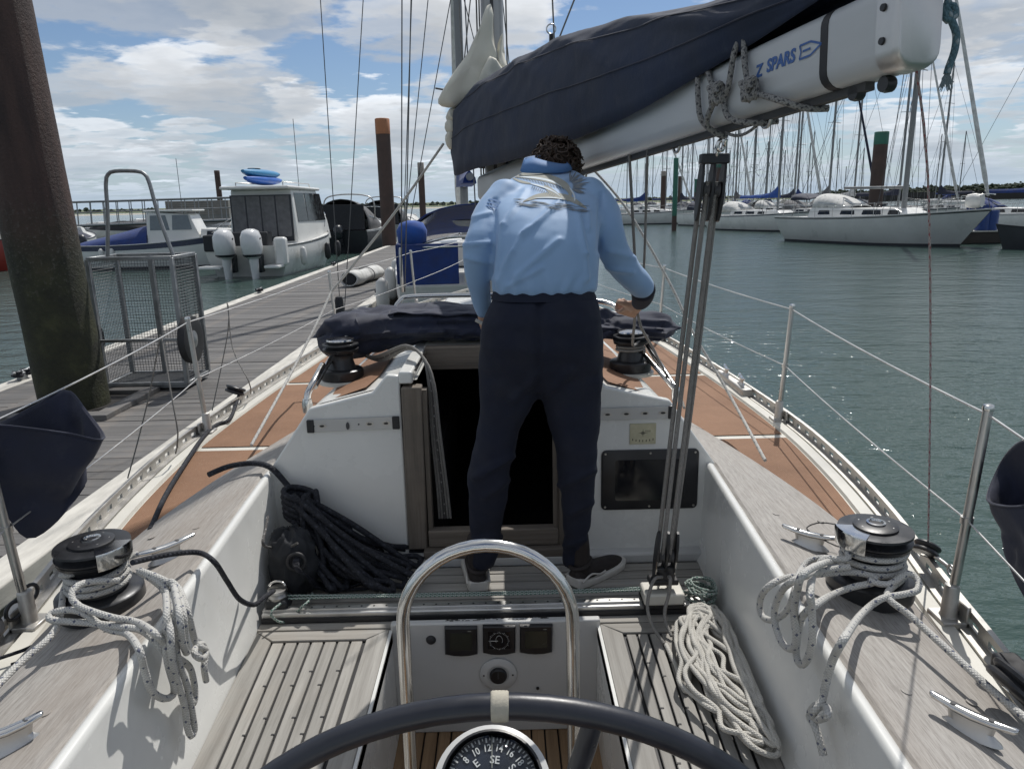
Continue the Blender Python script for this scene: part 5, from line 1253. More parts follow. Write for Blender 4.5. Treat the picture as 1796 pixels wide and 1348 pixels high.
    ball(b, hp(0, .060, -.055), (.052, .050, .050), 14, tilt); ball(b, hp(0, .104, -.018), (.013, .018, .022), 10, tilt); ball(b, hp(0, .085, .022), (.052, .016, .012), 12, tilt)
    for e in (-1, 1): ball(b, hp(e*.078, -.004, -.008), (.010, .020, .031), 10, tilt)
    ball(b, hp(0, .100, -.052), (.022, .009, .007), 10, tilt)
    # hands: palm, four curled fingers, thumb
    def hand(W, D, S, curl):
        D = D.normalized(); S = (S-D*S.dot(D)).normalized(); N = D.cross(S)      # D towards knuckles, S towards thumb side, N out of the palm
        limb(b, [(W, .026), (W+D*.03, .028)])
        for i, (o_, L) in enumerate(((.030, .95), (.010, 1.05), (-.011, 1.0), (-.030, .8))):
            k0 = W+D*.085+S*o_; limb(b, [(W+D*.03+S*o_*.6, .016), (k0, .0115)], 10)
            a1, a2, a3 = curl*.7, curl*1.6, curl*2.3; p = k0; pts = [(p, .0105)]
            for a, l in ((a1, .040), (a2, .027), (a3, .020)): p = p+(D*cos(a)+N*sin(a))*l*L; pts.append((p, .0095))
            limb(b, pts, 10)
        p0 = W+D*.022+S*.024; p1 = p0+(D*.5+S*.7+N*.3).normalized()*.035; p2 = p1+(D*.7+N*.6-S*.1).normalized()*.030; p3 = p2+(D*.5+N*.7-S*.4).normalized()*.024
        limb(b, [(p0, .015), (p1, .0125), (p2, .011), (p3, .009)], 10)
    limb(b, [(PY(1126, 505, 2.72), .034), (PY(1124, 524, 2.84), .030), (PY(1120, 531, 2.93), .026)]); hand(PY(1120, 531, 2.93), V(-.35, .55, -.5), V(-.8, -.3, .3), 1.15)
    hand(PY(850, 556, 2.64), V(.35, .5, -.8), V(.8, -.3, .3), .55)
    body = fuse(b, 'body', 'skin', root, .006, 3)
    # forearm of the bent sleeve, its shade put in as navy colour
    g = MB(); limb(g, [(PY(1128, 508, 2.725), .047), (PY(1127, 519, 2.79), .042), (PY(1124, 527, 2.87), .036), (PY(1121, 530, 2.91), .031)])
    fuse(g, 'shaded_sleeve', 'trousers_navy', root, .007, 3)
    MB().tube([PY(834, 561, 2.60), PY(846, 567, 2.60)], [.006, .007], 10).build('watch', 'shoe_sole', root, 60)
    # hair: a cap of many curled locks
    hb = MB(); rnd = random.Random(11)
    ball(hb, hp(0, -.012, .012), (.083, .094, .106), 22, tilt)
    for i in range(430):
        u, f = rnd.uniform(0, 2*pi), rnd.uniform(-.95, 1.5); d = V(cos(u)*cos(f), sin(u)*cos(f), sin(f))
        if d.y > .25 and d.z < .45: continue
        base = V(d.x*.084, d.y*.096-.012, d.z*.108+.012); t1 = d.cross(V(rnd.uniform(-1, 1), rnd.uniform(-1, 1), rnd.uniform(-1, 1))).normalized(); t2 = d.cross(t1)
        r = rnd.uniform(.008, .017); L = rnd.uniform(.7, 1.3); ph = rnd.uniform(0, 6); pts = []
        for k_ in range(9):
            a = ph+k_*.62*L; pts.append(hd+tilt @ (base+d*(.004+.0022*k_*rnd.uniform(.5, 1.2))+t1*(r*cos(a)-r*cos(ph))+t2*(r*sin(a)-r*sin(ph))+t1*.0022*k_))
        hb.tube(pts, [.0035, .0042, .0044, .0044, .0042, .004, .0036, .003, .0015], 5)
    hb.build('hair', 'hair_brown', root, 70)
    # shoes
    def shoe(heel, ang, pitch):
        fwd = V(sin(ang), cos(ang), 0); sd = V(cos(ang), -sin(ang), 0); up = V(0, 0, 1)
        def q(x, y, z): return heel+sd*x+fwd*y+up*(z+max(0, pitch*(.08-y)) )
        sec = [(-.012, .030, .018, .055), (0, .036, .02, .078), (.04, .041, .022, .090), (.09, .043, .022, .085), (.14, .047, .022, .070), (.19, .052, .022, .058), (.24, .047, .022, .048), (.275, .030, .022, .036), (.285, .012, .022, .028)]
        up_ = MB(); so = MB(); R1, R2 = [], []
        for y, w, z0, z1 in sec:
            R1.append([q(w*cos(k*pi/10)*(1 if sin(k*pi/10) < .3 else .82), y, z0+(z1-z0)*max(0, sin(k*pi/10))**.7) for k in range(11)]+[q(0, y, z0-.002)])
            wave = .012*exp(-((y+.005)/.02)**2)
            R2.append([q(-w*1.10, y*1.03, .0), q(w*1.10, y*1.03, .0), q(w*1.16, y*1.03, .020), q(w*1.08, y*1.03, .029+wave), q(-w*1.08, y*1.03, .029+wave), q(-w*1.16, y*1.03, .020)])
        u = up_.loft(R1).build('shoe', 'shoe_dark', root, 70); u.modifiers.new('s', 'SUBSURF').levels = 1; u.modifiers['s'].render_levels = 1
        s2 = so.loft(R2).build('sole', 'shoe_sole', u, 50, bevel=.004)
        c = MB(); c.tube(arc(q(0, .035, .088), .036, 0, 2*pi, 20, sd, fwd*1.25+up*.25), .009, 10).build('ankle_collar', 'shoe_dark', u, 60)
        for e in (-1, 1):
            c = MB(); c.tube(spline([q(e*.043, -.002, .030), q(e*.043, .05, .05), q(e*.046, .10, .036), q(e*.048, .13, .040)], .01), .004, 8); c.build('side_flash', 'shoe_sole', u, 60)
        ball_ = MB(); limb(ball_, [(q(0, .035, .06), .033), (q(0, .035, .13), .036), (q(0, .02, .2), .040)], 16); ball_.build('sock', 'shoe_dark', u, 60)
    shoe(PZ(840, 1036, ZS), radians(-6), .05); shoe(PZ(1008, 1030, ZS), radians(46), .1)
    # print on the back of the shirt, laid onto the cloth
    from mathutils.bvhtree import BVHTree
    bvh = BVHTree.FromPolygons([v.co.copy() for v in sh.data.vertices], [tuple(p.vertices) for p in sh.data.polygons])
    def decal(polys, lift, m, name):
        mb = MB()
        for poly in polys:
            bm = bmesh.new(); f = bm.faces.new([bm.verts.new((x, y, 0)) for x, y in poly]); bmesh.ops.triangulate(bm, faces=bm.faces[:])
            for _ in range(7):
                E_ = [e for e in bm.edges if e.calc_length() > 9]
                if not E_: break
                bmesh.ops.subdivide_edges(bm, edges=E_, cuts=1); bmesh.ops.triangulate(bm, faces=bm.faces[:])
            bm.verts.index_update(); hit = {}
            for v in bm.verts:
                x, y = 780+v.co.x/3.2095, 220+v.co.y/3.2095; d = _ray(x, y).normalized(); h = bvh.ray_cast(EYE, d)
                hit[v.index] = (h[0]+h[1]*lift*(1 if h[1].dot(d) < 0 else -1)) if h[0] else None
            base = len(mb.v); idx = {}
            for i, p in hit.items():
                if p is not None: idx[i] = len(mb.v); mb.v.append(tuple(p))
            for f in bm.faces:
                ii = [v.index for v in f.verts]
                if all(j in idx for j in ii): mb.f.append(tuple(idx[j] for j in ii))
            bm.free()
        return mb.build(name, m, sh, 80, fix=False)
    def stroke(a, b, w):
        dx, dy = b[0]-a[0], b[1]-a[1]; L = sqrt(dx*dx+dy*dy); nx, ny = -dy/L*w/2, dx/L*w/2
        return [(a[0]-nx*.2, a[1]-ny*.2), ((a[0]+b[0])/2-nx, (a[1]+b[1])/2-ny), (b[0], b[1]), ((a[0]+b[0])/2+nx, (a[1]+b[1])/2+ny), (a[0]+nx*.2, a[1]+ny*.2)]
    def crescent(P, W):                              # tapering curved band through points
        sp = spline([V(x, y, 0) for x, y in P], 6); L, R = [], []
        for i, p in enumerate(sp):
            t = i/(len(sp)-1); d = (sp[min(i+1, len(sp)-1)]-sp[max(i-1, 0)]).normalized(); w = W*sin(pi*min(.98, max(.02, t)))**.7/2; L.append((p.x-d.y*w, p.y+d.x*w)); R.append((p.x+d.y*w, p.y-d.x*w))
        return L+R[::-1]
    bodyp = [crescent([(372, 288), (470, 284), (580, 300), (670, 335), (706, 385), (690, 430)], 46), crescent([(440, 432), (520, 402), (600, 398), (700, 412), (800, 470)], 34), crescent([(560, 340), (600, 372), (640, 392)], 30), crescent([(380, 296), (430, 318), (490, 330)], 14)]
    decal(bodyp, .0016, 'print_grey', 'shirt_print')
    rnd = random.Random(2); st = []
    for k_ in range(15):
        a = -1.5+k_*.155; st.append(stroke((700+20*cos(a), 345+28*sin(a)), (700+(95+rnd.uniform(-15, 35))*cos(a), 345+(80+rnd.uniform(-10, 30))*sin(a)), 9))
    for k_ in range(44):
        x = 385+rnd.uniform(0, 400); y = 432+(x-385)*.10+rnd.uniform(-16, 18); st.append(stroke((x, y), (min(x+rnd.uniform(35, 110), 818), y+rnd.uniform(0, 12)), rnd.uniform(3, 6)))
    for k_ in range(16): st.append(stroke((400+k_*17, 284+k_*4.0), (420+k_*17, 302+k_*4.6), 4))
    for k_ in range(12): st.append(stroke((500+k_*11, 338+k_*5), (488+k_*11, 362+k_*4), 4))
    decal(st, .0022, 'print_dark', 'shirt_print')
    pale = [crescent([(420, 292), (520, 300), (600, 318), (660, 350)], 12), crescent([(480, 330), (560, 352), (620, 380), (650, 405)], 10), crescent([(700, 350), (725, 390), (735, 430)], 9), crescent([(500, 412), (600, 410), (680, 420)], 7)]
    decal(pale, .0026, 'print_pale', 'shirt_print')
person()
# ------------------------------------------------------------------ ropes on deck
def c4(x, y): return (x/2.88, 880+y/2.88)              # photo detail scales
def c7(x, y): return (1100+x/2.5805, 850+y/2.5805)
def wrap(c, r0, r1, z0, z1, turns, a0, n=14):
    out = []
    for i in range(int(n*turns)+1):
        t = i/(n*turns); a = a0+2*pi*turns*t; r = r0+(r1-r0)*t; out.append(V(c[0]+r*cos(a), c[1]+r*sin(a), c[2]+z0+(z1-z0)*t))
    return out
XL = XB-win(1.6)+.028                                   # just clear of the left coaming wall
XR = XB+win(1.6)-.030
def wl(p, d=0.0): return PXX(p[0], p[1], XL+d)
def wr(p, d=0.0): return PXX(p[0], p[1], XR-d)
def sheet_left():
    R = .0088
    P = [PZ(-90, 1290, 1.19), PZ(30, 1167, 1.205), PZ(97, 1104, 1.225), V(WL_[0]-.085, WL_[1]-.02, WL_[2]+.07)]
    P += wrap(WL_, .078, .073, .072, .132, 3.2, pi*1.02)
    o = rope('jib_sheet', P+[V(WL_[0]+.09, WL_[1]+.06, 1.30)], R, 'rope_fleck', None, .014, 10); tag(o, 'blue-flecked white sheet wound round the left winch and led aft', 'rope')
    T = []
    def top(q, z): T.append(PZ(*c4(*q), z))
    def wall(q, d=0.0): T.append(wl(c4(*q), d))
    top((600, 395), 1.28); top((480, 400), 1.30); top((395, 420), 1.31); top((360, 470), 1.30); top((400, 525), 1.28); top((560, 580), 1.26); top((690, 605), 1.245); wall((790, 670), .02); wall((880, 770), .018); wall((955, 830), .016); wall((978, 900), .015); wall((985, 960), .012); wall((978, 1015), .01)
    wall((940, 960), .008); wall((890, 850), .008); wall((820, 740), .012); top((720, 650), 1.238); top((620, 632), 1.235); top((470, 612), 1.235); top((300, 600), 1.24); top((250, 590), 1.245); top((262, 560), 1.25); top((340, 545), 1.26); top((420, 560), 1.262); top((540, 640), 1.225); top((640, 665), 1.225)
    wall((700, 740), .02); wall((730, 850), .016); wall((770, 955), .014); wall((830, 992), .014); wall((872, 975), .016); wall((880, 930), .024); wall((850, 820), .03); wall((835, 700), .03); wall((842, 560), .03); top((830, 450), 1.26); top((760, 385), 1.285); top((700, 350), 1.30)
    top((780, 375), 1.29); top((860, 430), 1.262); wall((880, 560), .04); wall((885, 680), .04); wall((900, 800), .034); wall((950, 950), .03); wall((975, 1090), .024); wall((982, 1150), .02); wall((965, 1180), .018); wall((948, 1140), .018); wall((935, 1040), .022); wall((905, 930), .03); wall((870, 800), .046); wall((860, 640), .05); top((850, 470), 1.27); top((800, 400), 1.295)
    top((700, 345), 1.31); top((820, 390), 1.30); top((890, 440), 1.275); wall((925, 560), .05); wall((935, 660), .05); wall((945, 760), .045); wall((920, 700), .06); wall((905, 560), .062); top((880, 430), 1.285); top((860, 400), 1.295); top((905, 440), 1.28); wall((950, 560), .04); wall((985, 700), .03)
    # overhand knot and tail
    wall((1010, 730), .045); wall((1040, 750), .03); wall((1025, 790), .05); wall((985, 770), .05); wall((990, 730), .03); wall((1025, 720), .02); wall((1040, 770), .02); wall((1030, 830), .025); wall((1042, 902), .02)
    o = rope('jib_sheet', T, R, 'rope_fleck', None, .014, 10); tag(o, 'blue-flecked white rope tail draped in loops over the left coaming', 'rope')
sheet_left()
def sheet_right():
    R = .0088; W = WR_
    o = rope('jib_sheet', [PZ(1850, 1300, 1.20), PZ(1759, 1226, 1.20), PZ(1681, 1156, 1.215), PZ(1600, 1082, 1.235), PZ(1556, 1044, 1.255)]+wrap(W, .085, .075, .075, .118, 2.3, -.9), R, 'rope_fleck', None, .014, 10)
    tag(o, 'blue-flecked white sheet wound round the right winch and led aft', 'rope')
    T = wrap(W, .080, .084, .128, .150, 1.15, pi*.55)
    def top(q, z): T.append(PZ(*c7(*q), z))
    def wall(q, d=0.0): T.append(wr(c7(*q), d))
    top((1000, 330), 1.305); top((900, 330), 1.29); top((830, 340), 1.28); top((785, 390), 1.27); wall((760, 470), .02); wall((740, 540), .02); wall((700, 590), .02); wall((650, 612), .02); wall((606, 585), .02); wall((602, 520), .022); wall((640, 460), .03); top((720, 420), 1.27); top((860, 405), 1.265); top((1000, 395), 1.265); top((1100, 410), 1.27)
    top((1120, 440), 1.262); top((1020, 462), 1.25); top((920, 500), 1.245); wall((850, 545), .02); wall((790, 600), .025); wall((770, 690), .02); wall((765, 770), .018); wall((785, 812), .018); wall((815, 790), .02); wall((838, 690), .026); wall((835, 560), .035); wall((828, 480), .045); top((845, 400), 1.285); top((890, 335), 1.30); top((960, 340), 1.295)
    top((900, 350), 1.30); wall((800, 400), .06); wall((770, 480), .055); wall((755, 580), .045); wall((765, 680), .035); wall((750, 740), .03); wall((705, 720), .03); wall((672, 640), .03); wall((668, 560), .03); wall((700, 480), .035); wall((760, 430), .05); top((880, 390), 1.285); top((1010, 370), 1.29)
    o = rope('jib_sheet', T, R, 'rope_fleck', None, .014, 10); tag(o, 'blue-flecked white rope looped beside the right winch over the coaming', 'rope')
    T = []
    top((1090, 430), 1.27); top((1180, 450), 1.262); top((1270, 400), 1.28); top((1315, 430), 1.27); top((1315, 475), 1.262); top((1250, 495), 1.26); top((1150, 515), 1.255); top((1060, 585), 1.245); wall((985, 690), .02); wall((935, 780), .02); wall((905, 870), .018); wall((888, 950), .018)
    wall((870, 1000), .03); wall((840, 1030), .04); wall((860, 1060), .03); wall((905, 1040), .04); wall((900, 1005), .02); wall((850, 1000), .02); wall((825, 1045), .02); wall((850, 1090), .028); wall((870, 1150), .024); wall((888, 1222), .02)
    o = rope('jib_sheet', T, R, 'rope_fleck', None, .014, 10); tag(o, 'blue-flecked white rope end with a knot hanging down the right coaming', 'rope')
sheet_right()

def sheet_pile():
    rnd = random.Random(21); A, Bp = PZ(1230, 1092, .82), PZ(1362, 1300, .82); d = (Bp-A); L = d.length; d.normalize(); n = V(d.y, -d.x, 0)
    if n.x < 0: n = -n
    P = [PZ(1168, 1130, .812), PZ(1185, 1165, .812), PZ(1205, 1210, .812)]
    loops = 18
    for i in range(loops):
        wa, wb = rnd.uniform(.03, .145), rnd.uniform(.02, .10); s0, s1 = rnd.uniform(-.03, .08), L+rnd.uniform(-.16, .10); z0 = .812+.0075*min(i, 6)
        o1, o2 = rnd.uniform(-.05, .05), rnd.uniform(-.09, .05); k = 7
        def z(u): return z0+rnd.uniform(0, .010)+.006*sin(u*9+i)
        for j in range(k):
            u = j/(k-1); P.append(A+d*(s0+(s1-s0)*u)+n*(-wa*(.6+.7*sin(pi*u))+o1*(1-u)+o2*u+rnd.uniform(-.024, .024))+V(0, 0, z(u)-.82))
        P.append(A+d*(s1+rnd.uniform(.02, .05))+n*(o2+rnd.uniform(-.01, .01))+V(0, 0, z0-.818))
        for j in range(k):
            u = 1-j/(k-1); P.append(A+d*(s0+(s1-s0)*u)+n*(wb*(.6+.7*sin(pi*u))+o1*(1-u)+o2*u+rnd.uniform(-.024, .024))+V(0, 0, z(u)-.82))
        P.append(A+d*(s0-rnd.uniform(.01, .03))+n*(o1+rnd.uniform(-.01, .01))+V(0, 0, z0-.815))
    # keep it off the coaming wall and on the seat
    Q = []
    for p in P:
        lim = XB+win(p.y)-.046
        if p.x > lim: p = V(lim-(p.x-lim)*.3, p.y, p.z+.01)
        Q.append(V(p.x, p.y, max(p.z, .809)))
    o = rope('mainsheet_tail', Q, .0078, 'rope_white', None, .013, 8); tag(o, 'pile of plain white rope flaked on the right cockpit seat', 'rope')
sheet_pile()
def green_pile():
    rnd = random.Random(5); P = [V(.60, 2.42, .87)]; c = PZ(1238, 1042, .85)
    for i in range(70):
        a = i*.83+rnd.uniform(-.3, .3); r = rnd.uniform(.035, .085); P.append(c+V(r*cos(a)*.95, r*sin(a)*.8, -.035+.0016*i*.6+rnd.uniform(0, .03)))
    P += [PZ(1275, 1062, .82), PZ(1300, 1085, .82)]
    P = [V(min(p.x, XB+win(p.y)-.045), p.y, max(p.z, .812)) for p in P]
    o = rope('control_line', P, .0042, 'rope_green', None, .012, 6); tag(o, 'tangle of thin green and white line in the corner beside the traveller car', 'rope')
green_pile()

def black_coils():
    rnd = random.Random(9); N0 = PY(527, 884, 2.74); P = []
    # hank lying on the bridge deck: loops spread from the bound neck
    P += [PZ(366, 832, 1.225), PZ(400, 818, 1.232), PZ(440, 812, 1.235), PZ(472, 818, 1.24), PY(497, 842, 2.80), PY(512, 862, 2.78)]
    ends = [(735, 965), (728, 985), (722, 1010), (700, 1022), (680, 1030), (655, 1028), (715, 960), (690, 950), (705, 1000), (670, 1012), (640, 1020), (660, 968), (620, 1010), (600, 1022), (585, 1000), (640, 990), (610, 960), (575, 1026), (650, 1000), (690, 980), (560, 1000)]
    for i, e in enumerate(ends):
        E_ = PZ(e[0], e[1], ZS+.03+.010*(i % 3)); m1 = N0.lerp(E_, .45)+V(rnd.uniform(-.04, .02), rnd.uniform(-.05, .05), rnd.uniform(-.05, .06)); m2 = N0.lerp(E_, .5)+V(rnd.uniform(-.02, .05), rnd.uniform(-.06, .06), rnd.uniform(-.09, .02))
        m1.z = max(m1.z, ZS+.03); m2.z = max(m2.z, ZS+.02)
        t = V(rnd.uniform(-.02, .02), rnd.uniform(.015, .035), rnd.uniform(-.005, .02))
        P += [N0+V(rnd.uniform(-.035, .035), rnd.uniform(-.03, .03), rnd.uniform(-.03, .045)), m1, E_-t+V(0, 0, .012), E_+V(.02, 0, 0), E_+t, m2]
    # turns binding the neck, crown loops
    for i in range(44):
        a = i*.78; P.append(N0+V(.062*cos(a)+.006*rnd.uniform(-1, 1), .055*sin(a)*.8, .055-.0030*i+.045*cos(a)*-.5))
    P = [V(p.x, p.y, max(p.z, ZS+.014)) for p in P]
    o = rope('mooring_line', P, .0118, 'rope_black', None, .02, 8); tag(o, 'thick black mooring line made up in a hank against the cabin bulkhead', 'rope')
    # black canvas rope bag slung on the coaming, line ends spilling out of it
    c = PY(512, 985, 2.60)
    def bag(u, v):
        a = u*2*pi; f = -pi/2+v*pi; r = 1+.16*(.25-abs(noise.noise(V(cos(a)*2, sin(a)*2, f*2))))*2+.08*fbm(V(cos(a)*3, f*2, sin(a)*3), 3); p = c+V(.098*cos(f)**.7*cos(a)*r, .085*cos(f)**.7*sin(a)*r, .135*sin(f)*r)
        return V(max(p.x, XB-win(p.y)+.032), p.y, max(p.z, ZS+.004))
    o = MB().grid(bag, 48, 26).build('rope_bag', 'canvas_dark', None, 75); tag(o, 'black canvas rope bag slung at the left coaming above the traveller end', 'rope bag')
    q = PY(520, 985, 2.505); MB().tube(arc(q, .032, 0, 2*pi, 20, (1, .1, 0), (0, .1, 1)), .007, 8).build('mouth_ring', 'black_rubber', o, 60)
    for k_, (x2, y2) in enumerate(((640, 1020), (662, 1004), (600, 1034), (690, 1024))):
        o = rope('mooring_line', [q+V(.006*k_-.01, .02, .012), q+V(.004*k_, -.03, -.005), PY(535, 1008, 2.49), PZ(560, 1022+3*k_, .83), PZ((560+x2)/2, (1030+y2)/2+6, .815), PZ(x2, y2, .83)], .0062, 'rope_black', None, .02, 8); tag(o, ('first', 'second', 'third', 'fourth')[k_]+' black line end spilling from the rope bag, counted from the back', 'rope')
    o = rope('jib_furling_line', [PZ(232, 986, 1.335), PZ(270, 977, 1.31), PZ(310, 970, 1.285), PZ(350, 969, 1.25), PXX(376, 985, XL+.01), PXX(398, 1018, XL+.012), PXX(420, 1050, XL+.015), PXX(445, 1060, XL+.02), PXX(462, 1048, XL+.03), PZ(480, 1036, .92)], .0082, 'rope_black', None, .014, 8)
    tag(o, 'thin black line drooping from the left winch to the traveller end', 'rope')
    # thin dark lanyard tied on the bundle
    o = rope('lanyard', [PXX(470, 905, XL+.02), PXX(465, 930, XL+.03), PXX(462, 955, XL+.05), PY(480, 960, 2.62), PY(500, 962, 2.55), PY(522, 952, 2.52)], .005, 'rope_dark'); tag(o, 'short dark lanyard tied round the black rope bundle', 'rope')
    o = rope('deck_rope', [PZ(420, 690, 1.13), PZ(404, 733, 1.105), PZ(380, 745, 1.103), PZ(356, 767, 1.103), PZ(323, 815, 1.103), PZ(289, 871, 1.105), PZ(263, 930, 1.135)], .0105, 'rope_black'); tag(o, 'black rope lying along the left brown side deck', 'rope')
black_coils()

def lines():
    def L(name, pts, r, m, label, step=.05): tag(rope(name, pts, r, m, None, step, 8), label, 'rope')
    L('jib_sheet', [PY(778, 252, 5.15), PY(693, 372, 5.0), PY(620, 464, 4.9), PY(581, 511, 4.8)], .0085, 'rope_white', 'white line slanting down left from the mast toward the pontoon side')
    L('jib_sheet', [PY(581, 511, 4.8), PY(556, 566, 4.55), PY(510, 655, 4.1), PZ(441, 780, 1.17)], .0075, 'rope_fleck', 'white flecked line slanting onto the left brown deck')
    L('jib_sheet', [PY(1022, 278, 4.4), PY(1096, 362, 4.2), PY(1175, 497, 4.0), PY(1214, 580, 3.85), PY(1280, 693, 3.6), PZ(1342, 807, 1.16)], .0075, 'rope_fleck', 'white flecked line slanting down right from the boom to the side deck')
    for i in range(5):
        o = i*.013; z = .004*(i % 2)
        L('halyard_tail', [V(-.68, 3.45, 1.56+o*.3), V(-.56-o*.6, 3.25, 1.575+o*.4), V(-.42, 3.10-o, 1.655+o*.5), V(-.345+o*.25, 2.98-o*.8, 1.64), V(-.318+o*.5, 2.90-o*.5, 1.55), V(-.312+o*.7, 2.875-o*.3, 1.35), V(-.30+o*.8, 2.88, 1.10), V(-.298+o*.9, 2.89, .965)], .0052, ('rope_grey', 'rope_grey', 'rope_dark')[i % 3],
          ('outermost grey', 'second grey', 'dark middle', 'fourth grey', 'innermost grey')[i]+' halyard tail of five hanging over the left hatch edge', .03)
    H = PY(1114, 541, 2.97)
    L('winch_line', [H+V(.0, .01, .06), H, PY(1113, 565, 3.03), PY(1110, 605, 3.12), V(CW_R[0]+.035, CW_R[1]-.045, CW_R[2]+.15), V(CW_R[0]+.055, CW_R[1]-.04, CW_R[2]+.10)]+wrap(CW_R, .063, .060, .098, .125, 2, -.6), .0062, 'rope_grey', 'grey line from the right hand down to the right cabin winch', .02)
    L('winch_line', [H+V(.004, .012, .03), PY(1124, 572, 2.98), PY(1145, 610, 3.08), PY(1165, 650, 3.05), PZ(1192, 694, 1.40), PY(1200, 715, 3.05)], .0058, 'rope_grey', 'second grey line from the right hand toward the deck at right', .02)
    L('vang_line', [PY(1103, 262, 2.85), PY(1107, 330, 2.92), PY(1113, 445, 3.05), PY(1117, 530, 3.15)], .006, 'rope_grey', 'grey line hanging from the boom down behind the right arm', .1)
    L('vang_line', [PY(1136, 252, 2.72), PY(1134, 330, 2.8), PY(1130, 457, 3.0), PY(1125, 540, 3.15)], .005, 'rope_grey', 'thin grey line hanging from the boom just right of the arm', .1)
    L('preventer_line', [bp(BL-.03, .02), PY(1627, 300, 1.75), PY(1632, 620, 2.0), PZ(1628, 955, 1.19)], .0028, 'rope_red', 'thin red and white line from boom end to the right rail block', .1)
    # frayed end hanging in front of the sky
    p = lambda x, y, Y=1.62: PY(x, y, Y)
    o = rope('frayed_rope', [p(1668, -60), p(1666, -20), p(1662, 5), p(1655, 22), p(1662, 36), p(1675, 28), p(1672, 10), p(1660, 12), p(1668, 34), p(1677, 60), p(1674, 90), p(1664, 118), p(1661, 130)], .0075, 'rope_teal', None, .008, 8)
    tag(o, 'frayed teal rope end dangling at upper right beside the boom', 'rope')
    rnd = random.Random(1); b = MB()
    for i in range(26):
        s_ = p(1661, 128); e = p(1661+rnd.uniform(-17, 15), 150+rnd.uniform(-6, 12)); b.tube([s_, s_.lerp(e, .5)+V(rnd.uniform(-.004, .004), 0, .002), e], [.003, .002, .0008], 4)
    tag(b.build('frayed_strands', 'rope_teal', o, 60, fix=False), kind='stuff')
    # thin lines hung on the left guard wires
    def wire_pt(x, y, Y): return PY(x, y, Y)
    L('lanyard', [wire_pt(281, 588, 3.45), wire_pt(262, 690, 3.5), wire_pt(240, 780, 3.5), wire_pt(224, 838, 3.5)], .0035, 'rope_grey', 'thin grey lanyard hanging outside the left guard wire', .05)
    L('lanyard', [wire_pt(283, 588, 3.45), wire_pt(300, 690, 3.3), wire_pt(312, 760, 3.25), PZ(308, 795, 1.14)], .0035, 'rope_grey', 'thin grey lanyard from the left guard wire to the toe rail', .05)
    L('lanyard', [wire_pt(398, 530, 4.6), wire_pt(400, 580, 4.6), wire_pt(372, 720, 4.4)], .0035, 'rope_grey', 'thin grey cord hanging from the guard wire beyond the left stanchion', .05)
    L('lanyard', [wire_pt(400, 535, 4.6), wire_pt(408, 610, 4.5), wire_pt(436, 668, 4.3), PZ(440, 690, 1.14)], .0035, 'rope_grey', 'thin grey cord leading to the big black rail block', .05)
    L('lashing', [PZ(1480, 922, 1.24), PZ(1440, 916, 1.25), PZ(1415, 925, 1.235), PZ(1430, 938, 1.225), PZ(1470, 958, 1.225), PZ(1484, 955, 1.24)], .0022, 'rope_dark', 'thin dark lashing round the cleat by the right winch', .01)
    L('cleat_line', [PZ(-20, 1160, 1.12), PZ(40, 1140, 1.12), PZ(70, 1128, 1.11), PZ(60, 1150, 1.11), PZ(20, 1165, 1.12)], .005, 'rope_black', 'black cord by the left genoa track at the frame edge', .02)
lines()
# ------------------------------------------------------------------ piles, trolley and things on the pontoon
mat('white_hull', (0.68, 0.68, 0.66), 0.3, var=0.05, vscale=1.2, dirt=0.12)
mat('grey_hull', (0.50, 0.51, 0.50), 0.35, var=0.06, vscale=1.2, dirt=0.12)
mat('navy_hull', (0.012, 0.020, 0.055), 0.3, var=0.15, vscale=1.5)
mat('red_hull', (0.26, 0.035, 0.025), 0.35, var=0.15, vscale=1.5)
mat('antifoul', (0.03, 0.033, 0.04), 0.6, var=0.2)
mat('cabin_white', (0.70, 0.70, 0.675), 0.35, var=0.05, vscale=1.5, dirt=0.1)
mat('window_dark', (0.010, 0.013, 0.016), 0.08, var=0.2)
mat('stripe_dark', (0.02, 0.022, 0.03), 0.4)
mat('spar', (0.22, 0.225, 0.225), 0.45, 0.4, var=0.08)
mat('engine_white', (0.62, 0.63, 0.64), 0.22, var=0.05, vscale=3)
mat('engine_dark', (0.02, 0.024, 0.03), 0.3, var=0.2)
mat('kayak_blue', (0.012, 0.10, 0.42), 0.4, var=0.12, vscale=3)
mat('kayak_light', (0.04, 0.22, 0.42), 0.4, var=0.12, vscale=3)
mat('teak_toe', (0.22, 0.13, 0.07), 0.6, var=0.2)
mat('timber_dark', (0.05, 0.043, 0.036), 0.85, var=0.3, vscale=2, bump=0.3)
mat('shed_grey', (0.22, 0.215, 0.20), 0.7, var=0.12, vscale=2)
mat('fender_white', (0.58, 0.58, 0.56), 0.5, var=0.08)
mat('barrel_blue', (0.015, 0.05, 0.20), 0.45, var=0.12)
mat('acrylic', (0.16, 0.19, 0.21), 0.15, var=0.1)
mat('mesh_wire', (0.13, 0.135, 0.14), 0.55, 0.6, var=0.2)
mat('flag_red', (0.35, 0.03, 0.04), 0.8, var=0.15)

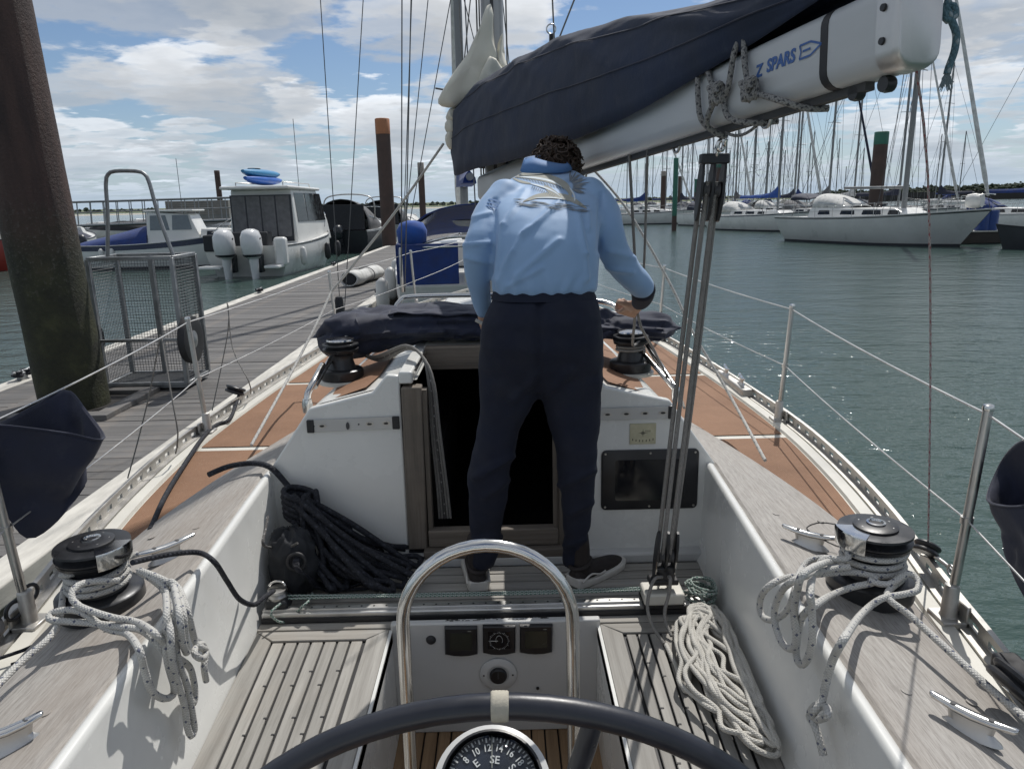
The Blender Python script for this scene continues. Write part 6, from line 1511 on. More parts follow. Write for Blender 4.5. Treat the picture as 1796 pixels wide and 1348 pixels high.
def near_pile():
    a, b_ = PZ(82, 735, .45), PZ(187, 735, .45); r = .30; c = PZ(134, 712, .45); c = V(c.x+.016, c.y, 0)
    lean = V(-.040, 0, 0)
    b = MB(); n = 40; rings = []
    for i in range(60):
        z = -.6+i*.155; rings.append([c+lean*z+V((r+.006*noise.noise(V(cos(2*pi*k/n)*2, sin(2*pi*k/n)*2, z*3)))*cos(2*pi*k/n), (r+.006*noise.noise(V(cos(2*pi*k/n)*2, sin(2*pi*k/n)*2+5, z*3)))*sin(2*pi*k/n), z) for k in range(n)])
    o = b.loft(rings).build('mooring_pile', 'pile_steel', None, 60); tag(o, 'huge dark rusty mooring pile with weed, rising through the near pontoon', 'pile')
    # timber guide frame round it
    f = MB()
    for (dx, dy, lx, ly) in ((0, -.46, 1.1, .14), (0, .46, 1.1, .14), (-.48, 0, .14, .80), (.48, 0, .14, .80)):
        MB().box((c.x+dx, c.y+dy, .475), (lx, ly, .055)).build('guide_timber', 'pontoon_board', PONT, bevel=.008)
    MB().box((c.x, c.y, .455), (.86, .80, .012)).build('pile_well', 'cabin_dark', PONT)
    return c
NP = near_pile()
def pile(px_, top_y, Y, d, m_top, h_top, label, m='pile_brown', base=0.0):
    p = PY(px_, top_y, Y); zt = p.z; q = V(p.x, p.y, 0)
    o = MB().lathe([(d/2, -1), (d/2, zt-h_top)], q, n=24).build('mooring_pile', m, None, 60); tag(o, label, 'pile')
    MB().lathe([(d/2*1.02, zt-h_top), (d/2*1.02, zt-.03), (d/2*.9, zt)], q, n=24).build('pile_cap', m_top, o, 60)
pile(670, 208, 35.5, .66, 'pile_orange', .68, 'brown pile with an orange top at the pontoon bend, left of the shrouds')
pile(737.5, 285, 60, .5, 'pile_grey', .8, 'slim brown pile with a pale grey top behind the shrouds')
pile(380, 299, 80, .55, 'pile_brown', .3, 'plain dark pile rising behind the grey floating shed')
pile(1547, 231, 47, .82, 'pile_green', .75, 'thick dark pile with a green top behind the nearest right yacht')
pile(1264, 281, 75, .85, 'pile_green', .7, 'dark pile with a green top directly behind the mainsheet block')
pile(1186, 277, 57, .36, 'pile_green', 4.2, 'tall green painted pile left of the mainsheet')
pile(1164, 300, 80, .5, 'pile_grey', .5, 'brown pile with a grey top left of the green pile')
pile(1193, 309, 90, .45, 'pile_brown', .4, 'short brown pile just right of the tall green pile')
pile(1221, 314, 95, .4, 'pile_green', 1.6, 'slender green-topped pile between the green pile and the mainsheet')

def trolley():
    x0, x1, y0, y1, z0, z1 = -4.13, -3.30, 7.42, 7.98, .52, 1.80
    root = empty('dock_trolley', ((x0+x1)/2, y0, .45), 'galvanised mesh dock trolley tipped upright beside the big pile', 'trolley')
    def bar(a, c, w=.035, name='frame_bar'):
        a, c = V(*a), V(*c); d = (c-a); m = d.normalized().to_track_quat('Z', 'Y').to_matrix(); MB().box((a+c)/2, (w, w, d.length), rot=m).build(name, 'galvanised', root, bevel=.004, seg=1)
    for x in (x0, x1):
        for y in (y0, y1): bar((x, y, z0), (x, y, z1), .042)
        for z in (z0, z1): bar((x, y0, z), (x, y1, z))
    for y in (y0, y1):
        for z in (z0, z1): bar((x0, y, z), (x1, y, z))
    bar((x0+.36, y1, z0), (x0+.36, y1, z1), .05); bar((x0-.05, y0-.02, .98), (x1+.05, y0-.02, .98), .03, 'axle')
    def meshp(o, u, v, name):
        b = MB(); o, u, v = V(*o), V(*u), V(*v); nu, nv = int(u.length/.03), int(v.length/.03); w = .0026
        def wire(a, c): b.tube([a, c], w, 4, False)
        for i in range(nu+1): wire(o+u*(i/nu), o+u*(i/nu)+v)
        for j in range(nv+1): wire(o+v*(j/nv), o+v*(j/nv)+u)
        tag(b.build(name, 'mesh_wire', root, 60, fix=False), kind='stuff')
    meshp((x0, y1, z0), (x1-x0, 0, 0), (0, 0, z1-z0), 'wire_mesh'); meshp((x0, y0, z0), (0, y1-y0, 0), (0, 0, z1-z0), 'wire_mesh'); meshp((x1, y0, z0), (0, y1-y0, 0), (0, 0, z1-z0), 'wire_mesh'); meshp((x0, y0, z0), (x1-x0, 0, 0), (0, y1-y0, 0), 'wire_mesh')
    for x in (x0-.10, x1+.10):
        w = MB(); prof = [(.10, -.035), (.19, -.05), (.235, -.035), (.245, 0), (.235, .035), (.19, .05), (.10, .035)]
        o = w.lathe(prof, (x, y0-.02, .98), (1, 0, 0), 28).build('wheel', 'black_rubber', root, 50)
        MB().lathe([(.02, -.06), (.105, -.03), (.105, .03), (.02, .06)], (x, y0-.02, .98), (1, 0, 0), 20).build('hub', 'galvanised', o, 40)
    zt = 2.64; yb = 7.6
    pts = [V(x0+.10, yb, z1-.05), V(x0+.17, yb, 2.2), V(x0+.20, yb, zt-.12), V(x0+.235, yb, zt-.03), V(x0+.31, yb, zt), V(x1-.31, yb, zt-.005), V(x1-.235, yb, zt-.035), V(x1-.20, yb, zt-.12), V(x1-.15, yb, 2.2), V(x1-.04, yb, z1-.05)]
    MB().tube(spline(pts, .04), .019, 12).build('handle', 'galvanised', root, 80)
    MB().box(((x0+x1)/2, (y0+y1)/2, z0-.03), (x1-x0, y1-y0, .03)).build('base_plate', 'galvanised', root)
trolley()
def pontoon_cleat(x, y, label):
    root = empty('pontoon_cleat', (x, y, .46), label, 'cleat')
    MB().tube([(x, y-.16, .56), (x, y-.08, .545), (x, y+.08, .545), (x, y+.16, .56)], [.014, .02, .02, .014], 12).build('cleat_bar', 'galvanised', root, 60)
    MB().box((x, y, .50), (.06, .12, .09)).build('cleat_foot', 'galvanised', root, bevel=.01)
    b = MB(); P = []
    rnd = random.Random(int(y*10))
    for i in range(40): P.append(V(x+.05*sin(i*1.9)+rnd.uniform(-.01, .01), y+.11*sin(i*.95), .505+.0014*i))
    rope('line_turns', P, .012, 'rope_black', root, .02, 6)
pontoon_cleat(-5.40, 8.05, 'mooring cleat with dark rope turns on the pontoon edge left of the big pile')
pontoon_cleat(-5.38, 16.2, 'mooring cleat on the far pontoon edge beside the trolley mesh')
pontoon_cleat(-5.38, 23.5, 'mooring cleat on the far pontoon edge behind the outboard engines')
pontoon_cleat(-2.66, 15.5, 'mooring cleat on the near pontoon edge by the white canvas roll')
def canvas_roll():
    p = PZ(612, 503, .46); q = PZ(660, 488, .46); d = (q-p); d.z = 0; L = d.length; d.normalize(); n = V(-d.y, d.x, 0); c = p+V(0, 0, .17)
    rings = []
    for i in range(13):
        t = i/12; r = .17*(1+.08*sin(t*9)); R = []
        for k in range(22):
            a = 2*pi*k/22; rr = r*(1+.12*noise.noise(V(cos(a)*1.3, sin(a)*1.3, t*2.5))); R.append(c+d*(L*t)+n*(rr*1.25*cos(a))+V(0, 0, max(-.165, rr*sin(a)*.95)))
        rings.append(R)
    o = MB().loft(rings, True, (False, True)).build('canvas_roll', 'canvas_white', None, 70); o.modifiers.new('thickness', 'SOLIDIFY').thickness = .02
    tag(o, 'white canvas roll with a dark open end lying on the pontoon', 'canvas roll')
    MB().loft([[c+d*.05+n*(.15*cos(2*pi*k/16))+V(0, 0, .12*sin(2*pi*k/16)) for k in range(16)], [c+d*.06+n*(.14*cos(2*pi*k/16))+V(0, 0, .11*sin(2*pi*k/16)) for k in range(16)]]).build('roll_mouth_shade', 'canvas_dark', o, 60)  # dark disc set in the open end, standing for the shade inside
    MB().tube(arc(c+d*(L*.6), .195, 0, 2*pi, 24, n*1.22, V(0, 0, .92)), .012, 8).build('strap', 'canvas_grey', o, 60)
canvas_roll()

# ------------------------------------------------------------------ boats (built in their own axes: x to the bow, z up)
def lmb(): return MB()
def put(mb, name, m, parent, smooth=None, bevel=0): return mb.build(name, m, parent, smooth, bevel, local=True)
def boat_root(name, loc, heading, label, cat, group=None):
    o = empty(name, (0, 0, 0), label, cat, group); o.location = loc; o.rotation_euler = (0, 0, heading); return o
def hull_shape(L, B, f0, f1, stern=.75, full=.55, overhang=.10, sections=22):
    R = []; E = []
    for i in range(sections+1):
        t = i/sections; w = B/2*(stern+(1-stern)*sin(min(t/full, 1)*pi/2)) if t < full else B/2*max(.012, (1-((t-full)/(1-full))**2.1))
        z = f0+(f1-f0)*t**2-.05*sin(pi*t); x = -L/2+L*t
        def xx(zz): return x+(overhang*L*.9)*max(0, t-.6)/.4*(zz/f1-1 if zz < f1 else 0)*(1 if t > .6 else 0)+(overhang*L*.5*(1-zz/f0)*max(0, .12-t)/.12 if zz < f0 else 0)
        prof = [(w, z), (w*1.01, z*.72), (w*.97, z*.4), (w*.86, .05), (w*.72, -.25), (0, -.5)]
        R.append([V(xx(zz), y, zz) for y, zz in prof]+[V(xx(zz), -y, zz) for y, zz in prof[::-1][1:]]); E.append((x, w, z))
    return R, E
def build_hull(root, L, B, f0, f1, m, band=None, boot=True, stern=.75, full=.55, overhang=.10, deckm='cabin_white', band_z=(.80, .95)):
    R, E = hull_shape(L, B, f0, f1, stern, full, overhang)
    b = MB(); b.loft(R, False, (False, False)); b.f.append(tuple(range(len(R[0])))); h = put(b, 'hull', m, root, 50)
    d = MB(); d.add([V(x, s*w*.985, z-.03) for x, w, z in E for s in (1, -1)], [(2*i, 2*i+1, 2*i+3, 2*i+2) for i in range(len(E)-1)]); put(d, 'deck', deckm, root)
    for s in (1, -1):
        if band:
            b = MB(); rr = []
            for ring, (x, w, z) in zip(R, E):
                i0 = 0 if s > 0 else len(ring)-1; i1 = 1 if s > 0 else len(ring)-2; a, c = ring[i0], ring[i1]
                p0, p1 = c.lerp(a, band_z[0]), c.lerp(a, band_z[1]); o = V(0, s*.012, 0); rr.append([p0+o, p1+o])
            b.loft(rr, False, (False, False)); put(b, 'sheer_band', band, h, 60)
        b = MB(); b.tube([V(x-.0, s*w, z+.01) for x, w, z in E], .025, 6); put(b, 'rub_rail', 'stripe_dark' if not band else 'alloy', h, 60)
        if boot:
            b = MB(); rr = []
            for ring in R:
                c = ring[3] if s > 0 else ring[len(ring)-4]; u = ring[2] if s > 0 else ring[len(ring)-3]; o = V(0, s*.01, 0); rr.append([c+o+V(0, 0, -.06), c.lerp(u, .12)+o])
            b.loft(rr, False, (False, False)); put(b, 'boot_top', 'antifoul', h, 60)
    return h, E
def deck_at(E, x):
    for (a, w0, z0), (b, w1, z1) in zip(E, E[1:]):
        if a <= x <= b: t = (x-a)/(b-a); return w0+(w1-w0)*t, z0+(z1-z0)*t
    return E[-1][1], E[-1][2]
def house(root, x0, x1, w0, w1, z, h, m='cabin_white', rake=.3, aft=.05, name='cabin', inset=.8):
    b = MB(); R = []
    for x, w, dz, k in ((x0, w0, 0, 1), (x0+aft, w0, h, inset), (x1-rake, w1, h*.92, inset), (x1, w1, 0, 1)):
        R.append((x, w, dz, k))
    def sec(x, w, zz, k): return [V(x, w*k, zz), V(x, w*k*.9, zz+.04 if zz > z else zz), V(x, -w*k*.9, zz+.04 if zz > z else zz), V(x, -w*k, zz)]
    v = []
    lo = [V(x0, w0, z), V(x1, w1, z), V(x1, -w1, z), V(x0, -w0, z)]; hi = [V(x0+aft, w0*inset, z+h), V(x1-rake, w1*inset, z+h*.9), V(x1-rake, -w1*inset, z+h*.9), V(x0+aft, -w0*inset, z+h)]
    b.loft([lo, hi]); return put(b, name, m, root, None, .04)
def side_windows(parent, x0, x1, w0, w1, z, h, inset, xs, zr=(.35, .75), m='window_dark', both=True, slope=0):
    for s in ((1, -1) if both else (1,)):
        for a, c in xs:
            P = []
            for x, q in ((a, zr[0]), (c, zr[0]), (c-slope, zr[1]), (a+slope*.3, zr[1])):
                t = (x-x0)/(x1-x0); w = (w0+(w1-w0)*t); k = 1+(inset-1)*q; P.append(V(x, s*(w*k+.012), z+h*q))
            put(MB().prism(P, (0, -s*.02, 0)), 'window', m, parent)
def rig(root, mx, mz, H, r, E, L, f1, boom=None, cover=None, genoa='canvas_white', spreads=(.45, .72), stays=True, boomz=1.0, mastm='spar', bx=None):
    m = put(MB().tube([V(mx, 0, mz-.1), V(mx, 0, mz+H*.5), V(mx, 0, mz+H)], [r, r, r*.8], 12), 'mast', mastm, root, 60)
    for s_ in spreads: put(MB().tube([V(mx, -.09*H*.55, mz+H*s_), V(mx, 0, mz+H*s_+.05), V(mx, .09*H*.55, mz+H*s_)], .02, 6), 'spreader', mastm, m, 60)
    if boom:
        z = mz+boomz; put(MB().tube([V(mx-.1, 0, z), V(mx-boom, 0, z+.05)], .07, 10), 'boom', mastm, root, 60)
        if cover:
            b = MB(); R = []
            for i in range(17):
                t = i/16; x = mx-boom*t*.96+.12*(1-t)*0; hh = .75*exp(-t*7)+.22+.05*noise.noise(V(t*7, mx, 0)); ww = .13+.05*(1-t)+.02*noise.noise(V(t*9, 2, mx)); R.append([V(x+.02, ww*cos(k*pi/6)*(.4 if k in (3,) else 1), z-.06+(hh if sin(k*pi/6) > .9 else max(0, sin(k*pi/6))*hh*.8)) for k in range(12)])
            put(b.loft(R), 'sail_cover', cover, root, 60)
    if stays:
        top = V(mx, 0, mz+H); bow = V(L/2-.1, 0, f1); st = V(-L/2+.1, 0, E[0][2])
        if genoa: put(MB().tube([bow.lerp(top, .04), bow.lerp(top, .10), bow.lerp(top, .5), bow.lerp(top, .95)], [.05, .10, .075, .03], 8), 'furled_sail', genoa, root, 60)
        b = MB()
        put(MB().tube([bow, top], .014, 5), 'forestay', 'wire_dark', root); put(MB().tube([st, top], .012, 5), 'backstay', 'wire_dark', root)
        w, z = deck_at(E, mx)
        for s in (1, -1):
            for q, dx in ((.98, 0), (.70, -.35), (.44, .35)): put(MB().tube([V(mx+dx, s*w*.95, z), V(mx, s*.09*H*.5*(.72 < q), mz+H*min(q, .72)), V(mx, 0, mz+H*q)], .011, 5), 'shroud', 'wire_dark', root)
    return m
def guard(root, E, L, x0, x1, h=.62, n=8):
    for s in (1, -1):
        pts = []
        for i in range(n+1):
            x = x0+(x1-x0)*i/n; w, z = deck_at(E, x); p = V(x, s*(w-.05), z); pts.append(p); put(MB().tube([p, p+V(0, 0, h)], .014, 6), 'stanchion', 'steel_dull', root, 60)
        for k in (.5, 1): put(MB().tube([p+V(0, 0, h*k) for p in pts], .008, 5), 'guard_wire', 'wire', root, 60)
    w, z = deck_at(E, x1); bow = V(L/2+.05, 0, E[-1][2]+h*.95)
    put(MB().tube(spline([V(x1, w-.05, z+h), V(L/2-.35, .25, E[-1][2]+h), bow, V(L/2-.35, -.25, E[-1][2]+h), V(x1, -w+.05, z+h)], .1), .018, 6), 'pulpit', 'steel', root, 60)
    w, z = deck_at(E, x0); put(MB().tube(spline([V(x0, w-.05, z+h), V(-L/2+.05, w*.8, z+h), V(-L/2, 0, z+h), V(-L/2+.05, -w*.8, z+h), V(x0, -w+.05, z+h)], .1), .018, 6), 'pushpit', 'steel', root, 60)
def hood(root, x0, x1, w, z, h, m, win=True, name='sprayhood'):
    b = MB(); R = []
    for i in range(9):
        t = i/8; x = x0+(x1-x0)*t; hh = h*(1-.75*t**2.2); ww = w*(1-.12*t); R.append([V(x, ww*cos(k*pi/12), z+hh*sin(k*pi/12)**.7 if 0 < k < 12 else z) for k in range(13)])
    o = put(b.loft(R, False, (False, False)), name, m, root, 60); o.modifiers.new('thickness', 'SOLIDIFY').thickness = .02
    if win:
        for s in (1, -1):
            P = [V(x0+(x1-x0)*t, s*(w*(1-.12*t)*cos(a*pi/12)+.02), z+h*(1-.75*t**2.2)*sin(a*pi/12)**.7) for t, a in ((.15, 1.2), (.62, 1.2), (.62, 3.4), (.15, 4.0))]
            put(MB().prism(P, (0, -s*.01, 0)), 'hood_window', 'acrylic', o)
        P = [V(x0+(x1-x0)*t+.02, w*.85*cos(a*pi/12), z+h*(1-.75*t**2.2)*sin(a*pi/12)**.7+.02) for t, a in ((.72, 3.5), (.72, 8.5), (.93, 8.5), (.93, 3.5))]
        put(MB().prism(P, (.005, 0, .01)), 'hood_window', 'acrylic', o)
    return o

def right_yachts():
    # nearest: white ketch-like cruiser with pale sprayhood, bow to the right
    a, c = PZ(1408, 421, 0), PZ(1692, 433, 0); d = (c-a); hd = atan2(d.y, d.x); mid = (a+c)/2; L = d.length*1.22
    r = boat_root('moored_yacht', (mid.x, mid.y, 0), hd, 'nearest white yacht at right, pale sprayhood, four dark cabin windows, bow pointing right', 'yacht')
    h, E = build_hull(r, L, 3.3, 1.25, 1.62, 'grey_hull', 'stripe_dark', True, .72, .5, .13, band_z=(.80, .90))
    put(MB().loft([[V(x, s*(w+.004), z-.16) for x, w, z in E[1:-1]] for s in (1,)] + [[V(x, (w+.004), z-.02) for x, w, z in E[1:-1]]], False, (False, False)), 'bulwark', 'white_hull', r, 60)
    z = 1.22; x0, x1 = -3.2, 2.6
    cb = house(r, x0, x1, 1.25, .95, z, .50, rake=1.1, inset=.86); side_windows(cb, x0, x1, 1.25, .95, z, .5, .86, ((-2.6, -1.9), (-1.3, -.5), (-.1, .9), (1.25, 1.85)), slope=.08)
    for k in range(9): put(MB().tube(arc(V(-2.2+k*.5, -1.0, z+.53), .06, 0, pi, 6, (1, 0, 0), (0, 0, 1)), .012, 5), 'hand_rail', 'steel', r, 60)
    hood(r, -3.1, -1.0, 1.05, z+.40, .80, 'canvas_white')
    rig(r, 1.35, z+.45, 13.5, .12, E, L, 1.62, 3.4, None, 'canvas_white', boomz=.95)
    put(MB().tube([V(-2.05, 0, z+1.4), V(-2.05, 0, z+2.5)], .02, 6), 'sheet_post', 'spar', r, 60)
    hood(r, -4.6, -3.4, 1.0, z+.9, .35, 'canvas_navy', False, 'bimini')
    guard(r, E, L, -4.8, 4.4); put(MB().lathe([(.02, -.3), (.28, -.3), (.33, 0), (.28, .3), (.02, .3)], (4.3, .6, 1.95), (1, .2, 0), 18), 'white_drum', 'fender_white', r, 50)
    # second: white hull with a navy top band and blue boom cover
    dirv = V(cos(hd), sin(hd), 0)
    def yacht2(px_, py_, L, label, hullm, band, cover, hoodm, H, mxr=.08, heading=hd, genoa='canvas_white', f=(1.05, 1.4), grp=None, bz=.9, full_rig=True):
        p = PZ(px_, py_, 0); r = boat_root('moored_yacht', (p.x, p.y, 0), heading, label, 'yacht', grp)
        h, E = build_hull(r, L, L*.30, f[0], f[1], hullm, band, True, .72, .52, .12)
        z = f[0]-.02; x0, x1 = -L*.22, L*.25; cb = house(r, x0, x1, L*.105, L*.075, z, .42, rake=.8, inset=.86); side_windows(cb, x0, x1, L*.105, L*.075, z, .42, .86, ((x0+.4, x0+1.2), (x0+1.5, x0+2.3), (x0+2.6, x0+3.2)), slope=.06)
        if hoodm: hood(r, x0-.9, x0+.7, L*.10, z+.3, .75, hoodm)
        rig(r, L*mxr, z+.4, H, .085, E, L, f[1], L*.36, cover, genoa, boomz=bz)
        if full_rig: guard(r, E, L, -L*.42, L*.40, .6, 6)
        return r
    yacht2(1338, 404, 10.6, 'white yacht with navy top band and bright blue boom cover, behind the nearest one', 'white_hull', 'navy_hull', 'canvas_royal', 'canvas_white', 13.2, .12)
    yacht2(1255, 396, 9.0, 'small white yacht half hidden behind the mainsheet ropes', 'white_hull', 'grey_hull', 'canvas_navy', 'canvas_navy', 11, .1)
    yacht2(1135, 393, 9.2, 'white yacht with dark band and blue boom cover seen just right of the person', 'white_hull', 'navy_hull', 'canvas_blue', None, 12, -.02, radians(-8))
    yacht2(1440, 399, 9.8, 'white yacht with dark grey boom cover between the two nearest right yachts', 'white_hull', 'stripe_dark', 'canvas_grey', 'canvas_grey', 13.5, .05, hd, 'canvas_navy')
    yacht2(1560, 398, 10.4, 'white yacht with navy mizzen cover behind the green-topped pile', 'white_hull', 'navy_hull', 'canvas_navy', 'canvas_navy', 14.5, .05)
    yacht2(1800, 408, 9.6, 'white yacht with blue canopy at the right frame edge', 'white_hull', 'grey_hull', 'canvas_blue', 'canvas_blue', 13, .1, hd+.15, 'canvas_white')
    for i_, (px_, py_, L_, cov_, hd_, lab_) in enumerate(((1200, 389, 8.6, 'canvas_navy', None, 'small yacht moored just right of the tall green pile'), (1228, 387, 9.0, 'canvas_blue', 'canvas_navy', 'small yacht moored left of the mainsheet block'), (1296, 389, 9.4, 'canvas_grey', 'canvas_grey', 'grey-canopied yacht behind the blue-covered boom at right'),
                                        (1378, 391, 9.2, 'canvas_navy', 'canvas_white', 'yacht with pale hood behind the dark grey boom cover'), (1405, 389, 9.6, 'canvas_blue', 'canvas_navy', 'yacht with navy hood in the second row right of the grey cover'), (1480, 389, 9.8, 'canvas_white', 'canvas_grey', 'yacht with white boom cover behind the nearest right yacht stern'), (1655, 388, 9.0, 'canvas_navy', None, 'small yacht beyond the bow of the nearest right yacht'))):
        yacht2(px_, py_, L_, lab_, ('white_hull', 'grey_hull', 'white_hull')[i_ % 3], (None, 'navy_hull')[i_ % 2], cov_, hd_, 11.5+i_ % 3, .08, hd+(.1 if i_ % 2 else pi-.1), None, full_rig=i_ % 2 == 0)
    # rows of far masts
    rnd = random.Random(4)
    xs = [1102, 1118, 1128, 1146, 1157, 1171, 1200, 1207, 1216, 1229, 1236, 1243, 1279, 1287, 1296, 1301, 1308, 1315, 1322, 1337, 1345, 1352, 1366, 1374, 1388, 1408, 1422, 1466, 1510, 1640, 1672]
    ORD = 'first second third fourth fifth sixth seventh eighth ninth tenth eleventh twelfth thirteenth fourteenth fifteenth sixteenth seventeenth eighteenth nineteenth twentieth twenty-first twenty-second twenty-third twenty-fourth twenty-fifth twenty-sixth twenty-seventh twenty-eighth twenty-ninth thirtieth thirty-first'.split()
    for i, x in enumerate(xs):
        Y = rnd.uniform(95, 190); p = PY(x, 380, Y); Ls = rnd.uniform(7.5, 11); hd2 = hd+rnd.choice((0, pi))+rnd.uniform(-.12, .12)
        r = boat_root('moored_yacht', (p.x, Y, 0), hd2, 'distant moored yacht, '+ORD[i]+' from the left among the far-berth masts', 'yacht', 'yachts in the far berths')
        f0 = rnd.uniform(.9, 1.15); h, E = build_hull(r, Ls, Ls*.3, f0, f0+.3, rnd.choice(('white_hull', 'white_hull', 'white_hull', 'navy_hull', 'grey_hull')), None, False)
        house(r, -Ls*.2, Ls*.22, Ls*.1, Ls*.07, f0, .4, rake=.6); H = rnd.uniform(9, 13.5)
        put(MB().tube([V(.5, 0, f0), V(.5, 0, f0+H)], .085, 6), 'mast', 'spar', r, 60); put(MB().tube([V(.5, -.6, f0+H*.55), V(.5, .6, f0+H*.55)], .03, 5), 'spreader', 'spar', r)
        put(MB().box((-1.0, 0, f0+1.35), (2.8, .26, .28)), 'sail_cover', rnd.choice(('canvas_blue', 'canvas_navy', 'canvas_royal', 'canvas_white', 'canvas_grey')), r, None, .08)
        if rnd.random() < .6: hood(r, -Ls*.2-.9, -Ls*.2+.4, Ls*.09, f0+.25, .8, rnd.choice(('canvas_navy', 'canvas_blue', 'canvas_white', 'canvas_grey')), False)
        put(MB().tube([V(Ls/2, 0, f0+.3), V(.5, 0, f0+H)], .03, 4), 'forestay', 'wire_dark', r)
        for s in (1, -1): put(MB().tube([V(.5, s*Ls*.13, f0), V(.5, s*.5, f0+H*.55), V(.5, 0, f0+H*.97)], .018, 4), 'shroud', 'wire_dark', r)
    # wind turbine on a pole among them
    w = empty('wind_turbine', PY(1324, 345, 85), 'small wind turbine on a pole among the far masts', 'wind turbine'); c = PY(1324, 300, 85)
    MB().tube([V(c.x, c.y, 0.5), c], .05, 8).build('pole', 'spar', w, 60)
    for k in range(6):
        a = k*pi/3+.2; e = V(cos(a), 0, sin(a)); MB().prism([c+e*.08, c+e*.75+V(e.z, 0, -e.x)*.06, c+e*.75-V(e.z, 0, -e.x)*.06], (0, .02, 0)).build('blade', 'fender_white', w)
    # timber pontoon behind the nearest yacht's bow
    p0, p1 = PZ(1690, 447, 0), PZ(1800, 452, 0); pc = V(27, 33.5, 0)
    o = MB().box((27.5, 35.6, .28), (13, 2.2, .5)).build('timber_pontoon', 'timber_dark'); tag(o, kind='structure')
    MB().box((27.5, 35.6, .56), (13.1, 2.3, .06)).build('decking', 'pontoon_edge', o)
    for x in (1707, 1722):
        q = PY(x+8, 412, 35.0); d_ = MB().lathe([(.02, 0), (.30, 0), (.30, .9), (.02, .9)], V(q.x, q.y-.2, .6), n=20).build('barrel', 'barrel_blue', None, 50); tag(d_, ('left' if x < 1710 else 'right')+' of two blue barrels on the timber pontoon at far right', 'barrel')
    r = boat_root('moored_boat', (PZ(1862, 436, 0).x, PZ(1862, 436, 0).y, 0), radians(165), 'dark green hulled boat bow at the right frame edge', 'boat')
    build_hull(r, 5, 2.0, .75, 1.0, 'antifoul', None, False, .8, .5, .08)
right_yachts()

def outboard(root, x, y, z, m, s=1.0, name='outboard'):
    R = []
    for zz, a, b_, dx in ((0, .16, .12, 0), (.08, .26, .19, -.02), (.28, .31, .215, -.04), (.48, .30, .205, -.05), (.60, .23, .16, -.04), (.645, .10, .07, -.03)):
        R.append([V(x+(dx+a*cos(2*pi*k/18))*s, y+b_*s*sin(2*pi*k/18), z+zz*s) for k in range(18)])
    o = put(MB().loft(R), name, m, root, 60)
    put(MB().loft([[V(x+(dx+a*cos(2*pi*k/12))*s, y+b_*s*sin(2*pi*k/12), z+zz*s) for k in range(12)] for zz, a, b_, dx in ((.06, .16, .10, 0), (-.35, .13, .075, .02), (-.62, .12, .05, .02), (-.75, .20, .055, 0), (-.98, .09, .02, -.02))]), 'leg', m, o, 60)
    put(MB().loft([[V(x+(dx+a*cos(2*pi*k/18))*s, y+b_*s*sin(2*pi*k/18), z+zz*s) for k in range(18)] for zz, a, b_, dx in ((.045, .235, .172, -.01), (.075, .268, .198, -.02), (.10, .272, .20, -.022))], True, (False, False)), 'cowl_band', 'engine_dark', o, 60)
    for sd in (1, -1): put(MB().prism([V(x+(-.30+q[0])*s, y+sd*(.215+.002)*s*q[2], z+q[1]*s) for q in ((.02, .30, .55), (.26, .42, 1.0), (.26, .46, 1.0), (.02, .36, .55))], (0, sd*.004, 0)), 'cowl_flash', 'stripe_dark', o)
    put(MB().box((x+.24*s, y, z-.12*s), (.22*s, .20*s, .40*s)), 'bracket', 'engine_dark', o, None, .03)
    put(MB().box((x-.05*s, y, z-.66*s), (.42*s, .24*s, .03*s)), 'cavitation_plate', m, o)
    return o

